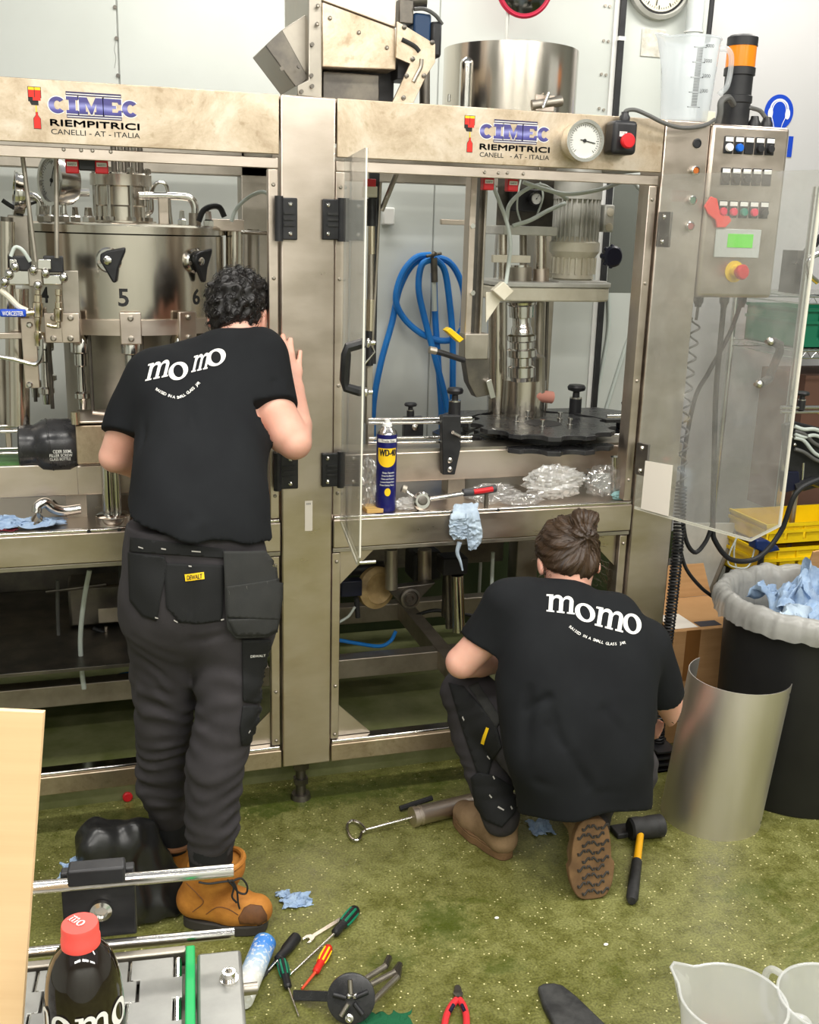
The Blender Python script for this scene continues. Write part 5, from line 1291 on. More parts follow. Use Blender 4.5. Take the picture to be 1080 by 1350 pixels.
# label plate on the wall
lb_ = P(844, 74, WY - 0.007); rt_ = P(878, 40, WY - 0.007)
wp = MB().box((lb_.x, WY - 0.010, lb_.z), (rt_.x, WY - 0.0062, rt_.z)).build('wall_notice', mat('crinkled_clear_label', S(214, 212, 204), 0.25, c2=S(190, 186, 172), nscale=30, bump=0.5, bscale=40), None, bevel=0.002)
tag(wp, 'small crinkled notice sleeve on the wall beneath the clock', 'notice')
# hearing protection sign
sg = thing('hearing_protection_sign', 'round blue ear protection sign on the wall behind the control cabinet', 'sign', tuple(P(1027, 148, WY)))
sc0 = P(1027, 148, WY - 0.007); sR = 22 * MPP(sc0); M['signblue'] = mat('sign_blue', S(10, 62, 178), 0.45)
MB().lathe(sc0, (0, -1, 0), [(sR, 0), (sR, 0.002), (0, 0.0021)], n=48).build('sign_disc', 'signblue', sg)
def flat(poly, m, d, name): MB().add([sc0 + V(x * sR, -d, z * sR) for x, z in poly], [tuple(range(len(poly)))]).build(name, m, sg, smooth=0)
arc_o = [(0.66 * math.cos(math.radians(a)), 0.14 + 0.62 * math.sin(math.radians(a))) for a in range(-5, 186, 8)]
arc_i = [(0.56 * math.cos(math.radians(a)), 0.14 + 0.52 * math.sin(math.radians(a))) for a in range(185, -6, -8)]
flat(arc_o + arc_i, 'print_white', 0.0026, 'headband')
head = [(0.46 * math.cos(math.radians(a)), 0.08 + 0.52 * math.sin(math.radians(a))) for a in range(0, 181, 10)] + [(-0.44, -0.3), (-0.3, -0.62), (-0.24, -0.86), (0.24, -0.86), (0.3, -0.62), (0.44, -0.3)]
flat([(x * 1.12, z * 1.06 + 0.01) for x, z in head], 'print_white', 0.0023, 'head_outline'); flat(head, 'signblue', 0.0029, 'head')
for s_ in (-1, 1): flat([(s_ * (0.60 + 0.17 * math.cos(math.radians(a))), -0.08 + 0.30 * math.sin(math.radians(a))) for a in range(0, 360, 15)], 'print_white', 0.0032, 'ear_cup')
sg2 = MB().box((P(1036, 207, WY).x, WY - 0.009, P(1036, 207, WY).z), (P(1045, 180, WY).x, WY - 0.0062, P(1045, 180, WY).z)).build('blue_notice', 'signblue')
tag(sg2, 'small blue notice under the round blue ear protection sign', 'sign')
# blue hose coiled on the wall
hs = thing('blue_hose', 'coiled blue water hose hanging on the wall inside the right bay', 'hose', tuple(P(570, 340, WY)))
HYw = WY - 0.06
def hy(i): return HYw - 0.02 * (i % 3)
coils = [
    [(493, 620), (492, 540), (502, 480), (517, 425), (527, 380), (545, 348), (568, 340)],
    [(568, 336), (548, 340), (530, 362), (522, 395), (533, 420), (556, 440), (580, 449), (600, 446), (612, 430)],
    [(568, 342), (556, 350), (552, 380), (560, 420), (576, 480), (590, 540), (592, 600)],
    [(572, 360), (574, 420), (578, 480), (582, 540), (583, 600)],
    [(568, 338), (590, 344), (604, 362), (612, 390), (610, 430)],
    [(572, 340), (586, 356), (593, 400), (597, 450), (597, 520), (597, 600)]]
for i, c_ in enumerate(coils): t2('hose_loop', [(u, v, hy(i)) for u, v in c_], 8.5, 'bluehose', hs)
t2('hose_tail', [(572, 372, HYw - 0.05), (573, 410, HYw - 0.05)], 7, 'greyhose', hs)
t2('hose_hook', [(566, 338, WY - 0.007), (570, 338, HYw - 0.06), (574, 332, HYw - 0.07)], 5, 'darksteel', hs)
c2('hose_valve', 572, 340, 573, 372, 9, HYw - 0.05, 'darksteel', hs); t2('valve_lever', [(562, 338, HYw - 0.06), (582, 334, HYw - 0.06)], 4, 'darksteel', hs)
# white socket in the right bay
sk = P(512, 290, WY - 0.05)
skt = MB().box((sk.x - 0.02, WY - 0.045, sk.z - 0.02), (sk.x + 0.03, WY - 0.0062, sk.z + 0.05)).build('wall_socket', 'white', None, bevel=0.006)
tag(skt, 'white plug socket on the wall behind the dark air cylinder', 'socket')
for (pts, nm) in (([(780, 560, WY - 0.014), (795, 480, WY - 0.014), (803, 430, WY - 0.014), (802, 380, WY - 0.014)], 'a'), ([(790, 570, WY - 0.014), (815, 490, WY - 0.014), (830, 445, WY - 0.014), (836, 440, WY - 0.014)], 'b')):
    o = t2('hanging_cable', pts, 5, 'greyhose', None); tag(o, 'pale grey cable hanging down the wall behind the star wheel' if nm == 'a' else 'thinner pale cable branching towards the right post behind the star wheel', 'cable')

# ================================================================ RIGHT SIDE: cables, rack, crates, bin
ck = thing('coiled_cable', 'black spring-coiled cable hanging from the control cabinet beside the right post', 'cable', tuple(P(880, 860, 0.0)))
def coil(path, r, wire, pitch_px, name, m, par):
    pts = catmull([P(*p) for p in path], 40); Ls = [0]
    for a, b in zip(pts[:-1], pts[1:]): Ls.append(Ls[-1] + (b - a).length)
    out = []; turns = Ls[-1] / pitch_px
    N = int(turns * 12)
    j = 0
    for i in range(N + 1):
        s = Ls[-1] * i / N
        while j < len(Ls) - 2 and Ls[j + 1] < s: j += 1
        t = (s - Ls[j]) / max(1e-9, Ls[j + 1] - Ls[j]); p = pts[j].lerp(pts[j + 1], t)
        d = (pts[j + 1] - pts[j]).normalized(); x, y, _ = frame_from(d, (0, 1, 0))
        a = 2 * PI * turns * i / N
        out.append(p + x * (r * math.cos(a)) + y * (r * math.sin(a)))
    MB().tube(out, wire, n=6, sm=0).build(name, m, par)
coil([(918, 420, 0.08), (912, 470, 0.07), (905, 530, 0.06), (901, 590, 0.05), (898, 640, 0.04)], 0.015, 0.0035, 0.05, 'stretched_coil', 'greycable', ck)
coil([(898, 640, 0.02), (896, 690, 0.0), (890, 760, 0.0), (882, 830, 0.0), (872, 900, 0.0), (868, 1000, 0.0)], 0.017, 0.004, 0.012, 'tight_coil', 'blackcable', ck)
t2('lead', [(921, 397, 0.08), (920, 408, 0.08), (918, 422, 0.08)], 4, 'greycable', ck)
for i, (pts, lab) in enumerate((
    ([(955, 397, 0.08), (950, 450, 0.08), (944, 520, 0.08), (942, 600, 0.07), (940, 690, 0.06), (944, 715, 0.06), (965, 738, 0.06), (1000, 735, 0.06), (1030, 700, 0.06), (1050, 650, 0.05), (1085, 630, 0.05)], 'thick black cable looping below the guard door corner'),
    ([(978, 397, 0.09), (962, 440, 0.09), (935, 490, 0.09), (915, 530, 0.09), (900, 620, 0.06), (902, 700, 0.05), (915, 728, 0.05), (930, 715, 0.05), (940, 690, 0.05)], 'black cable dropping diagonally behind the guard door'),
    ([(896, 720, 0.05), (905, 750, 0.04), (925, 775, 0.04), (945, 790, 0.04)], 'black cable running down behind the coiled cable'))):
    tag(t2('power_cable', pts, 7 - i, 'blackcable', None), lab, 'cable')
for i, (pts, lab) in enumerate((([(972, 708, 0.3), (962, 730, 0.3), (962, 745, 0.3), (985, 748, 0.3), (994, 728, 0.3), (996, 712, 0.3)], 'thin white wire loop hanging beside the yellow crates'), ([(970, 710, 0.32), (968, 735, 0.32), (976, 765, 0.32), (984, 790, 0.32)], 'thin white wire trailing down towards the waste bin'))):
    tag(t2('white_wire', pts, 2.2, 'greyhose', None, n=6), lab, 'wire')
# wall-side grey machine panel behind the bin
gp_ = thing('stainless_chute', 'sloping grey steel chute behind the waste bin', 'chute', tuple(P(930, 860, 0.6)))
poly2('chute_panel', ((890, 690), (975, 690), (915, 830), (890, 860)), 0.55, 0.01, 'grey_alu', gp_)
t2('chute_edge', [(975, 690, 0.545), (915, 832, 0.545)], 6, 'dullsteel', gp_, sm=0)
b2('chute_base', 885, 820, 930, 1000, 0.56, 0.3, 'darksteel', gp_)
MB().box((P(890, 900, 0.56).x, 0.57, 0.0), (P(925, 900, 0.56).x, 0.8, 0.5)).build('chute_base', 'darksteel', gp_)
# wire shelving rack with crates
M['chrome'] = mat('chrome_wire', (0.7, 0.7, 0.68), 0.15, 1.0)
rk = thing('wire_rack', 'chrome wire shelving rack beyond the guard door', 'rack', tuple(P(1060, 900, 0.75)))
RY0, RY1 = 0.62, 1.08; RX0, RX1 = P(1038, 560, RY0).x, P(1038, 560, RY0).x + 1.0
for (x, y) in ((RX0, RY0), (RX1, RY0), (RX0, RY1), (RX1, RY1)):
    po = MB().cyl((x, y, 0), (x, y, 2.05), 0.0135, n=16).build('rack_post', 'chrome', rk)
    MB().lathe((x, y, 0), (0, 0, 1), [(0.0145, 0.02 + 0.0)] + [(0.0145 if j % 2 else 0.012, 0.03 + 0.0125 * j) for j in range(1, 160)], n=12).build('post_grooves', 'chrome', po)
for v in (391, 463, 885):
    z = P(1055, v, RY0).z
    sh = MB()
    for y in (RY0, RY1):
        for dz in (0, -0.028): sh.cyl((RX0, y, z + dz), (RX1, y, z + dz), 0.0035, n=8)
        pts = [(RX0 + (RX1 - RX0) * i / 40, y, z - (0.028 if i % 2 else 0)) for i in range(41)]
        sh.tube(pts, 0.002, n=6, sm=0)
    for x in (RX0, RX1):
        for dz in (0, -0.028): sh.cyl((x, RY0, z + dz), (x, RY1, z + dz), 0.0035, n=8)
    for i in range(1, 36): xx = RX0 + (RX1 - RX0) * i / 36; sh.cyl((xx, RY0, z + 0.004), (xx, RY1, z + 0.004), 0.002, n=6)
    sh.build('wire_shelf', 'chrome', rk)
    if v < 500:
        ca_ = P(1055, v + 0, RY0).z
        for y in ():
            pass
def crate(x0, y0, z0, w, d, h, m, label, group=None, slots=6):
    t = thing('crate', label, 'crate', (x0 + w / 2, y0 + d / 2, z0), group)
    b = MB(); tw = 0.006
    b.box((x0, y0, z0), (x0 + w, y0 + d, z0 + tw))
    b.box((x0, y0, z0), (x0 + tw, y0 + d, z0 + h)).box((x0 + w - tw, y0, z0), (x0 + w, y0 + d, z0 + h)).box((x0, y0 + d - tw, z0), (x0 + w, y0 + d, z0 + h))
    b.build('crate_shell', m, t)
    # slotted front
    fb_ = MB(); n = slots; sw_ = w / n
    fb_.box((x0, y0, z0), (x0 + w, y0 + tw, z0 + h * 0.22)).box((x0, y0, z0 + h * 0.62), (x0 + w, y0 + tw, z0 + h))
    for i in range(n): fb_.box((x0 + sw_ * i + sw_ * 0.18, y0, z0 + h * 0.22), (x0 + sw_ * (i + 1) - sw_ * 0.0 - (0 if i < n - 1 else 0), y0 + tw, z0 + h * 0.62))
    fb_.build('crate_front', m, t)
    rb_ = MB()
    for zz_ in (h * 0.66, h * 0.97): rb_.box((x0 - 0.008, y0 - 0.01, z0 + zz_ - 0.006), (x0 + w + 0.008, y0 + d + 0.008, z0 + zz_ + 0.006)) if False else rb_.box((x0 - 0.008, y0 - 0.01, z0 + zz_ - 0.006), (x0 + w + 0.008, y0 + 0.002, z0 + zz_ + 0.006)).box((x0 - 0.008, y0, z0 + zz_ - 0.006), (x0 + 0.002, y0 + d, z0 + zz_ + 0.006))
    for i in range(n + 1): xx = x0 + sw_ * i; rb_.box((xx - 0.003, y0 - 0.006, z0 + h * 0.62), (xx + 0.003, y0 + 0.001, z0 + h))
    rb_.build('crate_rib', m, t)
    return t
gz_ = P(1055, 463, RY0).z + 0.007
crate(RX0 + 0.03, RY0 + 0.03, gz_, 0.5, 0.38, 0.16, 'green', 'dark green plastic crate on the wire rack')
gz_ = P(1055, 391, RY0).z + 0.007
# clear bags and black basket on the upper shelf
bsk = thing('black_basket', 'black slatted plastic basket leaning on the upper rack shelf', 'basket', (RX0 + 0.3, RY0 + 0.2, gz_))
for i in range(9):
    a = P(1052 + i * 5, 336 - i * 4.5, RY0 + 0.1); MB().bar(a + V(0, 0, -0.035), a + V(0.06, 0.02, 0.04), 0.007, 0.012, hint=(0, 1, 0)).build('basket_slat', 'black', bsk)
MB().bar(P(1046, 348, RY0 + 0.11), P(1100, 298, RY0 + 0.11), 0.008, 0.02, hint=(0, 1, 0)).build('basket_rail', 'black', bsk)
MB().box((P(1046, 385, RY0 + 0.1).x, RY0 + 0.1, gz_), (P(1046, 385, RY0 + 0.1).x + 0.03, RY0 + 0.2, P(1046, 330, RY0 + 0.1).z)).build('basket_side', 'black', bsk)
tb2 = t2('steel_hook', [(1078, 372, RY0 - 0.02), (1068, 362, RY0 - 0.02), (1066, 345, RY0 - 0.02), (1076, 336, RY0 - 0.02), (1090, 334, RY0 - 0.02)], 7, 'bright', None)
tag(tb2, 'bent steel pipe hooked over the rack edge', 'pipe')
# brown cardboard stock on the rack
cbx = MB().box((P(1050, 600, RY0 + 0.1).x, RY0 + 0.1, P(1055, 690, RY0).z), (RX1 - 0.1, RY1 - 0.05, P(1055, 500, RY0).z)).build('brown_carton', mat('brown_carton', S(98, 70, 58), 0.8), None)
tag(cbx, 'dark brown carton stack standing inside the wire rack', 'carton')
# yellow crates stacked in front of the rack
M['yellow2'] = mat('yellow_crate_plastic', S(240, 205, 10), 0.4, c2=S(225, 188, 5), nscale=6)
YC = 0.34
c0 = P(1000, 755, YC); c1 = P(1003, 700, YC)
yz0 = c0.z - 0.06; 
crate(P(1000, 740, YC).x, YC, P(1000, 768, YC).z, 0.6, 0.25, P(1000, 725, YC).z - P(1000, 768, YC).z, 'yellow2', 'lower yellow slotted crate beneath another behind the waste bin', None, 7)
crate(P(1006, 740, YC).x, YC, P(1000, 724, YC).z + 0.012, 0.6, 0.25, P(1000, 697, YC).z - P(1000, 724, YC).z, 'yellow2', 'upper yellow slotted crate stacked on the other behind the waste bin', None, 7)
base_ = MB().box((P(1000, 740, YC).x + 0.02, YC + 0.03, 0.0), (P(1000, 740, YC).x + 0.58, YC + 0.24, P(1000, 768, YC).z - 0.001)).build('crate_dolly', 'darksteel')
tag(base_, 'dark stand under the yellow crates behind the waste bin', 'stand')
bt = thing('blue_tool_case', 'dark blue pointed plastic tool beside the yellow crates', 'tool', tuple(P(1010, 724, YC - 0.05)))
poly2('tool_shell', ((998, 712), (1012, 712), (1026, 720), (1030, 726), (1010, 730), (996, 724)), YC - 0.06, 0.05, mat('deep_blue_plastic', S(22, 44, 96), 0.35), bt, 0.006)
MB().cyl(P(1005, 726, YC - 0.04), P(1003, 732, YC - 0.04) + V(0, 0, -0.2), 0.012).build('tool_stem', 'blackcable', bt)
# labelling machine fragment right edge: black arm, cables
lm = thing('cable_drum_arm', 'black bracket arm with bundled cables jutting in beside the guard door', 'machine part', tuple(P(1060, 660, 0.4)))
AY = 0.36
poly2('arm_plate', ((1036, 560), (1050, 556), (1090, 566), (1090, 640), (1060, 648), (1046, 640), (1038, 610)), AY, 0.03, 'black', lm, 0.004)
poly2('arm_foot', ((1034, 622), (1054, 622), (1056, 645), (1034, 650)), AY - 0.01, 0.03, 'navy', lm, 0.003)
t2('arm_bar', [(1046, 642, AY), (1070, 634, AY), (1095, 642, AY)], 13, 'black', lm, sm=0)
for v in (537, 543): c2('guide_rod', 1030, v, 1100, v, 5, AY, 'bright', lm, n=12)
for i, (v0, v1) in enumerate(((560, 566), (566, 585), (575, 598), (590, 606), (570, 574))):
    t2('cable', [(1048, v0 + 2, AY - 0.02), (1060, v0 + 6, AY - 0.03), (1075, v1, AY - 0.03), (1095, v1 + 8, AY - 0.02)], 5, 'greyhose' if i % 2 == 0 else 'greycable', lm)
for (u, v) in ((1044, 576), (1048, 586), (1040, 590)): p = P(u, v, AY - 0.01); MB().ball(p, 0.008).build('plug', 'bright', lm)
knob(1056, 516, 540, AY, lm, 18, 10)
MB().cyl(P(1050, 640, AY + 0.05), V(P(1050, 640, AY + 0.05).x, AY + 0.05, 0), 0.012, n=14).build('arm_leg', 'dullsteel', lm)
MB().cyl(P(1059, 610, AY + 0.0), P(1057, 640, AY), 0.006, n=10).build('arm_pin', 'bright', lm)
# ================================================================ PEOPLE
M['skin'] = mat('skin', S(234, 184, 164), 0.5, c2=S(222, 162, 142), nscale=9, sss=0.25, lohi=(0.3, 0.75))
M['tee'] = mat('black_cotton', (0.0068, 0.0076, 0.0092), 0.9, c2=(0.0095, 0.0108, 0.0125), nscale=7, bump=0.18, bscale=900, spec=0.3)
M['cargo'] = mat('charcoal_work_trouser', (0.027, 0.024, 0.0265), 0.88, c2=(0.037, 0.033, 0.036), nscale=9, bump=0.2, bscale=700)
M['cargob'] = mat('black_cordura', (0.006, 0.0065, 0.007), 0.8, bump=0.25, bscale=800)
M['cargog'] = mat('grey_cordura', (0.022, 0.023, 0.022), 0.88, c2=(0.030, 0.030, 0.028), nscale=12, bump=0.25, bscale=800)
M['stitch'] = mat('pale_stitching', (0.45, 0.43, 0.4), 0.8)
M['hairblack'] = mat('black_hair', (0.006, 0.005, 0.005), 0.38, c2=(0.014, 0.012, 0.011), nscale=60)
M['hairbrown'] = mat('brown_hair', (0.022, 0.012, 0.007), 0.42, c2=(0.06, 0.034, 0.018), nscale=25, stretch=(1, 1, 0.4))
M['tan'] = mat('tan_nubuck', S(196, 132, 52), 0.75, c2=S(158, 98, 34), nscale=12, bump=0.2, bscale=200)
M['tanwear'] = mat('worn_brown_leather', S(120, 78, 42), 0.7, c2=S(92, 60, 36), nscale=18)
M['bootsole'] = mat('dark_rubber_sole', (0.04, 0.035, 0.03), 0.7)
M['suede'] = mat('dusty_brown_suede', S(148, 122, 92), 0.85, c2=S(122, 98, 70), nscale=14, bump=0.2, bscale=300)
M['gum'] = mat('gum_sole', S(128, 98, 66), 0.75, c2=S(104, 78, 52), nscale=20)
rng = np.random.RandomState(3)
def folds(seed, amp, fmin, fmax, n=10, aniso=(1, 1, 1)):
    r = np.random.RandomState(seed); K = r.normal(size=(n, 3)) * np.array(aniso); K /= np.linalg.norm(K, axis=1)[:, None]
    K *= (2 * PI * np.exp(r.uniform(np.log(fmin), np.log(fmax), n)))[:, None]; ph = r.uniform(0, 2 * PI, n)
    def f(X, Y, Z):
        s = np.zeros(len(X))
        for k, p in zip(K, ph): s += np.sin(k[0] * X + k[1] * Y + k[2] * Z + p + 0.6 * np.sin(0.5 * (k[1] * X + k[2] * Y)))
        return amp * s / math.sqrt(n)
    return f
def creases(lines):
    """lines: (a, b, width, depth): soft grooves and ridges between points"""
    def f(X, Y, Z):
        s = np.zeros(len(X))
        for a, b, w, d in lines:
            a = np.array(a); ab = np.array(b) - a; L2 = (ab ** 2).sum()
            t = np.clip(((X - a[0]) * ab[0] + (Y - a[1]) * ab[1] + (Z - a[2]) * ab[2]) / L2, 0, 1)
            D = np.sqrt((X - a[0] - t * ab[0]) ** 2 + (Y - a[1] - t * ab[1]) ** 2 + (Z - a[2] - t * ab[2]) ** 2)
            s += d * np.exp(-(D / w) ** 2) * np.sqrt(np.maximum(0, np.sin(PI * t)))
        return s
    return f
def legfold(axis_a, axis_b, freq, amp, seed):
    a = np.array(axis_a); d = np.array(axis_b) - a; L = np.linalg.norm(d); d = d / L
    nz = folds(seed, 1.0, 2, 6, 6)
    def f(X, Y, Z):
        s = (X - a[0]) * d[0] + (Y - a[1]) * d[1] + (Z - a[2]) * d[2]
        n = nz(X, Y, Z); w = np.clip((s + 0.05) / 0.1, 0, 1) * np.clip((L + 0.05 - s) / 0.1, 0, 1)
        return w * amp * np.sin(2 * PI * freq * (s + 0.028 * n)) * (0.6 + 0.4 * np.sin(3.1 * n))
    return f
def finish(sdf, name, m, parent, smooth=2):
    me = sdf.mesh(name, smooth); o = link(name, me, m, parent, smooth=180); return o, bvh(me)
# ---- flat work projected on to cloth along the line of sight of the photo, kept as geometry on the cloth
def subdiv_polys(polys, maxlen):
    bm = bmesh.new()
    for poly in polys:
        vs = [bm.verts.new((p[0], p[1], 0)) for p in poly]
        try: bm.faces.new(vs)
        except ValueError: pass
    bmesh.ops.triangulate(bm, faces=bm.faces[:])
    for _ in range(7):
        es = [e for e in bm.edges if e.calc_length() > maxlen]
        if not es: break
        bmesh.ops.subdivide_edges(bm, edges=es, cuts=1)
        bmesh.ops.triangulate(bm, faces=[f for f in bm.faces if len(f.verts) > 3])
    bm.verts.ensure_lookup_table(); bm.verts.index_update()
    vs = [(v.co.x, v.co.y) for v in bm.verts]; fs = [tuple(v.index for v in f.verts) for f in bm.faces]
    bm.free(); return vs, fs
def decal(tree, polys, off, name, m, parent, thick=0.0, maxlen=6.0):
    vs, fs = subdiv_polys(polys, maxlen)
    out = []; nor = []; bad = set()
    for i, (u, v) in enumerate(vs):
        d = ray(u, v).normalized(); h, n, _, _ = tree.ray_cast(CAM, d)
        if h is None: bad.add(i); out.append(Vector((0, 0, 0))); nor.append(Vector((0, -1, 0))); continue
        if n.dot(d) > 0: n = -n
        n = (n - d * 0.7).normalized()
        out.append(h + n * off); nor.append(n)
    fs = [f for f in fs if not any(i in bad for i in f)]
    # drop faces that jump across a fold to something far behind
    def ok(f):
        e = max((out[f[i]] - out[f[(i + 1) % 3]]).length for i in range(3)); return e < 0.06
    fs = [f for f in fs if ok(f)]
    used = sorted({i for f in fs for i in f}); mp = {i: j for j, i in enumerate(used)}
    me = bpy.data.meshes.new(name); me.from_pydata([out[i] for i in used], [], [tuple(mp[i] for i in f) for f in fs])
    bm = bmesh.new(); bm.from_mesh(me); bmesh.ops.recalc_face_normals(bm, faces=bm.faces); bm.to_mesh(me); bm.free()
    o = link(name, me, m, parent, smooth=180)
    if thick:
        s = o.modifiers.new('thickness', 'SOLIDIFY'); s.thickness = thick; s.offset = 0
    return o
def ring_polys(cx, cy, rx, ry, ix, iy, tilt=0.0, n=28):
    c, s = math.cos(tilt), math.sin(tilt); P_ = []
    for i in range(n):
        a, b = 2 * PI * i / n, 2 * PI * (i + 1) / n
        o1 = (cx + rx * math.cos(a), cy + ry * math.sin(a)); o2 = (cx + rx * math.cos(b), cy + ry * math.sin(b))
        f = lambda t: (cx + ix * math.cos(t) * c - iy * math.sin(t) * s, cy + ix * math.cos(t) * s + iy * math.sin(t) * c)
        P_.append([o1, o2, f(b), f(a)])
    return P_
def rect(x0, y0, x1, y1): return [(x0, y0), (x1, y0), (x1, y1), (x0, y1)]
def letter_m(arches=2):
    """serif m in a box about 1.4 wide and 1 tall (y up)"""
    L = []
    xs = [0.16, 0.66, 1.16][:arches + 1]
    for x in xs:
        L += [rect(x, 0.0, x + 0.2, 0.78), rect(x - 0.09, 0, x + 0.29, 0.09)]
    L += [rect(xs[0], 0.7, xs[0] + 0.2, 0.98), [(0.02, 0.88), (0.2, 0.88), (0.36, 1.0), (0.02, 0.98)]]
    for x in xs[:-1]:
        x0, x1 = x + 0.16, x + 0.7
        n = 10; o = []; i_ = []
        for k in range(n + 1):
            t = k / n; a = PI * (1 - t)
            o.append(((x0 + x1) / 2 + (x1 - x0) / 2 * math.cos(a), 0.70 + 0.31 * math.sin(a)))
            i_.append(((x0 + x1) / 2 - 0.05 + (x1 - x0) / 2 * 0.62 * math.cos(a), 0.66 + 0.17 * math.sin(a)))
        for k in range(n): L.append([o[k], o[k + 1], i_[k + 1], i_[k]])
    return L
def letter_o(): return ring_polys(0.46, 0.5, 0.46, 0.52, 0.23, 0.38, 0.25)
def place(polys, o, ex, ey): return [[(o[0] + p[0] * ex[0] + p[1] * ey[0], o[1] + p[0] * ex[1] + p[1] * ey[1]) for p in poly] for poly in polys]
def arc_text(tree, s, pts, h, name, m, parent, off=0.0015):
    path = catmull([Vector((p[0], p[1], 0)) for p in pts], 12)
    Ls = [0]
    for a, b in zip(path[:-1], path[1:]): Ls.append(Ls[-1] + (b - a).length)
    polys = []; n = len(s)
    for i, chh in enumerate(s):
        if chh == ' ': continue
        me = textmesh(chh, 1.0, 0.012); t = Ls[-1] * (i + 0.5) / n
        j = max(k for k in range(len(Ls)) if Ls[k] <= t); j = min(j, len(path) - 2)
        p = path[j].lerp(path[j + 1], (t - Ls[j]) / max(1e-6, Ls[j + 1] - Ls[j])); d = (path[j + 1] - path[j]).normalized()
        xs = [v.co.x for v in me.vertices]; cx = (min(xs) + max(xs)) / 2; kk = h / 0.7
        ex = (d.x * kk, d.y * kk); ey = (d.y * kk, -d.x * kk)
        for pg in me.polygons:
            polys.append([(p.x + (me.vertices[v].co.x - cx) * ex[0] + (me.vertices[v].co.y - 0.35) * ey[0], p.y + (me.vertices[v].co.x - cx) * ex[1] + (me.vertices[v].co.y - 0.35) * ey[1]) for v in pg.vertices])
        bpy.data.meshes.remove(me)
    return decal(tree, polys, off, name, m, parent, maxlen=8)
def hairtubes(tree_pts, name, m, parent, r=0.0012):
    b = MB()
    for pts in tree_pts: b.tube(pts, r, n=4, sm=0, r_end=r * 0.4)
    return b.build(name, m, parent)
def T(v): return np.array(tuple(v))

# ---------------------------------------------------------------- standing man
pa = thing('person', 'standing person in black t-shirt and dark work trousers leaning into the left bay', 'person', (-0.30, -0.42, 0))
Hc = P(315, 406, 0.07); Nk = P(314, 449, -0.025)
g = Vector((0.42, 0.86, -0.28)).normalized(); sd = g.cross(V(0, 0, 1)).normalized(); hu = sd.cross(g)
RH = [[sd[i], g[i], hu[i]] for i in range(3)]
body = SDF((-0.62, -0.66, 0.03), (0.11, 0.26, 1.76), 0.0045)
body.ell(Hc, (0.073, 0.092, 0.1), 0.02, RH)
body.ell(Hc + g * 0.035 - hu * 0.055, (0.055, 0.062, 0.07), 0.03, RH)
body.cone(Hc + g * 0.095 - hu * 0.01, Hc + g * 0.108 - hu * 0.035, 0.009, 0.013, 0.012)
for s_ in (-1, 1):
    body.ell(Hc + g * 0.082 + sd * 0.032 * s_ + hu * 0.0, (0.014, 0.008, 0.01), 0.006, RH)
    ec = Hc + sd * 0.081 * s_ - hu * 0.032 - g * 0.004
    body.ell(ec, (0.008, 0.02, 0.032), 0.006, RH); body.ell(ec + sd * 0.007 * s_ + g * 0.003, (0.005, 0.011, 0.02), 0.004, RH, sub=True)
body.cone(Hc - hu * 0.05 - g * 0.02, Nk + V(0, 0, -0.02), 0.056, 0.06, 0.03)
Lsh, Rsh = P(192, 497, -0.12), P(349, 477, -0.14)
body.loft([(P(236, 486, -0.07), P(336, 466, -0.08), 0.045), (P(235, 560, -0.22), P(300, 555, -0.22), 0.085), (P(245, 660, -0.38), P(290, 665, -0.38), 0.085), (P(232, 760, -0.42), P(300, 780, -0.42), 0.08)], 4)
Lel, Lwr = P(152, 602, -0.13), P(222, 618, 0.10)
body.chain([(Lsh, 0.055), (P(168, 560, -0.14), 0.049), (Lel, 0.043), (Lel.lerp(Lwr, 0.35) + V(0, 0, -0.004), 0.044), (Lwr, 0.028)], 0.015)
Rel, Rwr = P(388, 583, -0.265), P(388, 514, -0.062)
body.chain([(Rsh, 0.062), (P(360, 540, -0.22), 0.059), (P(378, 572, -0.25), 0.056), (Rel, 0.047), (Rel.lerp(Rwr, 0.3), 0.049), (Rwr, 0.029)], 0.018)
# right hand flat on the post
kn = [(377, 484), (381, 483), (387, 485), (394, 490)]; tips = [(366, 452), (373, 443), (383, 448), (396, 464)]
for (ku, kv), (tu, tv), rad, jy in zip(kn, tips, (0.0085, 0.009, 0.0088, 0.0078), (-0.02, -0.022, -0.021, -0.018)):
    a = P(ku, kv, -0.034); b = P(ku * 0.5 + tu * 0.5 - 0.5, kv * 0.5 + tv * 0.5, jy - 0.006); c = P(tu, tv, -0.0095)
    body.chain([(Rwr.lerp(a, 0.45), 0.012), (a, rad * 1.25), (b, rad * 1.08), (c, rad * 0.92)], 0.004)
body.cone(Rwr, P(386, 497, -0.045), 0.026, 0.024, 0.012, flat=((0.2, 1, 0), 0.62))
body.cone(P(384, 500, -0.045), P(389, 490, -0.036), 0.024, 0.022, 0.008, flat=((0, 1, 0), 0.55))
body.chain([(P(382, 508, -0.05), 0.014), (P(374, 500, -0.035), 0.011), (P(366, 492, -0.014), 0.0095)], 0.006)
# left hand, closed round the machine rail inside the bay
fd = (Lwr - Lel).normalized(); hb = Lwr + fd * 0.07
body.cone(Lwr, hb, 0.027, 0.03, 0.012, flat=((0, 0, 1), 0.6))
for i in range(4):
    o_ = hb + V(0.0, 0.0, 0.024 - 0.016 * i) + fd * 0.012; m1 = o_ + fd * 0.038 + V(-0.01, 0, 0); m2 = m1 + fd * 0.012 + V(0.02, 0.01, -0.004)
    body.chain([(hb, 0.014), (o_, 0.010), (m1, 0.009), (m2, 0.008)], 0.004)
body.chain([(Lwr + fd * 0.03, 0.014), (Lwr + fd * 0.06 + V(0.0, 0, 0.035), 0.011), (Lwr + fd * 0.09 + V(0, 0, 0.04), 0.009)], 0.006)
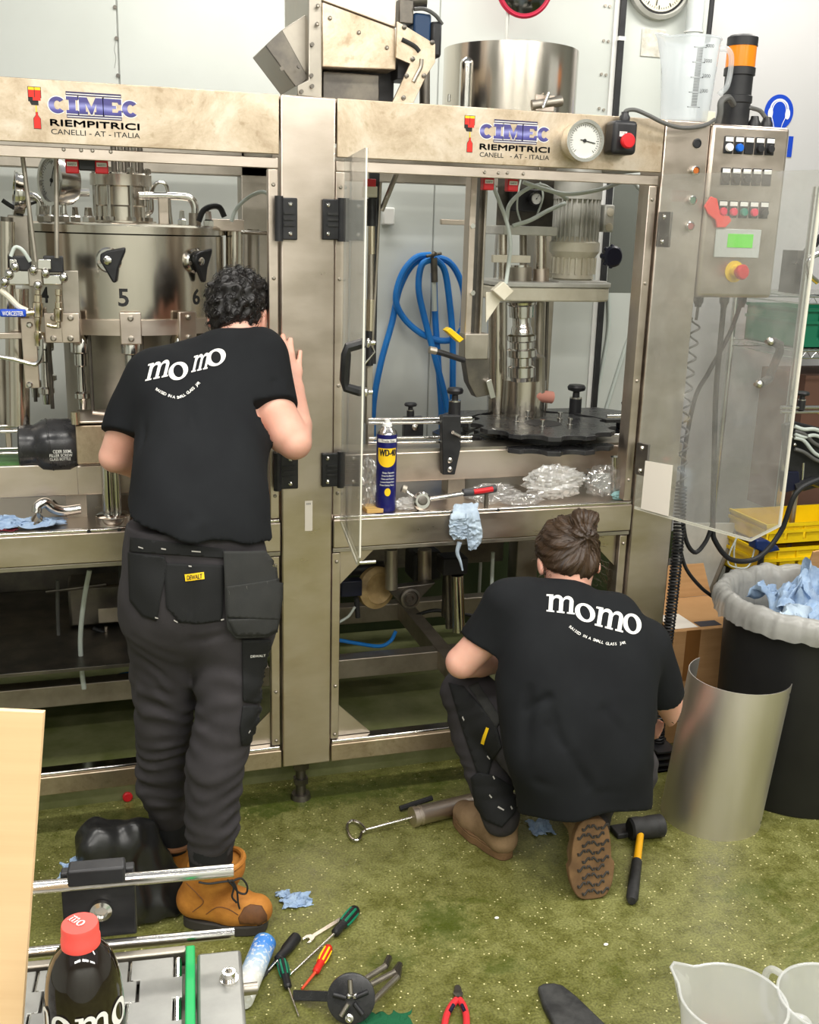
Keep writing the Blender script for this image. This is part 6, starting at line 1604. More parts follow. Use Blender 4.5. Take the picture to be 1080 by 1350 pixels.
# legs under the trousers
LL = [(P(226, 800, -0.42), 0.075), (P(215, 950, -0.40), 0.052), (P(216, 1035, -0.365), 0.048), (P(226, 1110, -0.32), 0.04)]
RL = [(P(300, 820, -0.44), 0.078), (P(298, 940, -0.50), 0.054), (P(282, 1020, -0.52), 0.05), (P(280, 1140, -0.525), 0.04)]
body.chain(LL, 0.02); body.chain(RL, 0.02)
bodyA, _ = finish(body, 'body', 'skin', pa, 1)
nb = MB()
for (tu, tv) in tips:
    pass
# wedding-band-like ring on the little finger base
rp = P(394.5, 487, -0.03); rp2 = P(396, 478, -0.026)
MB().lathe(rp, rp2 - rp, [(0.0105, 0), (0.0105, 0.004), (0.0085, 0.004), (0.0085, 0), (0.0105, 0)], n=20).build('finger_ring', 'darksteel', pa)
# t-shirt
tee = SDF((-0.60, -0.68, 0.92), (0.10, 0.14, 1.66), 0.006)
tee.loft([(P(226, 484, -0.075), P(340, 463, -0.09), 0.062), (P(224, 515, -0.14), P(322, 508, -0.15), 0.098), (P(238, 575, -0.235), P(300, 572, -0.24), 0.112), (P(238, 632, -0.35), P(291, 642, -0.35), 0.114), (P(232, 690, -0.42), P(290, 708, -0.42), 0.119), (P(232, 735, -0.44), P(293, 755, -0.44), 0.12)], 5, 0.025)
tee.cone(P(300, 470, -0.07), Nk + V(0, 0.03, 0.035), 0.085, 0.068, 0.03)
tee.cone(Lsh + V(0.02, 0, 0), P(163, 580, -0.165), 0.077, 0.066, 0.035)
tee.cone(Rsh - V(0.012, 0, 0), P(361, 548, -0.235), 0.078, 0.07, 0.04)
cn = np.array((0.06, -0.18, -0.16)); Rc = T(P(362, 541, -0.24))
# cuff of the right sleeve: cut only near the arm
def cuffcut(sdf, p, n, radius):
    sl, X, Y, Z = sdf._sub(p - radius, p + radius); n = n / np.linalg.norm(n)
    pl_ = (X - p[0]) * n[0] + (Y - p[1]) * n[1] + (Z - p[2]) * n[2]
    dist = np.sqrt((X - p[0]) ** 2 + (Y - p[1]) ** 2 + (Z - p[2]) ** 2)
    sdf.F[sl] = np.where(dist < radius, np.maximum(sdf.F[sl], pl_), sdf.F[sl]).astype(np.float32)
cuffcut(tee, T(P(165, 575, -0.16)), T(P(160, 590, -0.17) - P(182, 520, -0.12)), 0.1)
cuffcut(tee, Rc, cn, 0.088)
hemn = T(P(231, 760, -0.44) - P(240, 640, -0.36)); 
tee.F = tee.F  # hem plane runs lower on the right
tee.cut(P(260, 707, -0.52), np.cross(T(P(345, 722, -0.5) - P(170, 690, -0.5)), np.array((0, 1, 0.12))) * 1.0 if np.cross(T(P(345, 722, -0.5) - P(170, 690, -0.5)), np.array((0, 1, 0.12)))[2] < 0 else -np.cross(T(P(345, 722, -0.5) - P(170, 690, -0.5)), np.array((0, 1, 0.12))))
cuffcut(tee, T(Nk + V(0.002, -0.004, -0.014)), T(Hc - Nk) * np.array((1, 0.75, 1)), 0.16)
cr = []
for (a, b, w, d) in (((250, 520, -0.3), (262, 640, -0.42), 0.018, 0.005), ((300, 500, -0.2), (296, 660, -0.45), 0.022, 0.005), ((330, 560, -0.3), (300, 700, -0.5), 0.016, 0.006), ((345, 640, -0.4), (230, 668, -0.5), 0.014, 0.005),
                     ((340, 670, -0.45), (220, 700, -0.52), 0.013, 0.005), ((200, 540, -0.25), (190, 620, -0.38), 0.014, 0.006), ((190, 660, -0.42), (260, 690, -0.55), 0.014, 0.005), ((245, 470, -0.15), (256, 530, -0.28), 0.014, 0.008),
                     ((335, 480, -0.2), (372, 520, -0.28), 0.012, 0.006), ((340, 500, -0.22), (380, 505, -0.28), 0.01, 0.005), ((205, 500, -0.18), (160, 560, -0.2), 0.012, 0.005)):
    cr.append((P(*a), P(*b), w, d))
    cr.append((P(a[0] + 12, a[1] + 4, a[2]), P(b[0] + 12, b[1] + 4, b[2]), w, -d * 0.8))
tee.offset(creases([(T(a), T(b), w, d * (2.0 if w > 0.0135 else 0.8)) for a, b, w, d in cr])); tee.offset(folds(5, 0.0042, 3, 9, 12, (1, 1, 0.5)))
teeA, tA = finish(tee, 't_shirt', 'tee', pa, 2)
def set_hem(name, pts, r, m, parent): MB().tube(pts, r, n=8, sm=6).build(name, m, parent)
# neck rib
# prints
A1 = place(letter_m(), (190, 503), (21.5, -4.6), (5.5, -23)) + place(letter_o(), (221.5, 502.5), (28, -3.5), (1.5, -23))
A2 = place(letter_m(), (251, 491.5), (15.5, -3.6), (5, -22)) + place(letter_o(), (271, 484.5), (28, -4.5), (2.0, -22))
decal(tA, A1 + A2, 0.0016, 'shirt_print', 'print_white', teeA, maxlen=5)
arc_text(tA, 'RAISED IN A SMALL GLASS JAR', [(206, 513), (219, 520), (235, 524), (250, 516), (263, 504)], 3.7, 'shirt_print', 'print_white', teeA)
# trousers
tr = SDF((-0.60, -0.70, 0.10), (0.05, -0.12, 1.12), 0.006)
tr.loft([(P(222, 690, -0.42), P(290, 705, -0.42), 0.098), (P(224, 770, -0.43), P(302, 785, -0.43), 0.116), (P(222, 815, -0.43), P(304, 825, -0.44), 0.112)], 4, 0.03)
tr.chain([(P(221, 815, -0.42), 0.110), (P(217, 880, -0.41), 0.088), (P(216, 955, -0.40), 0.074), (P(214, 1035, -0.365), 0.067), (P(224, 1072, -0.335), 0.056)], 0.02)
tr.chain([(P(303, 825, -0.44), 0.112), (P(302, 880, -0.47), 0.094), (P(300, 935, -0.50), 0.080), (P(283, 1010, -0.52), 0.076), (P(280, 1085, -0.525), 0.070), (P(277, 1120, -0.525), 0.058)], 0.02)
tr.offset(legfold(T(P(217, 890, -0.41)), T(P(215, 1062, -0.345)), 22, 0.0052, 11)); tr.offset(legfold(T(P(302, 880, -0.47)), T(P(282, 960, -0.52)), 21, 0.0048, 12)); tr.offset(legfold(T(P(281, 1060, -0.525)), T(P(277, 1118, -0.525)), 26, 0.005, 13))
tr.offset(folds(21, 0.0017, 4, 13, 12))
tr.offset(creases([(T(P(240, 850, -0.55)), T(P(330, 825, -0.55)), 0.012, 0.007), (T(P(175, 835, -0.5)), T(P(245, 850, -0.52)), 0.012, 0.006), (T(P(255, 740, -0.55)), T(P(250, 850, -0.55)), 0.012, 0.008)]))
trA, trt = finish(tr, 'trousers', 'cargo', pa, 2)
decal(trt, [[(170, 728), (217, 734), (221, 745), (212, 790), (207, 818), (188, 812), (172, 792)]], 0.003, 'back_pocket', 'cargob', trA, 0.004)
pk = decal(trt, [[(216, 742), (295, 745), (294, 806), (292, 818), (262, 822), (236, 820), (219, 800)]], 0.003, 'back_pocket', 'cargob', trA, 0.004)
decal(trt, [[(173, 708), (296, 724), (297, 736), (172, 727)]], 0.003, 'waistband', 'cargob', trA, 0.003)
hol = decal(trt, [[(294, 726), (344, 727), (357, 745), (364, 790), (360, 832), (348, 838), (310, 840), (299, 826), (296, 790)]], 0.016, 'holster_pocket', 'cargog', trA, 0.006)
decal(trt, [[(297, 772), (364, 764), (364, 790), (361, 816), (299, 812)]], 0.022, 'tool_loops', 'cargog', trA, 0.004)
decal(trt, [[(300, 815), (362, 813), (359, 830), (347, 835), (311, 836)]], 0.022, 'tool_loops', 'cargog', trA, 0.003)
decal(trt, [[(319, 842), (356, 843), (354, 890), (349, 924), (335, 928), (320, 924)]], 0.004, 'cargo_pocket', 'cargob', trA, 0.004)
decal(trt, [[(320, 930), (344, 930), (336, 982), (318, 982), (316, 960)]], 0.003, 'knee_patch', 'cargob', trA, 0.003)
yl = decal(trt, [[(243, 757), (268.5, 754), (269.5, 763), (244, 766)]], 0.0068, 'brand_patch', 'yellowprint', trA)
me_ = textmesh('DEWALT', 1.0, 0.02); kx = 21.0 / max(v.co.x for v in me_.vertices)
decal(trt, [[(245.5 + me_.vertices[v].co.x * kx, 764.2 - me_.vertices[v].co.x * kx * 0.11 - me_.vertices[v].co.y * 8.5) for v in pg.vertices] for pg in me_.polygons], 0.0082, 'lettering', 'print_black', trA, maxlen=9)
me_ = textmesh('DEWALT', 1.0, 0.01); kx = 19.0 / max(v.co.x for v in me_.vertices)
decal(trt, [[(329 + me_.vertices[v].co.x * kx, 866 - me_.vertices[v].co.x * kx * 0.08 - me_.vertices[v].co.y * 4.4) for v in pg.vertices] for pg in me_.polygons], 0.0082, 'lettering', 'print_white', trA, maxlen=9)
for pl in ([(184, 720), (190, 722)], [(213, 722), (219, 723)], [(252, 725.5), (264, 726.5)], [(248, 745), (252, 745.5)], [(205, 812.5), (209, 813.5)], [(229, 816), (234, 819)], [(291, 816), (295, 815)], [(300, 776), (301, 782)], [(322, 770), (323, 776)], [(346, 766), (347, 772)], [(326, 965), (328, 962)]):
    (u0, v0), (u1, v1) = pl; decal(trt, [[(u0, v0), (u1, v1), (u1 + 0.4, v1 + 1.6), (u0 + 0.2, v0 + 1.8)]], 0.024 if u0 > 298 and v0 < 900 else 0.0075, 'bar_tack', 'stitch', trA, maxlen=9)
# hair: curly mass
ha = SDF((-0.32, -0.14, 1.50), (0.06, 0.26, 1.78), 0.0045)
ha.ell(Hc + hu * 0.018 - g * 0.012, (0.086, 0.1, 0.096), 0.02, RH)
ha.ell(Hc - hu * 0.03 - g * 0.05, (0.068, 0.058, 0.062), 0.02, RH)
ha.cut(T(Hc + g * 0.062), T(g + hu * -0.4)); ha.cut(T(Hc - hu * 0.066), T(-hu + g * 0.5))
nz = folds(8, 0.0055, 22, 55, 16)
ha.offset(nz); ha.offset(folds(9, 0.004, 10, 18, 8))
ha.ell(Hc + sd * 0.09 - hu * 0.036 - g * 0.002, (0.036, 0.034, 0.042), 0.006, RH, sub=True)
hairA, hAt = finish(ha, 'hair', 'hairblack', pa, 1)
curls = []
R_ = random.Random(5)
mv = hairA.data.vertices; vn = [v.normal.copy() for v in mv]
for _ in range(420):
    i = R_.randrange(len(mv)); p = mv[i].co.copy(); n = vn[i]
    if n.z < -0.6: continue
    x, y, z = frame_from(n); pts = []; r0 = R_.uniform(0.005, 0.009); ph = R_.uniform(0, 6.28); tilt = R_.uniform(-0.5, 0.5)
    for k in range(11):
        a = ph + k * 0.75; pts.append(p + n * (0.001 * k * R_.uniform(0.6, 1.1) - 0.001) + x * (r0 * math.cos(a)) + y * (r0 * math.sin(a)) + x * (0.0012 * k * tilt))
    curls.append(pts)
hairtubes(curls, 'hair_curls', 'hairblack', hairA, 0.0013)['kind'] = 'stuff'
# boots
def boot(name, heel, toe, ankle, top_r, parent, laces=True):
    heel = Vector(heel); toe = Vector(toe); ankle = Vector(ankle)
    d = (toe - heel); d.z = 0; L = d.length; d.normalize(); s = V(-d.y, d.x, 0)
    hz = V(heel.x, heel.y, 0); at = lambda f, z, w=0: hz + d * (L * f) + V(0, 0, z) + s * w
    lo = np.minimum(T(hz), T(toe)) - 0.16; hi = np.maximum(T(hz), T(toe)) + 0.16; lo[2] = 0.0; hi[2] = ankle.z + 0.12
    b = SDF(np.minimum(lo, T(ankle) - 0.14), np.maximum(hi, T(ankle) + 0.14), 0.0045)
    b.cone(at(0.10, 0.07), at(0.62, 0.06), 0.044, 0.047, 0.02); b.cone(at(0.6, 0.055), at(0.88, 0.053), 0.048, 0.044, 0.02)
    b.cone(at(0.35, 0.10), at(0.62, 0.075), 0.044, 0.04, 0.02); b.cone(at(0.12, 0.08), ankle, 0.046, top_r, 0.02); b.cone(at(0.36, 0.11), ankle + d * 0.02, 0.044, top_r * 0.96, 0.02)
    b.cut((0, 0, 0.028), (0, 0, -1)); b.cut(T(ankle + V(0, 0, 0.012)), (0.0, 0.0, 1))
    b.offset(folds(31, 0.0012, 6, 16, 8))
    o, t = finish(b, name, 'tan', parent, 2)
    # sole outline
    out = []
    for k in range(40):
        a = 2 * PI * k / 40; f = 0.5 + 0.53 * math.cos(a); w = (0.049 if f > 0.45 else 0.042) * math.copysign(abs(math.sin(a)) ** 0.6, math.sin(a))
        q = at(f, 0, w); out.append((q.x, q.y))
    so = MB().prism(out, (0, 0, 0.0), (1, 0, 0), (0, 1, 0), (0, 0, 0.030)).build('sole', 'bootsole', o, bevel=0.004)
    return o, t, at, d, s
btA, bt_, at, d_, s_d = boot('boot', (-0.352, -0.492, 0), (-0.150, -0.572, 0), P(283, 1140, -0.525), 0.064, pa)
# collar, worn toe cap, seams, laces on the right boot
rim = []
c0 = P(283, 1140, -0.525) + V(0, 0, 0.010)
for k in range(24):
    a = 2 * PI * k / 24; q = c0 + d_ * (0.071 * math.cos(a) + 0.006) + s_d * (0.064 * math.sin(a)); q.z += 0.012 * math.cos(a); rim.append(q)
MB().tube(rim, 0.008, n=8, sm=3, closed=True).build('collar', 'tan', btA)
decal(bt_, [[(322, 1196), (330, 1192), (345, 1194), (352, 1206), (352, 1222), (340, 1227), (318, 1226), (314, 1210)]], 0.0012, 'toe_cap', 'tanwear', btA, 0.0015)
for sp_ in ([(246, 1164), (262, 1180), (268, 1190), (254, 1202)], [(272, 1205), (286, 1196), (300, 1198), (314, 1206)], [(262, 1160), (300, 1162)]):
    q = [tuple(x) for x in sp_]; pts3 = []
    for u, v in [(p.x, p.y) for p in catmull([Vector((a, b, 0)) for a, b in q], 6)]:
        h, n, _, _ = bt_.ray_cast(CAM, ray(u, v).normalized())
        if h is not None: pts3.append(h + n * 0.0008)
    if len(pts3) > 2: MB().tube(pts3, 0.0013, n=6, sm=0).build('seam', 'tanwear', btA)
lk_ = at(0.42, 0.155); 
for pts in ([(300, 1160), (308, 1170), (306, 1182), (312, 1190)], [(306, 1162), (318, 1158), (326, 1168), (324, 1178), (314, 1176), (306, 1164)], [(306, 1160), (312, 1172), (314, 1190), (316, 1198)], [(262, 1163), (275, 1165), (290, 1163), (306, 1161)]):
    MB().tube([P(u, v, -0.60) for u, v in pts], 0.0028, n=6).build('lace', 'print_black', btA)
btB, bt2, at2, d2, s2 = boot('boot', (-0.405, -0.345, 0), (-0.30, -0.155, 0), P(226, 1108, -0.32), 0.058, pa)
rim = []; c0 = P(226, 1108, -0.32) + V(0, 0, 0.010)
for k in range(24):
    a = 2 * PI * k / 24; rim.append(c0 + d2 * (0.064 * math.cos(a)) + s2 * (0.060 * math.sin(a)) + V(0, 0, 0.01 * math.sin(a)))
MB().tube(rim, 0.008, n=8, sm=3, closed=True).build('collar', 'tanwear', btB)
for k, c_ in enumerate((P(226, 1088, -0.325), P(278, 1128, -0.525))):
    MB().lathe(c_ + V(0, 0, -0.07), (0, 0, 1), [(0.05, 0), (0.055, 0.02), (0.058, 0.06), (0.060, 0.11), (0.05, 0.145)], n=28).build('sock', 'cargob', pa)

# ---------------------------------------------------------------- crouching man
pb = thing('person', 'crouching person in black t-shirt with brown hair tied in a bun', 'person', (0.76, -0.5, 0))
Hb = P(748, 733, -0.28); Nb = P(745, 768, -0.33)
g = Vector((0.10, 0.80, -0.60)).normalized(); sd = g.cross(V(0, 0, 1)).normalized(); hu = sd.cross(g)
RH = [[sd[i], g[i], hu[i]] for i in range(3)]
bd = SDF((0.38, -0.78, 0.03), (1.16, -0.02, 1.14), 0.0045)
bd.ell(Hb, (0.076, 0.094, 0.1), 0.02, RH); bd.ell(Hb + g * 0.04 - hu * 0.05, (0.056, 0.06, 0.07), 0.03, RH)
bd.cone(Hb + g * 0.098 - hu * 0.01, Hb + g * 0.11 - hu * 0.035, 0.009, 0.013, 0.012)
for s_ in (-1, 1):
    bd.ell(Hb + g * 0.082 + sd * 0.032 * s_, (0.014, 0.008, 0.01), 0.006, RH)
    ec = Hb + sd * 0.089 * s_ - hu * 0.03 - g * 0.004
    bd.ell(ec, (0.008, 0.018, 0.03), 0.006, RH)
bd.cone(Hb - hu * 0.04 - g * 0.03, Nb + V(0.005, -0.01, -0.04), 0.062, 0.064, 0.03)
LsB, RsB = P(672, 800, -0.39), P(848, 850, -0.43)
bd.loft([(P(700, 795, -0.37), P(815, 818, -0.41), 0.055), (P(715, 870, -0.47), P(820, 880, -0.48), 0.085), (P(725, 980, -0.55), P(810, 980, -0.55), 0.09), (P(735, 1020, -0.55), P(810, 1015, -0.55), 0.09)], 4)
LeB, LwB = P(609, 873, -0.345), P(672, 872, -0.14)
bd.chain([(LsB, 0.056), (P(640, 842, -0.37), 0.05), (LeB, 0.047), (LeB.lerp(LwB, 0.35), 0.046), (LwB, 0.029)], 0.016)
ReB, RwB = P(897, 949, -0.37), P(842, 972, -0.20)
bd.chain([(RsB, 0.06), (P(872, 905, -0.43), 0.052), (ReB, 0.046), (ReB.lerp(RwB, 0.35) + V(0, 0, -0.005), 0.047), (RwB, 0.029)], 0.016)
for W_, E_, sg_ in ((LwB, LeB, 1), (RwB, ReB, -1)):
    fd = (W_ - E_).normalized(); hb = W_ + fd * 0.07; bd.cone(W_, hb, 0.027, 0.03, 0.012, flat=((0, 0, 1), 0.6))
    for i in range(4):
        o_ = hb + fd * 0.012 + V(0.024 - 0.016 * i, 0, 0.002); m1 = o_ + fd * 0.036 + V(0, 0, -0.012); m2 = m1 + fd * 0.006 + V(0, -0.004, -0.024)
        bd.chain([(hb, 0.014), (o_, 0.010), (m1, 0.009), (m2, 0.008)], 0.004)
    bd.chain([(W_ + fd * 0.025, 0.014), (W_ + fd * 0.05 + V(0.035 * sg_, 0, -0.006), 0.011), (W_ + fd * 0.085 + V(0.04 * sg_, 0, -0.012), 0.009)], 0.006)
KL, AL = P(616, 912, -0.235), P(660, 1085, -0.42)
KR = Vector((0.955, -0.27, 0.085)); AR = Vector((0.795, -0.60, 0.17))
hipL, hipR = P(735, 1015, -0.53), P(812, 1010, -0.54)
bd.chain([(hipL, 0.085), (KL, 0.05), (KL.lerp(AL, 0.4), 0.047), (AL, 0.038)], 0.02)
bd.chain([(hipR, 0.085), (KR, 0.05), (KR.lerp(AR, 0.45), 0.045), (AR, 0.036)], 0.02)
bodyB, _ = finish(bd, 'body', 'skin', pb, 1)
te = SDF((0.36, -0.80, 0.06), (1.20, -0.16, 1.02), 0.006)
te.loft([(P(702, 792, -0.36), P(812, 812, -0.40), 0.064), (P(702, 850, -0.45), P(818, 862, -0.46), 0.102), (P(716, 925, -0.52), P(806, 935, -0.53), 0.118), (P(724, 990, -0.555), P(798, 992, -0.56), 0.125), (P(744, 1040, -0.565), P(794, 1038, -0.565), 0.125), (P(746, 1075, -0.57), P(794, 1070, -0.57), 0.122)], 5, 0.03)
te.cone(P(748, 800, -0.37), Nb + V(0, 0.005, -0.005), 0.085, 0.068, 0.03)
te.cone(LsB, P(634, 858, -0.365), 0.083, 0.072, 0.045); te.cone(RsB, P(879, 930, -0.42), 0.082, 0.064, 0.03)
cuffcut(te, T(P(641, 848, -0.36)), T(P(634, 858, -0.365) - P(668, 798, -0.385)), 0.11)
cuffcut(te, T(P(876, 919, -0.43)), T(P(881, 930, -0.425) - P(858, 862, -0.43)), 0.10)
hn = np.cross(T(P(855, 1040, -0.66) - P(690, 1058, -0.66)), np.array((0.0, 1.0, -0.35))); hn = hn if hn[2] < 0 else -hn
te.cut(T(P(770, 1080, -0.695)), hn)
te.cut(T(Nb + V(0.0, 0.02, 0.0)), np.array((0.12, 0.35, 1.0)))
cr = []
for (a, b, w, d) in (((700, 900, -0.58), (690, 1010, -0.66), 0.016, 0.006), ((790, 930, -0.64), (850, 1010, -0.64), 0.018, 0.007), ((820, 880, -0.55), (868, 980, -0.58), 0.016, 0.008), ((710, 880, -0.56), (745, 990, -0.68), 0.016, 0.005),
                     ((690, 940, -0.6), (730, 915, -0.62), 0.012, 0.007), ((660, 830, -0.42), (690, 860, -0.48), 0.012, 0.006), ((846, 870, -0.48), (880, 905, -0.48), 0.012, 0.006), ((700, 1030, -0.66), (820, 1045, -0.68), 0.016, 0.006), ((720, 950, -0.64), (780, 1040, -0.69), 0.018, 0.005), ((640, 830, -0.4), (660, 850, -0.42), 0.01, 0.005)):
    cr.append((T(P(*a)), T(P(*b)), w, d)); cr.append((T(P(a[0] + 14, a[1] + 3, a[2])), T(P(b[0] + 14, b[1] + 3, b[2])), w, -d * 0.8))
te.offset(creases([(a, b, w, d * 1.9) for a, b, w, d in cr])); te.offset(folds(6, 0.0045, 3, 9, 12))
teeB, tB = finish(te, 't_shirt', 'tee', pb, 2)
B1 = place(letter_m(), (718.5, 806), (27, 3.0), (1.5, -23)) + place(letter_o(), (757, 815.5), (29, 8.5), (2.0, -23)) + place(letter_m(), (782, 824), (27, 7.0), (4.0, -25)) + place(letter_o(), (819.5, 831), (26, 9), (4.0, -25))
decal(tB, B1, 0.0016, 'shirt_print', 'print_white', teeB, maxlen=5)
arc_text(tB, 'RAISED IN A SMALL GLASS JAR', [(751, 826), (765, 836), (785, 844), (805, 849), (825, 847)], 3.6, 'shirt_print', 'print_white', teeB)
# trousers
tq = SDF((0.36, -0.80, 0.0), (1.14, -0.08, 0.72), 0.006)
tq.cone(hipL, hipR, 0.115, 0.115, 0.03)
tq.chain([(hipL, 0.115), (hipL.lerp(KL, 0.6), 0.09), (KL, 0.076)], 0.03); tq.chain([(KL, 0.076), (KL.lerp(AL, 0.35), 0.08), (KL.lerp(AL, 0.8), 0.062), (AL + V(0, 0, 0.02), 0.058)], 0.025)
tq.chain([(hipR, 0.115), (hipR.lerp(KR, 0.6), 0.09), (KR, 0.078)], 0.03); tq.chain([(KR, 0.076), (KR.lerp(AR, 0.4), 0.074), (KR.lerp(AR, 0.85), 0.06)], 0.02)
tq.cut((0, 0, 0.004), (0, 0, -1))
tq.offset(legfold(T(KL), T(AL), 22, 0.003, 15)); tq.offset(folds(24, 0.002, 4, 12, 12))
trB, tQ = finish(tq, 'trousers', 'cargo', pb, 2)
decal(tQ, [[(592, 900), (612, 905), (655, 955), (662, 985), (648, 1005), (640, 1040), (630, 1020), (610, 960)]], 0.003, 'knee_patch', 'cargob', trB, 0.004)
decal(tQ, [[(622, 1025), (630, 1018), (652, 1022), (672, 1035), (690, 1050), (676, 1075), (662, 1090), (640, 1080), (628, 1060)]], 0.006, 'holster_pocket', 'cargob', trB, 0.006)
decal(tQ, [[(618, 905), (630, 900), (662, 948), (655, 960)]], 0.004, 'pocket_pleat', 'cargog', trB, 0.003)
decal(tQ, [[(642, 958), (646, 960), (640, 981), (635, 979)]], 0.008, 'brand_patch', 'yellowprint', trB)
for pl in ([(612, 944), (614, 948)], [(643, 995), (646, 999)], [(650, 1022), (652, 1026)], [(646, 1046), (649, 1050)], [(657, 1063), (664, 1067)], [(672, 1062), (674, 1066)]):
    (u0, v0), (u1, v1) = pl; decal(tQ, [[(u0, v0), (u1, v1), (u1 - 1, v1 + 1.6), (u0 - 1, v0 + 1.6)]], 0.011, 'bar_tack', 'stitch', trB, maxlen=9)
# hair with a bun
hb_ = SDF((0.52, -0.46, 0.70), (1.02, -0.06, 1.14), 0.0035)
hb_.ell(Hb + hu * 0.014 - g * 0.014, (0.096, 0.104, 0.106), 0.02, RH); hb_.ell(Hb - hu * 0.045 - g * 0.055, (0.072, 0.05, 0.05), 0.02, RH)
bun = P(768, 704, -0.345)
hb_.ell(bun, (0.042, 0.036, 0.036), 0.006); hb_.ell(bun + V(0.012, 0.02, 0.035), (0.046, 0.038, 0.036), 0.008); hb_.ell(bun + V(0.01, -0.01, -0.03), (0.03, 0.024, 0.022), 0.008)
hb_.cut(T(Hb + g * 0.07), T(g)); hb_.cut(T(Hb - hu * 0.075 - g * 0.02), T(-hu + g * 0.6))
for s_ in (1, -1): hb_.ell(Hb + sd * 0.092 * s_ - hu * 0.034 - g * 0.002, (0.02, 0.024, 0.034), 0.006, RH, sub=True)
bT = T(bun)
def strandgroove(X, Y, Z):
    dx, dy, dz = X - bT[0], Y - bT[1], Z - bT[2]; r = np.sqrt(dx ** 2 + dy ** 2 + dz ** 2) + 1e-6
    ang = np.arctan2(dz, dx); ang2 = np.arcsin(np.clip(dy / r, -1, 1))
    return 0.0022 * np.sin(ang * 24 + 5 * ang2 + 30 * r) + 0.0012 * np.sin(ang * 51 + 40 * r) + 0.003 * np.sin(ang * 7 + 70 * r)
hb_.offset(strandgroove)
hairB, hBt = finish(hb_, 'hair', 'hairbrown', pb, 1)
strands = []
for _ in range(900):
    i = R_.randrange(len(hairB.data.vertices)); p = hairB.data.vertices[i].co.copy()
    pts = []; q = p.copy(); n0 = hairB.data.vertices[i].normal
    if n0.z < -0.5: continue
    for k in range(9):
        h, n, _, dd = hBt.find_nearest(q)
        if h is None: break
        pts.append(h + n * (0.0006 + 0.0008 * math.sin(k * 0.9 + i)))
        dirv = (bun - h); dirv = dirv - n * dirv.dot(n)
        if dirv.length < 0.012: break
        tang = dirv.normalized() + n.cross(dirv.normalized()) * 0.25 * math.sin(i)
        q = h + tang.normalized() * 0.009
    if len(pts) > 3: strands.append(pts)
M['hairlight'] = mat('light_brown_strands', (0.09, 0.052, 0.027), 0.4, c2=(0.035, 0.02, 0.011), nscale=30)
hairtubes(strands, 'hair_strands', 'hairlight', hairB, 0.0009)['kind'] = 'stuff'
fly = []
for _ in range(46):
    a = R_.uniform(0, 6.28); c_ = Hb + sd * (0.088 * math.cos(a)) + hu * (0.1 * math.sin(a)) - g * 0.03
    o_ = (c_ - Hb).normalized(); pts = [c_ + o_ * (0.006 * k) + V(R_.uniform(-1, 1), R_.uniform(-1, 1), -0.6 * k * 0.3) * 0.003 * k * 0.6 for k in range(7)]
    fly.append(pts)
for _ in range(16):
    b0 = P(R_.uniform(785, 800), R_.uniform(740, 765), -0.27); fly.append([b0 + V(0.004 * k + R_.uniform(-.002, .002), 0, -0.008 * k + 0.001 * k * k * R_.uniform(0, 1)) for k in range(7)])
hairtubes(fly, 'loose_hairs', 'hairlight', hairB, 0.0006)['kind'] = 'stuff'
bnd = MB(); bnd.lathe(bun + V(0.004, -0.012, -0.006), (0.2, 0.6, 0.8), [(0.024, 0), (0.027, 0.004), (0.024, 0.008)], n=24); bnd.build('hair_band', mat('dark_red_band', (0.06, 0.02, 0.025), 0.5), pb)
# shoes: left flat on the floor, right on its toes with the tread towards the camera
def shoe_flat(heel, toe, ankle):
    heel = Vector(heel); toe = Vector(toe); d = toe - heel; L = d.length; d.normalize(); s = V(-d.y, d.x, 0)
    at = lambda f, z, w=0: heel + d * (L * f) + V(0, 0, z) + s * w
    b = SDF(np.minimum(T(heel), T(toe)) - 0.12 * np.array((1, 1, 0)), np.maximum(T(heel), T(toe)) + np.array((0.12, 0.12, 0.26)), 0.0045)
    b.cone(at(0.08, 0.06), at(0.7, 0.05), 0.043, 0.046, 0.02); b.cone(at(0.7, 0.05), at(0.9, 0.045), 0.046, 0.038, 0.02); b.cone(at(0.1, 0.06), ankle, 0.042, 0.048, 0.02); b.cone(at(0.35, 0.08), ankle, 0.04, 0.044, 0.02)
    b.cut((0, 0, 0.026), (0, 0, -1)); b.cut(T(Vector(ankle)), (0, 0, 1)); b.offset(folds(41, 0.001, 6, 16, 8))
    o, t = finish(b, 'shoe', 'suede', pb, 2)
    out = []
    for k in range(40):
        a = 2 * PI * k / 40; f = 0.5 + 0.54 * math.cos(a); w = (0.05 if f > 0.45 else 0.043) * math.copysign(abs(math.sin(a)) ** 0.6, math.sin(a)); q = at(f, 0, w); out.append((q.x, q.y))
    MB().prism(out, (0, 0, 0.0), (1, 0, 0), (0, 1, 0), (0, 0, 0.028)).build('sole', 'gum', o, bevel=0.004)
    MB().prism([(x * 1.0, y) for x, y in out], (0, 0, 0.028), (1, 0, 0), (0, 1, 0), (0, 0, 0.006)).build('sole_welt', 'gum', o, bevel=0.002)
    return o
shoe_flat((0.612, -0.43, 0), (0.545, -0.19, 0), (0.606, -0.40, 0.125))
MB().lathe((0.606, -0.40, 0.1), (0, 0, 1), [(0.04, 0), (0.042, 0.06), (0.038, 0.1)], n=24).build('sock', mat('white_sock', S(205, 200, 190), 0.9), pb)
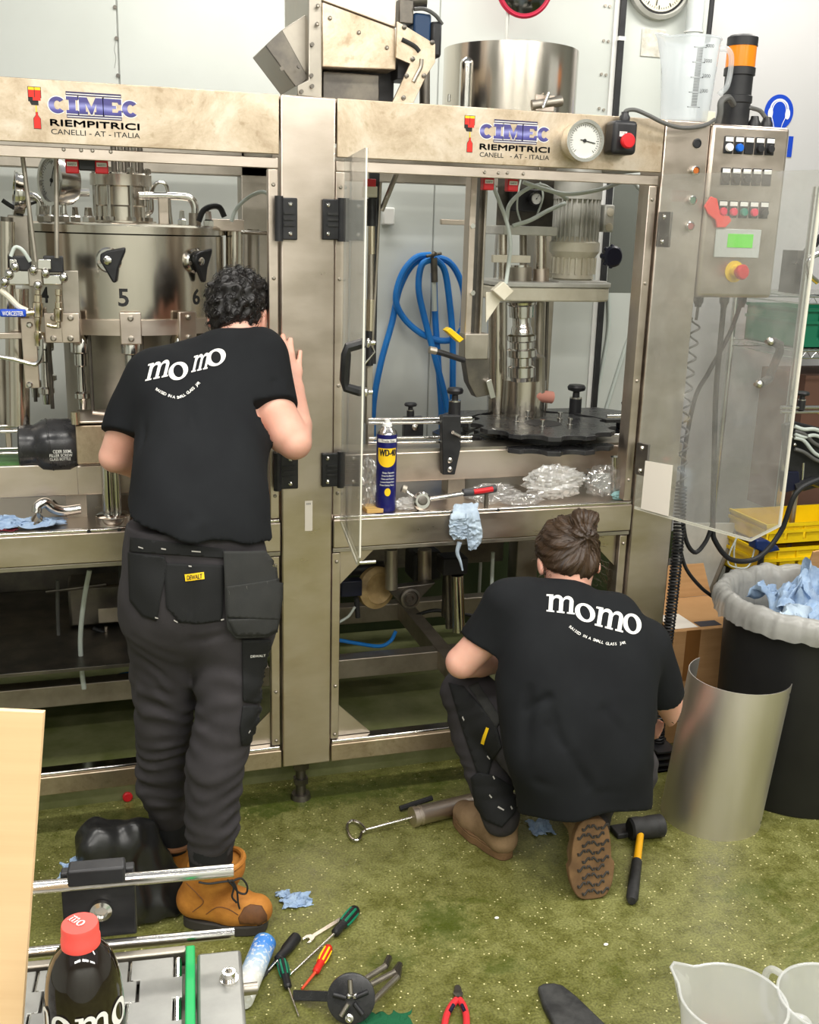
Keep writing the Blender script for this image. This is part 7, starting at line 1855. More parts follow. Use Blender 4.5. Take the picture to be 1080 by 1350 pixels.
# right shoe: sole plane faces the camera
tipc = F(784, 1190, 0.0); up_ = (P(784, 1086, -0.665) - tipc); Ls_ = up_.length * 1.02; up_.normalize(); sx_ = V(1, -0.10, 0).normalized(); sx_ = (sx_ - up_ * sx_.dot(up_)).normalized(); nn_ = sx_.cross(up_).normalized()
if nn_.dot(FWD) > 0: nn_ = -nn_
out = []
for k in range(44):
    a = 2 * PI * k / 44; f = 0.5 - 0.5 * math.cos(a); w = (0.07 if f < 0.45 else 0.06) * math.copysign(abs(math.sin(a)) ** 0.55, math.sin(a)) ; out.append((w - 0.004 * math.sin(3 * f), f * Ls_))
o0 = tipc + V(0, 0, 0.004) - nn_ * 0.012
rs = MB().prism(out, o0, sx_, up_, -nn_ * 0.026)
shoeR = SDF(T(tipc) - 0.16, T(tipc) + np.array((0.16, 0.22, 0.4)), 0.0045)
atR = lambda f, b_, w=0: tipc + up_ * (Ls_ * f) - nn_ * b_ + sx_ * w
shoeR.cone(atR(0.18, 0.07), atR(0.5, 0.075), 0.05, 0.048, 0.02); shoeR.cone(atR(0.5, 0.075), atR(0.86, 0.075), 0.048, 0.042, 0.02); shoeR.cone(atR(0.80, 0.08), atR(0.85, 0.15), 0.044, 0.05, 0.02)
shoeR.cut((0, 0, 0.006), (0, 0, -1)); shoeR.cut(T(atR(0.5, 0.034)), T(nn_)); shoeR.offset(folds(42, 0.0012, 6, 16, 8))
so_, _ = finish(shoeR, 'shoe', 'suede', pb, 2)
soleR = rs.build('sole', 'gum', so_, bevel=0.003)
R2 = random.Random(2)
for row in range(9):
    for c_ in range(4):
        f = 0.10 + 0.80 * row / 8; w = (c_ - 1.5) * 0.028 + (0.007 if row % 2 else -0.007)
        lim = (0.058 if f < 0.45 else 0.05)
        if abs(w) > lim - 0.010: continue
        c0 = o0 + up_ * (Ls_ * f) + sx_ * w + nn_ * 0.0008
        sg_ = 1 if (row + c_) % 2 else -1
        pts = [c0 + sx_ * (0.012 * math.cos(t) * 0.9) * (1) + up_ * (0.008 * math.sin(t * 2) * sg_) for t in np.linspace(0, PI, 7)]
        MB().tube(pts, 0.0032, n=6, sm=0).build('tread_lug', 'bootsole', soleR)
MB().lathe(atR(0.88, 0.10), (0.1, 0.75, 0.6), [(0.042, -0.03), (0.044, 0.02), (0.04, 0.06)], n=24).build('sock', mat('grey_sock', S(190, 186, 178), 0.9), pb)
# ================================================================ LOWER BAYS: drives, pipes, cables
def drop(o, z):
    zm = min(v.co.z for v in o.data.vertices)
    for v in o.data.vertices: v.co.z += z - zm
    return o
dr = thing('drive_shaft_assembly', 'worn cream pulley wheel with bearing block and two vertical shafts under the right bay', 'drive', tuple(P(520, 800, 0.35)))
DY = 0.36
MB().lathe(P(498, 775, DY), (0.35, -1, 0.1), [(0.0, -0.03), (0.06, -0.03), (0.076, -0.02), (0.076, 0.0), (0.06, 0.006), (0.055, 0.012), (0.04, 0.004), (0.0, 0.004)], n=40).build('pulley', mat('worn_cream_nylon', S(176, 150, 104), 0.55, c2=S(140, 116, 78), nscale=20), dr)
c2('shaft', 516, 724, 516, 776, 17, DY - 0.04, 'dullsteel', dr); c2('shaft', 560, 724, 560, 770, 18, DY + 0.02, 'brownsteel', dr)
poly2('bearing_bracket', ((510, 776), (560, 770), (575, 768), (556, 788), (548, 800), (532, 800), (522, 790)), DY - 0.05, 0.04, 'darksteel', dr, 0.004)
MB().lathe(P(540, 788, DY - 0.055), (0.05, -1, 0.05), [(0.036, 0), (0.036, 0.012), (0.028, 0.014), (0.026, 0.006), (0.018, 0.006), (0.018, 0.016), (0.01, 0.016), (0.008, 0.008), (0, 0.008)], n=32).build('bearing', 'darksteel', dr)
c2('drum', 462, 750, 505, 748, 18, DY + 0.04, 'black', dr); b2('sensor', 450, 765, 478, 788, DY - 0.03, 0.04, 'navy', dr, 0.004)
c2('sensor_plug', 470, 788, 472, 814, 7, DY - 0.02, 'black', dr)
t2('sensor_cable', [(468, 800, DY - 0.03), (460, 812, DY - 0.03), (448, 820, DY - 0.03), (440, 826, DY - 0.03)], 3.5, 'greyhose', dr)
b2('motor_block', 545, 728, 584, 768, DY + 0.10, 0.12, 'black', dr, 0.01)
pist = thing('lift_piston', 'dark chrome lift piston hanging under the right bay beside the crouching man', 'piston', tuple(P(600, 830, 0.3)))
c2('piston_tube', 603, 758, 605, 832, 17, 0.3, 'bright', pist); c2('piston_rod', 590, 745, 592, 828, 9, 0.34, 'darksteel', pist); b2('piston_head', 584, 735, 618, 760, 0.29, 0.08, 'black', pist, 0.006)
b2('piston_bracket', 585, 760, 600, 815, 0.36, 0.03, 'darksteel', pist)
c2('hose_stub', 650, 728, 648, 780, 5, 0.3, 'greyhose', pist)
for i, (pts, w, m_, lab) in enumerate((([(437, 842, 0.5), (470, 848, 0.5), (500, 852, 0.5), (515, 845, 0.5), (522, 832, 0.5)], 5, 'bluehose', 'thin dark blue air line lying on the under-frame of the right bay'),
                         ([(540, 815, 0.8), (570, 805, 0.8), (600, 808, 0.8), (640, 815, 0.8)], 5, 'blackcable', 'black cable lying across the rear under-frame of the right bay'),
                         ([(118, 752, 0.3), (111, 790, 0.3), (106, 840, 0.3), (108, 885, 0.3), (111, 908, 0.3)], 6.5, 'greyhose', 'pale cable dangling below the left worktop'),
                         ([(76, 765, 0.5), (76, 800, 0.5), (77, 830, 0.5), (78, 856, 0.5)], 5, 'greycable', 'grey cable dangling in the shade below the left worktop'),
                         ([(145, 900, 0.6), (160, 890, 0.6), (190, 888, 0.6), (230, 895, 0.6)], 6, 'bluehose', 'dark blue hose lying on the shelf under the left bay'))):
    tag(t2('loose_cable', pts, w, m_, None), lab, 'cable')
lh = thing('left_drive_unit', 'dark gearbox and linkage rods in the shade under the left worktop', 'drive', tuple(P(150, 830, 0.5)))
b2('gearbox_body', 92, 770, 168, 828, 0.55, 0.15, 'darksteel', lh, 0.01); t2('link_rod', [(122, 828, 0.5), (150, 838, 0.5), (172, 846, 0.5)], 6, 'black', lh, sm=0)
t2('link_rod', [(60, 780, 0.5), (95, 776, 0.5), (140, 770, 0.5)], 5, 'darksteel', lh, sm=0); c2('link_pin', 140, 826, 140, 850, 5, 0.5, 'steel', lh)
MB().lathe(P(76, 985, 0.6), (0, -1, 0.1), [(0.06, 0), (0.06, 0.02), (0.04, 0.022), (0.035, 0.0), (0, 0)], n=32).build('wheel', 'brownsteel', lh)
b2('cover_plate', 130, 800, 168, 822, 0.46, 0.01, 'brownsteel', lh); b2('hanging_bracket', 160, 738, 176, 830, 0.4, 0.03, 'black', lh)
cap = MB().lathe(P(168, 1050, 0.198), (0.1, -1, 0.2), [(0.016, 0), (0.016, 0.01), (0.012, 0.014), (0, 0.014)], n=24).build('crown_cork', 'red')
tag(cap, 'small red bottle cap on the mossy kerb behind the black bag', 'bottle cap')
for vtx in cap.data.vertices: pass
drop(cap, 0.003 if False else min(v.co.z for v in cap.data.vertices))

# ================================================================ THINGS ON THE RIGHT WORKTOP
M['canblue'] = mat('dark_blue_can', S(16, 20, 96), 0.3, coat=0.4)
can = thing('spray_can', 'dark blue and yellow lubricant spray can on the right worktop', 'spray can', tuple(P(509, 656, 0.09)))
cx_ = P(509.5, 610, 0.10); CX, CYc = cx_.x, 0.10; r_c = 0.0325
zc = lambda v: P(509, v, CYc - r_c).z
z0_ = WT
MB().lathe((CX, CYc, 0), (0, 0, 1), [(r_c - 0.003, z0_), (r_c, z0_ + 0.004), (r_c, zc(574))], n=40).build('can_body', 'canblue', can)
MB().lathe((CX, CYc, 0), (0, 0, 1), [(r_c, zc(574)), (r_c - 0.002, zc(571)), (r_c - 0.012, zc(566)), (r_c - 0.014, zc(564)), (0, zc(564))], n=40).build('can_shoulder', 'bright', can)
MB().lathe((CX, CYc, 0), (0, 0, 1), [(0.016, zc(566)), (0.015, zc(561)), (0.009, zc(560)), (0.008, zc(556)), (0, zc(556))], n=24).build('nozzle', 'white', can)
def wrap(polys, z, m, name, off=0.0006, a0=0.0):
    """polys in metres (s, t): wrapped round the can"""
    vs, fs = subdiv_polys(polys, 0.006)
    b = MB(); rr_ = r_c + off
    aim = math.atan2(CAM.x - CX, -(CAM.y - CYc)) if False else math.atan2((CAM.x - CX), (CYc - CAM.y))
    b.add([(CX + rr_ * math.sin(aim + a0 + s / rr_), CYc - rr_ * math.cos(aim + a0 + s / rr_), z + t) for s, t in vs], fs)
    return b.build(name, m, can, smooth=0)
zy = zc(612)
wrap([rect(-0.03, -0.002, 0.034, 0.03)], zc(604), 'yellowprint', 'label_yellow'); wrap([[(-0.03, 0)] + [(0.002 + 0.032 * math.cos(t), 0.028 * math.sin(t)) for t in np.linspace(PI, 2 * PI, 16)] + [(0.034, 0)]], zc(604) - 0.002, 'yellowprint', 'label_yellow')
def wtext(s, z, h, w, m, s0=None):
    me = textmesh(s, 1.0, 0.012); xs = [v.co.x for v in me.vertices]; x0 = min(xs); kx = w / (max(xs) - x0)
    wrap([[((me.vertices[v].co.x - x0) * kx + (s0 if s0 is not None else -w / 2), me.vertices[v].co.y * h / 0.7) for v in pg.vertices] for pg in me.polygons], z, m, 'lettering', 0.0012)
for dx_ in (-0.0006, 0, 0.0006, 0.0012): wtext('WD-40', zc(603) + 0.004, 0.021, 0.056, 'print_black', -0.024 + dx_)
wrap([rect(-0.032, 0, 0.036, 0.011)], zc(584), 'print_white', 'label_band'); wtext('Trade Size', zc(583.5), 0.008, 0.045, 'print_black', -0.018)
for i, tx in enumerate(('Stops Squeaks', 'Drives Out Moisture', 'Cleans and Protects', 'Loosens Rusted Parts', 'Frees Sticky Parts')): wtext(tx, zc(624.5 + 4.1 * i), 0.0055, 0.04 + 0.002 * i, 'print_white', -0.012 - 0.002 * i)
wrap([[(0.010 * math.cos(t) + 0.006, 0.013 * math.sin(t)) for t in np.linspace(0, 2 * PI, 20)[:-1]]], zc(649), 'yellowprint', 'label_badge', 0.0014)
# plastic bags: crumpled translucent film
def film_mat(name, dif, glo):
    m, nt, b = newmat(name); out = nt.nodes['Material Output']
    tr = nd(nt, 'ShaderNodeBsdfTransparent'); gl = nd(nt, 'ShaderNodeBsdfGlossy'); gl.inputs['Roughness'].default_value = 0.1
    df = nd(nt, 'ShaderNodeBsdfDiffuse'); df.inputs['Color'].default_value = (0.85, 0.84, 0.8, 1)
    n = nd(nt, 'ShaderNodeTexNoise', Scale=38.0, Detail=3.0); lk(nt, coords(nt), n.inputs['Vector'])
    bp = nd(nt, 'ShaderNodeBump', Strength=0.9, Distance=0.006); lk(nt, n.outputs['Fac'], bp.inputs['Height']); lk(nt, bp.outputs['Normal'], gl.inputs['Normal'])
    m1 = nd(nt, 'ShaderNodeMixShader'); m1.inputs[0].default_value = dif; lk(nt, tr.outputs[0], m1.inputs[1]); lk(nt, df.outputs[0], m1.inputs[2])
    m2 = nd(nt, 'ShaderNodeMixShader'); m2.inputs[0].default_value = glo; lk(nt, m1.outputs[0], m2.inputs[1]); lk(nt, gl.outputs[0], m2.inputs[2])
    lk(nt, m2.outputs[0], out.inputs['Surface']); return m
M['film'] = film_mat('clear_film', 0.10, 0.24)
M['film_w'] = film_mat('milky_film', 0.38, 0.2)
def bag(name, c, size, label, m, seed, cat='bag', folds_amp=1.0):
    c = Vector(c); n, mm = 46, 30; vs = []; fs = []
    for j in range(mm + 1):
        for i in range(n):
            a = 2 * PI * i / n; t = j / mm; th = PI * (0.02 + 0.96 * t)
            d = Vector((math.sin(th) * math.cos(a), math.sin(th) * math.sin(a), -math.cos(th)))
            q = d * 2.6 + Vector((seed * 3.1, seed, 0))
            w = 1 + folds_amp * (0.30 * noise.noise(q) + 0.30 * (abs(noise.noise(q * 2.3)) - 0.2) + 0.22 * (abs(noise.noise(q * 5.1)) - 0.2))
            p = c + Vector((d.x * size[0] * w, d.y * size[1] * w, size[2] + d.z * size[2] * w))
            p.z = max(p.z, c.z + 0.0008 + 0.0006 * math.sin(i)); vs.append(p)
    for j in range(mm):
        for i in range(n): fs.append((j * n + i, j * n + (i + 1) % n, (j + 1) * n + (i + 1) % n, (j + 1) * n + i))
    me = bpy.data.meshes.new(name); me.from_pydata(vs, [], fs)
    o = link(name, me, m, None, smooth=12); return tag(o, label, cat)
bag('plastic_bag', (P(650, 645, 0.13).x, 0.13, WT), (0.085, 0.05, 0.03), 'crumpled clear plastic bag on the worktop behind the ratchet handle', 'film', 1)
bag('plastic_bag', (P(730, 640, 0.15).x, 0.15, WT), (0.10, 0.06, 0.055), 'milky white plastic bag on the worktop below the star wheel hub', 'film_w', 2, folds_amp=0.8)
bag('plastic_bag', (P(800, 640, 0.15).x, 0.15, WT), (0.075, 0.06, 0.05), 'glossy clear plastic bag with teal bits in the right corner of the worktop', 'film', 3)
bag('plastic_bag', (P(490, 630, 0.08).x, 0.12, WT), (0.03, 0.03, 0.085), 'crinkled clear plastic sleeve standing beside the blue spray can', 'film', 4)
bag('plastic_bag', (P(545, 660, 0.06).x, 0.10, WT), (0.055, 0.035, 0.018), 'flat white plastic wrap on the worktop between spray can and ratchet', 'film_w', 5)
bag('plastic_bag', (P(690, 655, 0.08).x, 0.085, WT), (0.07, 0.03, 0.018), 'shredded clear film strip along the front of the right worktop', 'film', 6)
tl = bag('teal_cloth', (P(815, 650, 0.1).x, 0.085, WT), (0.03, 0.022, 0.014), 'small crumpled teal paper lying in front of the glossy bag', mat('teal_paper', S(150, 190, 190), 0.8), 7, 'paper')
yc_ = MB().box((P(484, 664, 0.07).x, 0.07, WT), (P(506, 664, 0.07).x, 0.14, WT + 0.014)).build('wood_block', mat('raw_wood', S(214, 178, 110), 0.7, c2=S(190, 150, 84), nscale=6, stretch=(1, 12, 12)), None, bevel=0.002)
tag(yc_, 'small pale wooden block on the worktop under the plastic sleeve', 'block')
# ratchet
rt2 = thing('ratchet_wrench', 'chrome ratchet wrench with red and grey handle on the right worktop', 'ratchet', tuple(P(600, 665, 0.06)))
RYy = 0.055
hd = P(556, 660, RYy); h1 = P(615, 650, RYy); h2 = P(650, 645, RYy)
MB().lathe(hd + V(0, 0, -0.002), (0.05, -1, 0.25), [(0.0, -0.012), (0.026, -0.012), (0.03, -0.006), (0.03, 0.006), (0.024, 0.012), (0, 0.012)], n=28).build('ratchet_head', 'bright', rt2)
MB().lathe(hd + V(0, -0.012, 0.003), (0.05, -1, 0.25), [(0.015, 0), (0.015, 0.004), (0.008, 0.006), (0, 0.004)], n=20).build('ratchet_dial', 'darksteel', rt2)
MB().tube([hd, hd.lerp(h1, 0.5), h1], 0.008, n=12, sm=0).build('ratchet_shaft', 'bright', rt2)
MB().tube([h1 - V(0.012, 0, -0.002), h1.lerp(h2, 0.3), h1.lerp(h2, 0.8), h2 + V(0.01, 0, 0.003)], 0.0125, n=14).build('ratchet_grip', mat('dark_grey_grip', (0.05, 0.05, 0.055), 0.5), rt2)
MB().tube([h1.lerp(h2, 0.25) + V(0, -0.006, 0.002), h1.lerp(h2, 0.6) + V(0, -0.007, 0.002), h2 + V(-0.004, -0.006, 0.002)], 0.009, n=12).build('grip_inlay', 'red', rt2)
MB().cyl((hd.x, RYy + 0.004, WT), (hd.x, RYy + 0.004, hd.z - 0.02), 0.012, n=12).build('ratchet_socket', 'darksteel', rt2)
MB().cyl((h2.x - 0.02, RYy + 0.004, WT), (h2.x - 0.02, RYy + 0.004, h2.z - 0.011), 0.007, n=12).build('handle_rest', 'darksteel', rt2)
sp1 = thing('socket_bar', 'short chrome extension bar beside the ratchet head on the worktop', 'tool', tuple(P(540, 655, 0.1)))
MB().cyl(P(536, 648, 0.09), P(551, 660, 0.07), 0.006, n=12).build('bar', 'bright', sp1); MB().lathe(P(534, 645, 0.09), (-1, 0.2, 0.4), [(0.013, -0.004), (0.013, 0.01), (0.009, 0.012)], n=20).build('bar_ring', 'dullsteel', sp1)
pin = MB().cyl((P(811, 633, 0.14).x, 0.14, WT), (P(811, 602, 0.14).x, 0.14, P(811, 602, 0.14).z), 0.0125, n=20).build('steel_pin', 'bright'); tag(pin, 'short upright steel pin behind the glossy plastic bag', 'pin')
# paper towels: crumpled sheets
M['towel'] = mat('blue_paper_towel', S(168, 190, 214), 0.9, c2=S(140, 164, 196), nscale=40, bump=0.3, bscale=300)
M['towelg'] = mat('greasy_pale_towel', S(190, 206, 220), 0.9, c2=S(150, 165, 182), nscale=14, bump=0.3, bscale=300)
def crumple(name, c, size, seed, label, m='towel', amp=1.0, cat='paper towel', res=44, group=None, floor=None):
    c = Vector(c); vs = []; fs = []
    for j in range(res + 1):
        for i in range(res + 1):
            u = i / res - 0.5; v = j / res - 0.5
            q = Vector((u * 4 + seed * 7.3, v * 4, seed))
            e = 1 - (max(abs(u), abs(v)) * 2) ** 3 * 0.5
            z = size[2] * (0.35 + amp * (0.75 * noise.noise(q * 0.9) + 0.55 * (0.5 - abs(noise.noise(q * 1.6))) + 0.22 * (0.5 - abs(noise.noise(q * 3.4))))) * e
            dx = 0.16 * noise.noise(q * 1.7 + Vector((9, 0, 0))); dy = 0.16 * noise.noise(q * 1.7 + Vector((0, 9, 0)))
            rad = 1 + 0.35 * noise.noise(Vector((math.atan2(v, u) * 1.5, seed, 0)))
            vs.append(c + Vector(((u + dx) * size[0] * rad, (v + dy) * size[1] * rad, max(0.0015, z))))
    for j in range(res):
        for i in range(res): a = j * (res + 1) + i; fs.append((a, a + 1, a + res + 2, a + res + 1))
    me = bpy.data.meshes.new(name); me.from_pydata(vs, [], fs); o = link(name, me, m, None, smooth=40)
    s = o.modifiers.new('thickness', 'SOLIDIFY'); s.thickness = 0.0012
    return tag(o, label, cat, group)
crumple('paper_towel', (P(28, 686, 0.09).x, 0.115, WT), (0.21, 0.09, 0.034), 2, 'pale blue crumpled paper towel on the left worktop beside the pipe elbow')
rc_ = crumple('red_cloth', (P(4, 692, 0.06).x, 0.085, WT), (0.07, 0.03, 0.012), 4, 'dark red cloth scrap beside the blue towel on the left worktop', mat('dark_red_cloth', S(96, 24, 34), 0.9), 1.0, 'cloth')
# towel hanging over the right sill
tw_v = []; tw_f = []; NU, NV = 22, 46
for j in range(NV + 1):
    t = j / NV
    for i in range(NU + 1):
        s = i / NU - 0.5
        if t < 0.25: base = P(612, 668 + (t / 0.25) * 14, 0.035 - 0.045 * t / 0.25)
        else: base = P(612 + 2 * (t - .25), 682 + (t - 0.25) / 0.75 * (42 if s > 0.05 else 28), -0.014)
        wd = (34 + 12 * math.sin(t * 2.4)) * MPP(base) * (1.0 if t < 0.8 else 1.0 - (t - 0.8) * 1.2)
        q = Vector((s * 5, t * 6, 3.3)); dz = 0.016 * noise.noise(q) + 0.010 * noise.noise(q * 2.4)
        p = base + V(s * wd + 0.008 * noise.noise(q + Vector((5, 5, 5))), 0, 0)
        p.y = min(p.y - abs(dz) - 0.004, 0.05); p.z += 0.006 * noise.noise(q * 1.3) + (0.012 if t < 0.25 else 0)
        tw_v.append(p)
for j in range(NV):
    for i in range(NU): a = j * (NU + 1) + i; tw_f.append((a, a + 1, a + NU + 2, a + NU + 1))
me = bpy.data.meshes.new('paper_towel'); me.from_pydata(tw_v, [], tw_f); o = link('paper_towel', me, 'towelg', None, smooth=50)
s_ = o.modifiers.new('thickness', 'SOLIDIFY'); s_.thickness = 0.001
tag(o, 'pale greasy paper towel draped over the sill of the right bay', 'paper towel')
ts = MB(); 
ts.tube([P(606, 715, -0.016), P(603, 728, -0.014), P(607, 740, -0.012), P(610, 752, -0.012)], 0.008, n=8, r_end=0.003)
setpar(ts.build('twisted_strip', 'towelg'), o)

# ================================================================ BIN, STEEL SHEET, BOX
M['binblack'] = mat('matt_black_bin', (0.008, 0.008, 0.009), 0.55, c2=(0.013, 0.013, 0.013), nscale=6)
bn = thing('waste_bin', 'large round black waste bin with a translucent liner full of paper towels', 'bin', (1.62, -0.22, 0))
BR = 0.285; bB = F(1046, 1092, 0.0); BX, BY = P(952, 950, -0.22).x + BR * 0.985, bB.y + BR
BX = 1.60; 
# left edge of the bin stands at pixel 952
_l = P(951, 980, -0.2); BX = _l.x + BR * 0.99; BY = F(1046, 1092, 0).y + BR * 0.98
bz = P(1030, 836, BY - BR).z
bn.location = (BX, BY, 0)
for o_ in (): pass
def child_loc(): pass
MB().lathe((BX, BY, 0), (0, 0, 1), [(BR * 0.93, 0.0), (BR * 0.95, 0.01), (BR, bz * 0.98), (BR + 0.012, bz * 0.985), (BR + 0.012, bz), (BR - 0.004, bz), (BR * 0.93, 0.05), (0, 0.05)], n=64).build('bin_body', 'binblack', bn)
M['liner'] = mat('translucent_bin_liner', S(178, 177, 172), 0.3, c2=S(150, 149, 145), nscale=5, alpha=0.86)
lv = []; lf = []; n = 220; prof = [(BR + 0.038, bz - 0.065), (BR + 0.040, bz - 0.045), (BR + 0.036, bz - 0.01), (BR + 0.026, bz + 0.008), (BR + 0.008, bz + 0.016), (BR - 0.012, bz + 0.004), (BR - 0.022, bz - 0.03), (BR - 0.026, bz - 0.12), (BR - 0.03, bz - 0.2)]
for j, (r, z) in enumerate(prof):
    for i in range(n):
        a = 2 * PI * i / n; w = noise.noise(Vector((math.cos(a) * 7, math.sin(a) * 7, j * 0.25))); w2 = abs(noise.noise(Vector((math.cos(a) * 12, math.sin(a) * 12, j * 0.22 + 4)))) * 1.6 - 0.4
        lv.append((BX + (r + 0.010 * w + 0.011 * w2) * math.cos(a), BY + (r + 0.010 * w + 0.011 * w2) * math.sin(a), z + (0.022 * w if j in (0, 1) else 0.012 * w if j in (3, 4, 5) else 0)))
for j in range(len(prof) - 1):
    for i in range(n): lf.append((j * n + i, j * n + (i + 1) % n, (j + 1) * n + (i + 1) % n, (j + 1) * n + i))
me = bpy.data.meshes.new('bin_liner'); me.from_pydata(lv, [], lf); link('bin_liner', me, 'liner', bn, smooth=180)
MB().lathe((BX, BY, bz - 0.14), (0, 0, 1), [(BR - 0.035, 0), (0, 0.01)], n=40).build('waste_fill', mat('dark_waste', S(120, 130, 140), 0.9), bn)
TZ = bz - 0.085
for i, (dx, dy, sx, sy, sz, mm, lab) in enumerate((
    (-0.02, 0.03, 0.24, 0.2, 0.16, 'towel', 'blue paper towel heap in the middle of the waste bin'),
    (-0.13, -0.10, 0.2, 0.16, 0.08, 'towelg', 'pale paper towel near the front left rim of the waste bin'),
    (0.02, -0.13, 0.24, 0.18, 0.11, 'towel', 'blue paper towel along the front rim of the waste bin'),
    (0.08, 0.10, 0.16, 0.16, 0.10, 'towelg', 'pale paper towel towards the back of the waste bin'))):
    crumple('paper_towel', (BX + dx, BY + dy, TZ + 0.004), (sx, sy, sz), 11 + i, lab, mm, 1.0)
crumple('orange_wrapper', (BX + 0.09, BY - 0.10, TZ + 0.05), (0.11, 0.10, 0.07), 21, 'orange crumpled wrapper in the waste bin', mat('orange_plastic', S(240, 130, 50), 0.5), 0.8, 'wrapper')
crumple('red_wrapper', (BX + 0.045, BY - 0.06, TZ + 0.05), (0.06, 0.06, 0.06), 22, 'small red wrapper beside the orange one in the waste bin', mat('red_wrap', S(190, 30, 40), 0.5), 0.8, 'wrapper')
cbm = mat('cardboard', S(196, 152, 104), 0.85, c2=S(184, 140, 92), nscale=4, stretch=(1, 1, 14))
M['cardboard'] = cbm
cf = MB().obox((BX + 0.17, BY + 0.16, TZ + 0.12), (1, 0, 0.15), (0, 1, 0.3), (0, -0.3, 1), 0.09, 0.003, 0.09).build('cardboard_flap', 'cardboard'); tag(cf, 'torn cardboard flap sticking up at the back of the waste bin', 'cardboard')
# curved steel sheet in front of the bin
st = thing('steel_guard_sheet', 'curved stainless guard sheet standing on end in front of the waste bin', 'steel sheet', (1.2, -0.3, 0))
a0, a1 = F(882, 1063, 0), F(1004, 1107, 0); low = F(940, 1113, 0)
# circle through the three floor points
def circ(p, q, r):
    ax, ay, bx, by, cx, cy = p.x, p.y, q.x, q.y, r.x, r.y; d = 2 * (ax * (by - cy) + bx * (cy - ay) + cx * (ay - by))
    ux = ((ax * ax + ay * ay) * (by - cy) + (bx * bx + by * by) * (cy - ay) + (cx * cx + cy * cy) * (ay - by)) / d
    uy = ((ax * ax + ay * ay) * (cx - bx) + (bx * bx + by * by) * (ax - cx) + (cx * cx + cy * cy) * (bx - ax)) / d
    return V(ux, uy, 0)
SC = V(a0.x * 0.5 + a1.x * 0.5 + 0.03, a1.y + 0.135, 0); SRr = 0.15
SC = V(F(941, 1090, 0).x + 0.03, F(941, 1113, 0).y + 0.158, 0); SRr = 0.160
st.location = tuple(SC)
zt = P(1020, 920, SC.y - 0.1).z; ztl = P(893, 880, SC.y).z
b = MB(); n = 64; A0, A1 = math.radians(110), math.radians(318); lean = V(0.052, 0.0, 0)
vs = []; H_ = (zt + ztl) / 2
for w_ in (0, 1):
    for j in range(2):
        for i in range(n + 1):
            a = A0 + (A1 - A0) * i / n; r = SRr - 0.0025 * w_
            vs.append(SC + V(r * math.cos(a), r * math.sin(a), H_ * j) + lean * j)
N1 = n + 1; fs = []
for i in range(n):
    fs += [(i, i + 1, N1 + i + 1, N1 + i), (2 * N1 + i + 1, 2 * N1 + i, 3 * N1 + i, 3 * N1 + i + 1), (N1 + i, N1 + i + 1, 3 * N1 + i + 1, 3 * N1 + i), (i + 1, i, 2 * N1 + i, 2 * N1 + i + 1)]
fs += [(0, N1, 3 * N1, 2 * N1), (n, 2 * N1 + n, 3 * N1 + n, N1 + n)]
b.add(vs, fs).build('sheet', mat('guard_sheet_steel', (0.74, 0.69, 0.64), 0.46, 1.0, c2=(0.82, 0.77, 0.72), nscale=5, stretch=(1, 1, 0.2), rvar=0.07), st)
for f_, z in ((0.975, 0.94), (0.97, 0.05)):
    a = A0 + (A1 - A0) * f_; q = SC + V(SRr * math.cos(a), SRr * math.sin(a), H_ * z) + lean * z; nn = V(math.cos(a), math.sin(a), 0)
    MB().lathe(q + nn * 0.0002, nn, [(0.006, 0), (0, 0.0004)], n=14).build('slot_hole', 'rubber', st)
# cardboard box behind
bxo = thing('cardboard_box', 'taped brown cardboard box with a white shipping label beside the coiled cable', 'box', (1.75, 0.2, 0))
x0, x1 = P(888, 850, 0.12).x, P(888, 850, 0.12).x + 0.36; zt = P(900, 832, 0.12).z
bxo.location = ((x0 + x1) / 2, 0.25, 0)
MB().box((x0, 0.12, 0), (x1, 0.45, zt)).build('box_body', 'cardboard', bxo, bevel=0.003)
MB().prism([(0, 0), (0.36, 0), (0.34, 0.13), (0.02, 0.13)], (x0, 0.45, zt), (1, 0, 0), (0, 0.35, 0.94), (0, 0.003, 0)).build('box_flap', 'cardboard', bxo)
MB().box((x0 + 0.05, 0.1185, zt - 0.2), (x0 + 0.11, 0.1198, zt)).build('box_tape', mat('brown_tape', S(140, 96, 52), 0.35), bxo)
MB().box((x0 + 0.02, 0.13, zt), (x0 + 0.34, 0.44, zt + 0.001)).build('box_top', 'cardboard', bxo)
lx = P(888, 826, 0.14); 
MB().prism([(0, 0), (0.10, 0), (0.10, 0.14), (0, 0.14)], (x0 + 0.01, 0.14, zt + 0.0015), (1, 0, 0), (0, 1, 0), (0, 0, 0.0008)).build('shipping_label', 'paper', bxo)
MB().prism([(0, 0), (0.09, 0), (0.09, 0.05), (0, 0.05)], (x0 + 0.12, 0.14, zt + 0.0015), (1, 0, 0), (0, 1, 0), (0, 0, 0.0008)).build('dark_tape', 'navy', bxo)
text('lettering', 'URGENT', (x0 + 0.012, 0.1178, zt - 0.05), (1, 0, 0), (0, 0, 1), 0.02, mat('brown_print', S(90, 50, 30), 0.7), bxo, width=0.12) if False else None
# black grille base behind the crouching man
bg = thing('black_basket', 'black slatted basket on the floor behind the curved steel sheet', 'basket', tuple(F(868, 1035, 0)))
for i in range(7):
    v = 985 + i * 8; a = P(858, v, -0.02); b_ = P(884, v - 3, -0.02); a.z = max(a.z, 0.004); b_.z = max(b_.z, 0.004)
    MB().bar(a, b_, 0.10, 0.007).build('basket_slat', 'black', bg)
MB().box((P(858, 1000, -0.02).x, 0.02, 0.0), (P(884, 1000, -0.02).x, 0.05, P(868, 982, -0.02).z)).build('basket_back', 'black', bg)
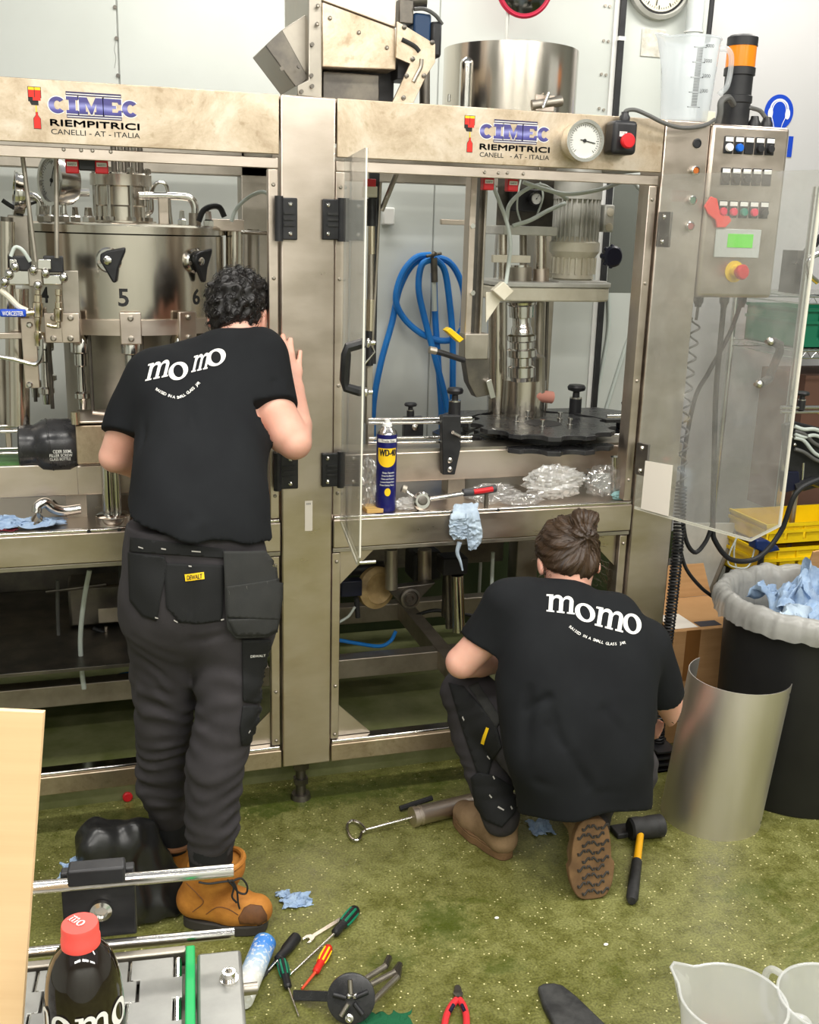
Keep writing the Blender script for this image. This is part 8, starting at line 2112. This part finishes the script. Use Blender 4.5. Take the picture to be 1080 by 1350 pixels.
# ================================================================ FOREGROUND CONVEYOR (waist high, close to the camera)
CZ = 1.0
fc = thing('conveyor_section', 'waist-high slat chain conveyor end with grey steel transfer plate and green strip', 'conveyor', (-0.75, -2.3, 0))
p00 = F(246, 1256, CZ); p10 = F(316, 1250, CZ); ex = F(300, 1253, CZ) - F(60, 1278, CZ); ex.z = 0; ex.normalize(); ey = V(-ex.y, ex.x, 0)
if ey.y < 0: ey = -ey
# local frame: origin at the far right corner of the chain bed, ex to the right, ey away from the camera
O = F(246, 1258, CZ)
def L(a, b, z=CZ): return O + ex * a + ey * b + V(0, 0, z - CZ)
fc.location = (O.x, O.y, 0)
def lbox(name, a0, a1, b0, b1, z0, z1, m, par=None, bevel=0.002):
    return MB().obox(L((a0 + a1) / 2, (b0 + b1) / 2, (z0 + z1) / 2), ex, ey, V(0, 0, 1), (a1 - a0) / 2, (b1 - b0) / 2, (z1 - z0) / 2).build(name, m, par or fc, bevel=bevel)
pw = (F(318, 1251, CZ) - O).dot(ex)
plate_m = mat('dull_grey_plate', (0.25, 0.25, 0.235), 0.42, 0.7, c2=(0.33, 0.33, 0.31), nscale=14, rvar=0.08)
lbox('transfer_plate', 0.012, pw, -0.32, 0.0, CZ - 0.012, CZ, plate_m, bevel=0.004)
lbox('green_strip', -0.001, 0.010, -0.32, 0.006, CZ - 0.02, CZ + 0.008, mat('green_wear_strip', S(20, 150, 80), 0.45), bevel=0.002)
ps = F(302, 1292, CZ)
MB().lathe((ps.x, ps.y, CZ), (0, 0, 1), [(0.011, 0), (0.011, 0.003), (0.0075, 0.003), (0.0075, 0.012), (0.0045, 0.012), (0.004, 0.007), (0, 0.007)], n=24).build('plate_bolt', 'bright', fc)
sb_ = F(326, 1304, CZ - 0.02); MB().cyl(sb_ - ex * 0.02, sb_ + ex * 0.012, 0.007, n=16).build('plate_stud', 'dullsteel', fc)
# chain slats
slat_w = 0.052
for i in range(13):
    a1 = -0.004 - slat_w * i; a0 = a1 - slat_w + 0.0035
    sl_ = MB()
    poly = [(a0, -0.32)]
    nb = 9
    for k in range(nb + 1):   # notched hinge edge
        b0 = -0.32 + 0.318 * k / nb; off = 0.009 if k % 2 else 0.0
        if k < nb: poly = poly
    pr_ = [(a0, -0.32), (a1, -0.32)]
    for k in range(nb):
        b0 = -0.32 + 0.318 * k / nb; b1_ = -0.32 + 0.318 * (k + 1) / nb; o_ = 0.0 if k % 2 else -0.011
        pr_ += [(a1 + o_, b0), (a1 + o_, b1_)]
    for k in range(nb - 1, -1, -1):
        b0 = -0.32 + 0.318 * k / nb; b1_ = -0.32 + 0.318 * (k + 1) / nb; o_ = -0.0 if k % 2 else -0.011
        pr_ += [(a0 + o_, b1_), (a0 + o_, b0)]
    pr_ = pr_[2:]
    sl_.prism(pr_, L(0, 0, CZ - 0.006), ex, ey, (0, 0, 0.006)).build('chain_slat', plate_m, fc, bevel=0.001)
    MB().cyl(L(a1 - 0.0055, -0.315, CZ - 0.004), L(a1 - 0.0055, -0.004, CZ - 0.004), 0.0042, n=10).build('hinge_pin', 'bright', fc)
lbox('side_rail', -0.75, 0.0, 0.002, 0.014, CZ - 0.09, CZ + 0.003, 'dullsteel'); lbox('bed', -0.75, pw - 0.01, -0.32, 0.0, CZ - 0.09, CZ - 0.014, 'darksteel'); lbox('side_rail', -0.75, 0.0, -0.335, -0.322, CZ - 0.09, CZ + 0.003, 'dullsteel')
for a in (-0.06, -0.62):
    for b in (-0.03, -0.28): lbox('conveyor_leg', a - 0.02, a + 0.02, b - 0.02, b + 0.02, 0.0, CZ - 0.091, 'dullsteel')
# guide rail: two rods on a black bracket beyond the chain
GY = 0.045
def gl_(u, v):
    r = ray(u, v); n = ey; q = O + ey * GY; return CAM + r * ((q - CAM).dot(n) / r.dot(n))
for (u0, v0, u1, v1, w) in ((-20, 1176, 308, 1147, 17), (-20, 1262, 309, 1230, 15)):
    a = gl_(u0, v0); b = gl_(u1, v1); MB().cyl(a, b, w * MPP(b) / 2, n=24).build('guide_rod', 'bright', fc)
a = gl_(78, 1160); b = gl_(180, 1236); c = a.copy()
bl = MB().obox((a + b) / 2 + ey * 0.016, ex, ey, V(0, 0, 1), (b - a).dot(ex) / 2, 0.007, abs(b.z - a.z) / 2 + 0.002).build('rail_bracket', 'black', fc, bevel=0.002)
a = gl_(90, 1160); b = gl_(165, 1142); MB().obox((a + b) / 2 + ey * 0.002, ex, ey, V(0, 0, 1), (b - a).dot(ex) / 2, 0.012, 0.011).build('rod_clamp', 'black', bl, bevel=0.003)
q = gl_(133, 1204); MB().lathe(q - ey * -0.008, -ey, [(0.013, 0), (0.013, 0.006), (0.008, 0.008), (0.007, 0.004), (0, 0.004)], n=24).build('bracket_bolt', 'bright', bl)
a = gl_(128, 1236); MB().cyl(a + ey * 0.016, V(a.x, a.y, CZ - 0.05) + ey * 0.016, 0.007, n=12).build('bracket_post', 'dullsteel', fc)
# bottle of dark drink with a red cap
bx_ = CAM + ray(105, 1217) * ((CZ + 0.232 - CAM.z) / ray(105, 1217).z)
k_ = MPP(bx_); rb = 52 * k_; rc = 24.5 * k_
bt_o = thing('drink_bottle', 'dark glass drink bottle with a red screw cap on the chain conveyor', 'bottle', (bx_.x, bx_.y, CZ + 0.001))
bz0 = CZ + 0.0015; hcap = bx_.z
M['darkglass'] = mat('dark_drink_glass', (0.010, 0.006, 0.004), 0.05, spec=0.7, coat=0.5)
tiltv = V(0.0, 0.0, 1)
MB().lathe((bx_.x, bx_.y, 0), (0, 0, 1), [(rb * 0.9, bz0), (rb, bz0 + 0.008), (rb, hcap - 0.095), (rb * 0.99, hcap - 0.08), (rb * 0.96, hcap - 0.066), (rb * 0.89, hcap - 0.050), (rb * 0.79, hcap - 0.039), (rb * 0.66, hcap - 0.030), (rb * 0.5, hcap - 0.0235), (rb * 0.42, hcap - 0.02), (rb * 0.40, hcap - 0.008)], n=64).build('bottle_glass', 'darkglass', bt_o)
MB().lathe((bx_.x, bx_.y, 0), (0, 0, 1), [(rb * 1.006, bz0 + 0.02), (rb * 1.006, hcap - 0.10)], n=64, cap=False).build('bottle_label', mat('dark_label', (0.012, 0.010, 0.009), 0.35, c2=(0.03, 0.022, 0.016), nscale=6), bt_o)
cpo = MB().lathe((bx_.x, bx_.y, 0), (0, 0, 1), [(rc * 0.98, hcap - 0.022), (rc * 1.04, hcap - 0.021), (rc * 1.04, hcap - 0.014), (rc * 0.99, hcap - 0.0125), (rc * 0.99, hcap - 0.003), (rc * 0.94, hcap), (0, hcap + 0.0004)], n=48).build('screw_cap', mat('coral_red_cap', S(232, 84, 76), 0.4), bt_o)
tz = hcap + 0.0010
cd = (V(CAM.x, CAM.y, 0) - V(bx_.x, bx_.y, 0)).normalized(); cr_ = V(-cd.y, cd.x, 0)
axt = (cr_ * 0.6 - cd * -0.8).normalized()
pl_m = place(letter_m(), (-0.012, -0.004), (0.0066, 0), (0, 0.008)) + place(letter_o(), (-0.002, -0.004), (0.0075, 0), (0, 0.008))
mb_ = MB()
for poly in pl_m: mb_.add([V(bx_.x, bx_.y, tz) + axt * p[0] + V(-axt.y, axt.x, 0) * p[1] for p in poly], [tuple(range(len(poly)))])
mb_.build('cap_print', mat('pale_pink_print', S(250, 210, 205), 0.5), cpo, smooth=0)
# momo lettering wrapped on the bottle, facing the camera
aim = math.atan2(CAM.x - bx_.x, bx_.y - CAM.y)
word = place(letter_m(), (-0.046, 0), (0.022, 0), (0, 0.026)) + place(letter_o(), (-0.012, 0), (0.024, 0), (0, 0.026)) + place(letter_m(), (0.0125, 0), (0.022, 0), (0, 0.026)) + place(letter_o(), (0.0465, 0), (0.024, 0), (0, 0.026))
word = [[(x - 0.022, y) for x, y in p] for p in word]
vs, fs = subdiv_polys(word, 0.006); rr_ = rb * 1.012
topz = gl_(100, 1330).z
zt_w = (CAM + ray(100, 1325) * ((V(bx_.x, bx_.y, 0) - CAM).dot(FWD) / 1.0)).z if False else hcap - 0.098
MB().add([(bx_.x + rr_ * math.sin(aim + s / rr_), bx_.y - rr_ * math.cos(aim + s / rr_), zt_w + t) for s, t in vs], fs).build('label_print', 'print_white', bt_o, smooth=0)
for i in range(4):
    me = textmesh(('RAISED IN', 'A SMALL', 'GLASS JAR', '330ML')[i], 1.0, 0.0); xs = [v.co.x for v in me.vertices]; kx = 0.011 / max(xs)
    MB().add([(bx_.x + rr_ * math.sin(aim + 0.62 + v.co.x * kx / rr_), bx_.y - rr_ * math.cos(aim + 0.62 + v.co.x * kx / rr_), hcap - 0.101 - 0.0042 * i + v.co.y * 0.0036) for v in me.vertices], [tuple(pg.vertices) for pg in me.polygons]).build('small_print', mat('dim_print', (0.3, 0.28, 0.25), 0.6), bt_o, smooth=0)
# cardboard sheet leaning beside the conveyor
hn_ = V(FWD.x, FWD.y, 0).normalized(); org = CAM + hn_ * 0.92
def cbp(u, v):
    r = ray(u, v); n_ = (hn_ + V(0, 0, -0.12)).normalized(); return CAM + r * ((org - CAM).dot(n_) / r.dot(n_))
q1, q2, q3 = cbp(-70, 934), cbp(57, 940), cbp(29, 1345)
t_ = (CZ + 0.012 - q2.z) / (q3.z - q2.z); q3 = q2 + (q3 - q2) * t_; q4 = q1 + (q3 - q2)
q4.z = q3.z
cs = MB().add([q1, q2, q3, q4] + [p + hn_ * 0.006 for p in (q1, q2, q3, q4)], [(0, 1, 2, 3), (7, 6, 5, 4), (0, 4, 5, 1), (1, 5, 6, 2), (2, 6, 7, 3), (3, 7, 4, 0)]).build('cardboard_sheet', mat('pale_corrugated_card', S(232, 198, 152), 0.8, c2=S(226, 190, 144), nscale=3, stretch=(0.4, 0.4, 26)), None)
tag(cs, 'pale cardboard sheet standing upright on the near conveyor', 'cardboard')

# ================================================================ ON THE FLOOR
# black refuse bag
bgc = F(168, 1215, 0)
bb = thing('refuse_bag', 'black plastic refuse bag with pale paper poking out on the floor by the tan boots', 'bag', (bgc.x, bgc.y, 0))
sbg = SDF((bgc.x - 0.32, bgc.y - 0.2, 0.0), (bgc.x + 0.32, bgc.y + 0.3, 0.48), 0.007)
def fp(u, v, y): return T(P(u, v, y))
BYb = bgc.y + 0.02
sbg.cone(fp(150, 1160, BYb), fp(200, 1190, BYb), 0.10, 0.07, 0.04); sbg.cone(fp(128, 1110, BYb), fp(165, 1108, BYb), 0.055, 0.055, 0.04); sbg.cone(fp(175, 1100, BYb), fp(222, 1170, BYb), 0.045, 0.05, 0.03); sbg.cone(fp(215, 1170, BYb), fp(228, 1205, BYb), 0.045, 0.04, 0.03); sbg.cone(fp(160, 1200, BYb), fp(215, 1205, BYb), 0.06, 0.05, 0.03)
sbg.cut((0, 0, 0.003), (0, 0, -1)); sbg.offset(folds(51, 0.008, 3, 8, 12, (1, 1, 0.4))); sbg.offset(folds(52, 0.0045, 9, 20, 12, (1, 1, 0.6)))
me = sbg.mesh('bag_film', 1); link('bag_film', me, mat('black_polythene', (0.012, 0.012, 0.012), 0.32, spec=0.6, bump=0.1, bscale=30), bb, smooth=180)
crumple('paper_towel', tuple(P(104, 1150, BYb - 0.02)), (0.10, 0.08, 0.04), 31, 'pale blue paper tucked in the mouth of the black refuse bag', 'towel')
tw = bpy.data.objects[-1] if False else None
sup = MB().box((P(90, 1150, BYb).x, BYb - 0.05, 0.0), (P(120, 1150, BYb).x, BYb + 0.02, P(104, 1152, BYb - 0.02).z)).build('bag_bulge', mat('black_polythene_side', (0.012, 0.012, 0.012), 0.35), bb, bevel=0.02)
# spray can lying on the floor
sc2 = thing('aerosol_can', 'pale blue and white aerosol can lying on the green floor by the transfer plate', 'spray can', tuple(F(335, 1290, 0)))
a = F(318, 1318, 0.031); b = F(349, 1243, 0.031); d = (b - a).normalized()
def can_mat():
    m, nt, b_ = newmat('blue_white_can'); tc_ = nd(nt, 'ShaderNodeTexCoord'); sp_ = nd(nt, 'ShaderNodeSeparateXYZ'); lk(nt, tc_.outputs['Generated'], sp_.inputs['Vector'])
    n_ = nd(nt, 'ShaderNodeTexNoise', Scale=90.0, Detail=2.0); mp_ = coords(nt, (1, 1, 1)); lk(nt, mp_, n_.inputs['Vector'])
    g_ = ramp(nt, sp_.outputs['Y'], [(0.3, S(214, 214, 206)), (0.6, S(150, 185, 220)), (0.8, S(70, 135, 215))])
    w_ = ramp(nt, n_.outputs['Fac'], [(0.52, (0, 0, 0)), (0.6, (0.8, 0.8, 0.8))])
    c_ = mixc(nt, w_, g_, S(225, 228, 226)); lk(nt, c_, b_.inputs['Base Color']); b_.inputs['Roughness'].default_value = 0.3; return m
MB().lathe(a, d, [(0.028, 0), (0.030, 0.003), (0.030, (b - a).length - 0.004)], n=36).build('can_body', can_mat(), sc2)
MB().lathe(b, d, [(0.030, -0.004), (0.0305, 0.001), (0.027, 0.003), (0.02, -0.002), (0, -0.004)], n=36).build('can_base', mat('blue_can_end', S(96, 158, 222), 0.3, 0.5), sc2)
M['handleblack'] = mat('black_handle', (0.014, 0.014, 0.015), 0.4)
M['handlegreen'] = mat('green_handle', S(12, 118, 86), 0.4)
def driver(u0, v0, u1, v1, u2, v2, rh, rs, label, hm, bands=None, shaft='bright', name='screwdriver', grip=None, cat='screwdriver'):
    a = F(u0, v0, rh); b = F(u1, v1, rh); c = F(u2, v2, max(rs, 0.004)); 
    t = thing(name, label, cat, tuple(F(u1, v1, 0)))
    Lh = (b - a).length
    h_ = MB().lathe(a, b - a, [(rh * 0.6, 0), (rh * 0.95, Lh * 0.06), (rh, Lh * 0.2), (rh * 0.96, Lh * 0.55), (rh * 0.72, Lh * 0.72), (rh * 0.8, Lh * 0.85), (rh * 0.75, Lh * 0.96), (rh * 0.4, Lh)], n=18).build('handle', hm, t)
    if grip:
        x_, y_, z_ = frame_from(b - a)
        for k in range(6):
            an = 2 * PI * k / 6; dd = x_ * math.cos(an) + y_ * math.sin(an)
            MB().tube([a + (b - a) * f + dd * rh * w for f, w in ((0.14, 0.86), (0.3, 0.92), (0.5, 0.88), (0.62, 0.74))], rh * 0.24, n=6).build('grip_inlay', grip, h_)
    e = b + (c - b)
    MB().cyl(b - (b - a).normalized() * 0.004, c, rs, rs * 0.8, n=10).build('shaft', shaft, t)
    return t
driver(470, 1198, 441, 1231, 379, 1288, 0.016, 0.0032, 'long screwdriver with black and green handle lying on the floor', 'handleblack', grip='handlegreen')
driver(371, 1264, 380, 1302, 394, 1340, 0.013, 0.0026, 'short screwdriver with green handle lying across the long one', 'handleblack', grip='handlegreen')
driver(392, 1234, 366, 1266, 346, 1288, 0.016, 0.004, 'nut driver with a plain black handle beside the blue aerosol can', 'handleblack')
driver(434, 1248, 416, 1282, 398, 1304, 0.0125, 0.004, 'insulated screwdriver with red and yellow handle', 'redprint', shaft=mat('orange_red_insulation', S(214, 74, 40), 0.45), grip='yellowprint')
MB()
blk = MB().cyl(F(368, 1262, 0.008), F(336, 1302, 0.006), 0.006, 0.003, n=8).build('hex_key', 'rubber'); tag(blk, 'thin black hex key lying beside the blue aerosol can', 'hex key')
# spanner
spn = thing('open_spanner', 'small chrome open-ended spanner lying under the long screwdriver handle', 'spanner', tuple(F(425, 1225, 0)))
a = F(450, 1212, 0.004); b = F(411, 1236, 0.004); MB().bar(a, b, 0.012, 0.006).build('spanner_shaft', 'bright', spn)
dd = (b - a); dd.z = 0; dd.normalize(); nn = V(-dd.y, dd.x, 0)
jaw = [(-0.006, -0.008), (0.006, -0.015), (0.022, -0.014), (0.026, -0.007), (0.012, -0.006), (0.010, 0.0), (0.012, 0.006), (0.026, 0.009), (0.020, 0.015), (0.004, 0.014), (-0.006, 0.008)]
MB().prism(jaw, b - V(0, 0, 0.003), dd, nn, (0, 0, 0.007)).build('spanner_jaw', 'bright', spn, bevel=0.001)
crumple('paper_towel', tuple(F(390, 1190, 0)), (0.085, 0.055, 0.022), 41, 'small crumpled blue paper towel on the floor beside the boot toe', 'towel')
crumple('paper_towel', tuple(F(374, 1180, 0)), (0.04, 0.03, 0.012), 42, 'tiny scrap of blue paper towel beside the larger floor scrap', 'towel', res=20)
crumple('paper_towel', tuple(F(712, 1092, 0)), (0.07, 0.08, 0.025), 43, 'blue paper scrap on the floor between the shoes of the crouching man', 'towel', res=24)
# bearing puller: black disc with claws
pu = thing('bearing_puller', 'bearing puller with black slotted disc and three steel legs on the floor', 'puller', tuple(F(465, 1340, 0)))
pcn = F(463, 1316, 0.055); pn = V(-0.25, -0.85, 0.45).normalized(); x_, y_, z_ = frame_from(pn); pR = 0.058
pd = MB().lathe(pcn, pn, [(pR, -0.004), (pR, 0.004), (pR * 0.94, 0.006), (0, 0.006)], n=48).build('puller_disc', 'blackgloss', pu)
for k in range(5):
    an = 2 * PI * k / 5 + 0.4; dd = x_ * math.cos(an) + y_ * math.sin(an)
    MB().cyl(pcn + dd * 0.012 + pn * 0.010, pcn + dd * 0.044 + pn * 0.010, 0.006, n=12).build('disc_bolt', 'dullsteel' if k % 2 else 'black', pd)
for (u, v) in ((459, 1308), (473, 1309)): q = F(u, v, 0.06); MB().ball(pcn + (q - pcn) * 0.6 + pn * 0.012, 0.008).build('disc_nut', 'bright', pd)
MB().lathe(F(461, 1340, 0.03) - pn * -0.008, pn, [(0.010, 0), (0.010, 0.012), (0.005, 0.014), (0, 0.012)], n=20).build('disc_nut', 'bright', pd)
a = F(447, 1314, 0.045); b = F(387, 1312, 0.014); MB().bar(a, b, 0.010, 0.024, hint=(0, 0.6, 0.8)).build('puller_arm', 'blackgloss', pu, bevel=0.002)
for (u0, v0, u1, v1, u2, v2) in ((478, 1293, 508, 1274, 513, 1263), (485, 1300, 520, 1282, 527, 1272), (490, 1322, 524, 1288, 526, 1276)):
    lg = MB().tube([F(u0, v0, 0.045), F(u1, v1, 0.03)], 0.0075, n=10, sm=0).build('puller_leg', 'dullsteel', pu)
    MB().tube([F(u1, v1, 0.03), F(u2, v2, 0.018)], 0.009, n=8, sm=0).build('leg_claw', 'darksteel', lg)
# pliers
pz = thing('side_cutters', 'red-handled side cutting pliers on the floor', 'pliers', tuple(F(600, 1330, 0)))
jw = F(604, 1312, 0.008)
MB().lathe(jw, (0, 0, 1), [(0.012, -0.006), (0.012, 0.006), (0, 0.008)], n=20).build('pliers_joint', 'darksteel', pz)
MB().prism([(-0.012, 0), (0.012, 0), (0.007, 0.030), (0.0, 0.034), (-0.007, 0.030)], jw - V(0, 0, 0.005), RT * 1.0 * V(1, 1, 0) if False else V(math.cos(-_y), math.sin(-_y), 0), V(math.sin(_y), math.cos(_y), 0), (0, 0, 0.010)).build('pliers_jaw', 'darksteel', pz, bevel=0.002)
for pts in ([(602, 1318), (594, 1328), (588, 1342), (585, 1365), (588, 1390)], [(606, 1318), (612, 1328), (615, 1342), (614, 1365), (608, 1390)]):
    MB().tube([F(u, v, 0.009) for u, v in pts], 0.0085, n=10).build('pliers_handle', mat('red_grip', S(214, 52, 58), 0.4), pz)
for pts in ([(598, 1325), (593, 1334)], [(609, 1325), (613, 1334)]): MB().tube([F(u, v, 0.0145) for u, v in pts], 0.005, n=8, sm=0).build('grip_inlay', 'navy', pz)
# black flat paddle
pdl = [(709, 1300), (716, 1296), (730, 1295), (742, 1298), (760, 1312), (785, 1336), (812, 1362), (800, 1400), (760, 1400), (732, 1352), (716, 1322)]
qs = [F(u, v, 0.02) for u, v in pdl]
pdo = MB().prism([(q.x, q.y) for q in qs], (0, 0, 0.0), (1, 0, 0), (0, 1, 0), (0, 0, 0.02)).build('rubber_pad', mat('dusty_black_rubber', (0.018, 0.018, 0.018), 0.6, c2=(0.05, 0.05, 0.048), nscale=25), None, bevel=0.005)
tag(pdo, 'long black rubber pad with rounded end lying on the floor', 'pad')
crumple('green_cloth', tuple(F(514, 1362, 0)), (0.13, 0.13, 0.012), 44, 'dark green scouring cloth on the floor beside the puller', mat('green_cloth', S(20, 92, 58), 0.95, bump=0.5, bscale=400), 0.5, 'cloth')
# grease pump
gn = thing('grease_gun', 'steel barrel grease gun with looped pull rod lying on the floor', 'grease gun', tuple(F(590, 1090, 0)))
rg = 0.031; a = F(545, 1077, rg); b = F(640, 1054, rg); d = (b - a).normalized()
MB().lathe(a, d, [(rg * 0.7, -0.006), (rg * 1.05, -0.004), (rg * 1.05, 0.012), (rg * 0.98, 0.014), (rg * 0.98, 0.022), (rg * 1.05, 0.024), (rg * 1.05, 0.03), (rg, 0.034), (rg, (b - a).length)], n=36).build('barrel', 'steel', gn)
c = F(482, 1094, 0.016); MB().cyl(a, c, 0.0045, n=12).build('pull_rod', 'bright', gn)
MB().tube([c, F(474, 1085, 0.014), F(464, 1082, 0.012), F(458, 1088, 0.010), F(460, 1100, 0.008), F(466, 1107, 0.008), F(474, 1106, 0.008), F(477, 1098, 0.012)], 0.0048, n=10, closed=True).build('loop_handle', 'bright', gn)
MB().tube([F(527, 1066, 0.012), F(545, 1060, 0.02), F(570, 1052, 0.03)], 0.009, n=8, sm=0).build('lever', 'black', gn)
# mallet
ml = thing('rubber_mallet', 'black rubber mallet with yellow and black handle on the floor behind the shoe', 'mallet', tuple(F(850, 1110, 0)))
rm = 0.036; a = F(830, 1093, rm); b = F(874, 1088, rm)
MB().lathe(a, b - a, [(0.028, 0), (0.035, 0.006), (0.036, 0.03), (0.033, 0.05), (0.036, 0.07), (0.036, (b - a).length - 0.005), (0.03, (b - a).length)], n=32).build('mallet_head', 'rubber', ml)
m0 = (a + b) / 2; m0 = a.lerp(b, 0.35); h1 = F(840, 1135, 0.016); h2 = F(833, 1188, 0.017)
MB().cyl(m0, h1, 0.011, 0.012, n=16).build('handle_shaft', mat('yellow_fibreglass', S(240, 176, 20), 0.45), ml)
MB().lathe(h1, h2 - h1, [(0.012, 0), (0.0155, 0.004), (0.0165, (h2 - h1).length * 0.5), (0.0175, (h2 - h1).length * 0.92), (0.012, (h2 - h1).length)], n=20).build('handle_grip', 'rubber', ml)
bd_ = MB().box(tuple(F(822, 1106, 0.0) + V(-0.02, 0.0, 0)), tuple(F(846, 1100, 0.0) + V(0.03, 0.05, 0.018))).build('black_wedge', 'rubber', None, bevel=0.004); tag(bd_, 'black rubber wedge on the floor beside the mallet head', 'wedge')
for v_ in bd_.data.vertices: v_.co.z = max(v_.co.z, 0.0)
# plastic jugs at the lower right
M['jugplastic'] = milky('cloudy_polypropylene', 0.5, (0.88, 0.89, 0.88))
JH = 0.24
j1 = F(967, 1318, JH); j1k = MPP(j1)
jug('plastic_jug', (j1.x, j1.y, 0.0), 0.085, 69 * j1k, JH, 'cloudy white plastic jug with a pointed spout standing on the floor', (0.9, -0.5), 'jugplastic', (-0.55, 0.84), scale=False)
j2 = F(1098, 1318, JH)
jug('plastic_jug', (j2.x, j2.y, 0.0), 0.085, 69 * MPP(j2), JH, 'cloudy plastic jug cut by the frame edge beside the spouted jug, handle on its left', (-0.35, 0.94), 'jugplastic', (0.9, -0.5), scale=False)
pk_ = MB().obox((j1.x + 0.03, j1.y + 0.0, 0.034), (1, 0.3, 0), (-0.3, 1, 0.2), (0, -0.2, 1), 0.045, 0.03, 0.022).build('pink_block', mat('coral_pink_plastic', S(236, 120, 112), 0.45), None, bevel=0.012, seg=3); tag(pk_, 'coral pink plastic block inside the spouted jug', 'block')
# little worn debris on the floor
for i, (u, v) in enumerate(((799, 1245), (655, 1210))):
    db_ = MB().ball(F(u, v, 0.003), 0.005, n=8, m=6, sc=(1.4, 1, 0.6)).build('floor_chip', 'print_white'); tag(db_, ('white chip on the floor near the mallet handle end', 'white chip on the open floor between pliers and shoe')[i], 'debris')
# ================================================================ groups for repeated things
GROUPS = {'paper_towel': 'crumpled paper towels', 'plastic_bag': 'plastic bags on the right worktop', 'screwdriver': 'hand tools on the floor', 'power_cable': 'black power cables by the guard door',
          'plastic_jug': 'plastic jugs on the floor', 'loose_cable': 'loose lines under the machine', 'hanging_cable': 'cables on the wall', 'white_wire': 'white wires by the crates', 'floor_chip': 'chips on the floor'}
for o in scene.objects:
    if o.parent is None and o.get('label'):
        st_ = o.name.split('.')[0]
        if st_ in GROUPS: o['group'] = GROUPS[st_]
    if o.parent is None and o.name.startswith('crate') and 'yellow' in str(o.get('label', '')): o['group'] = 'stacked yellow crates'
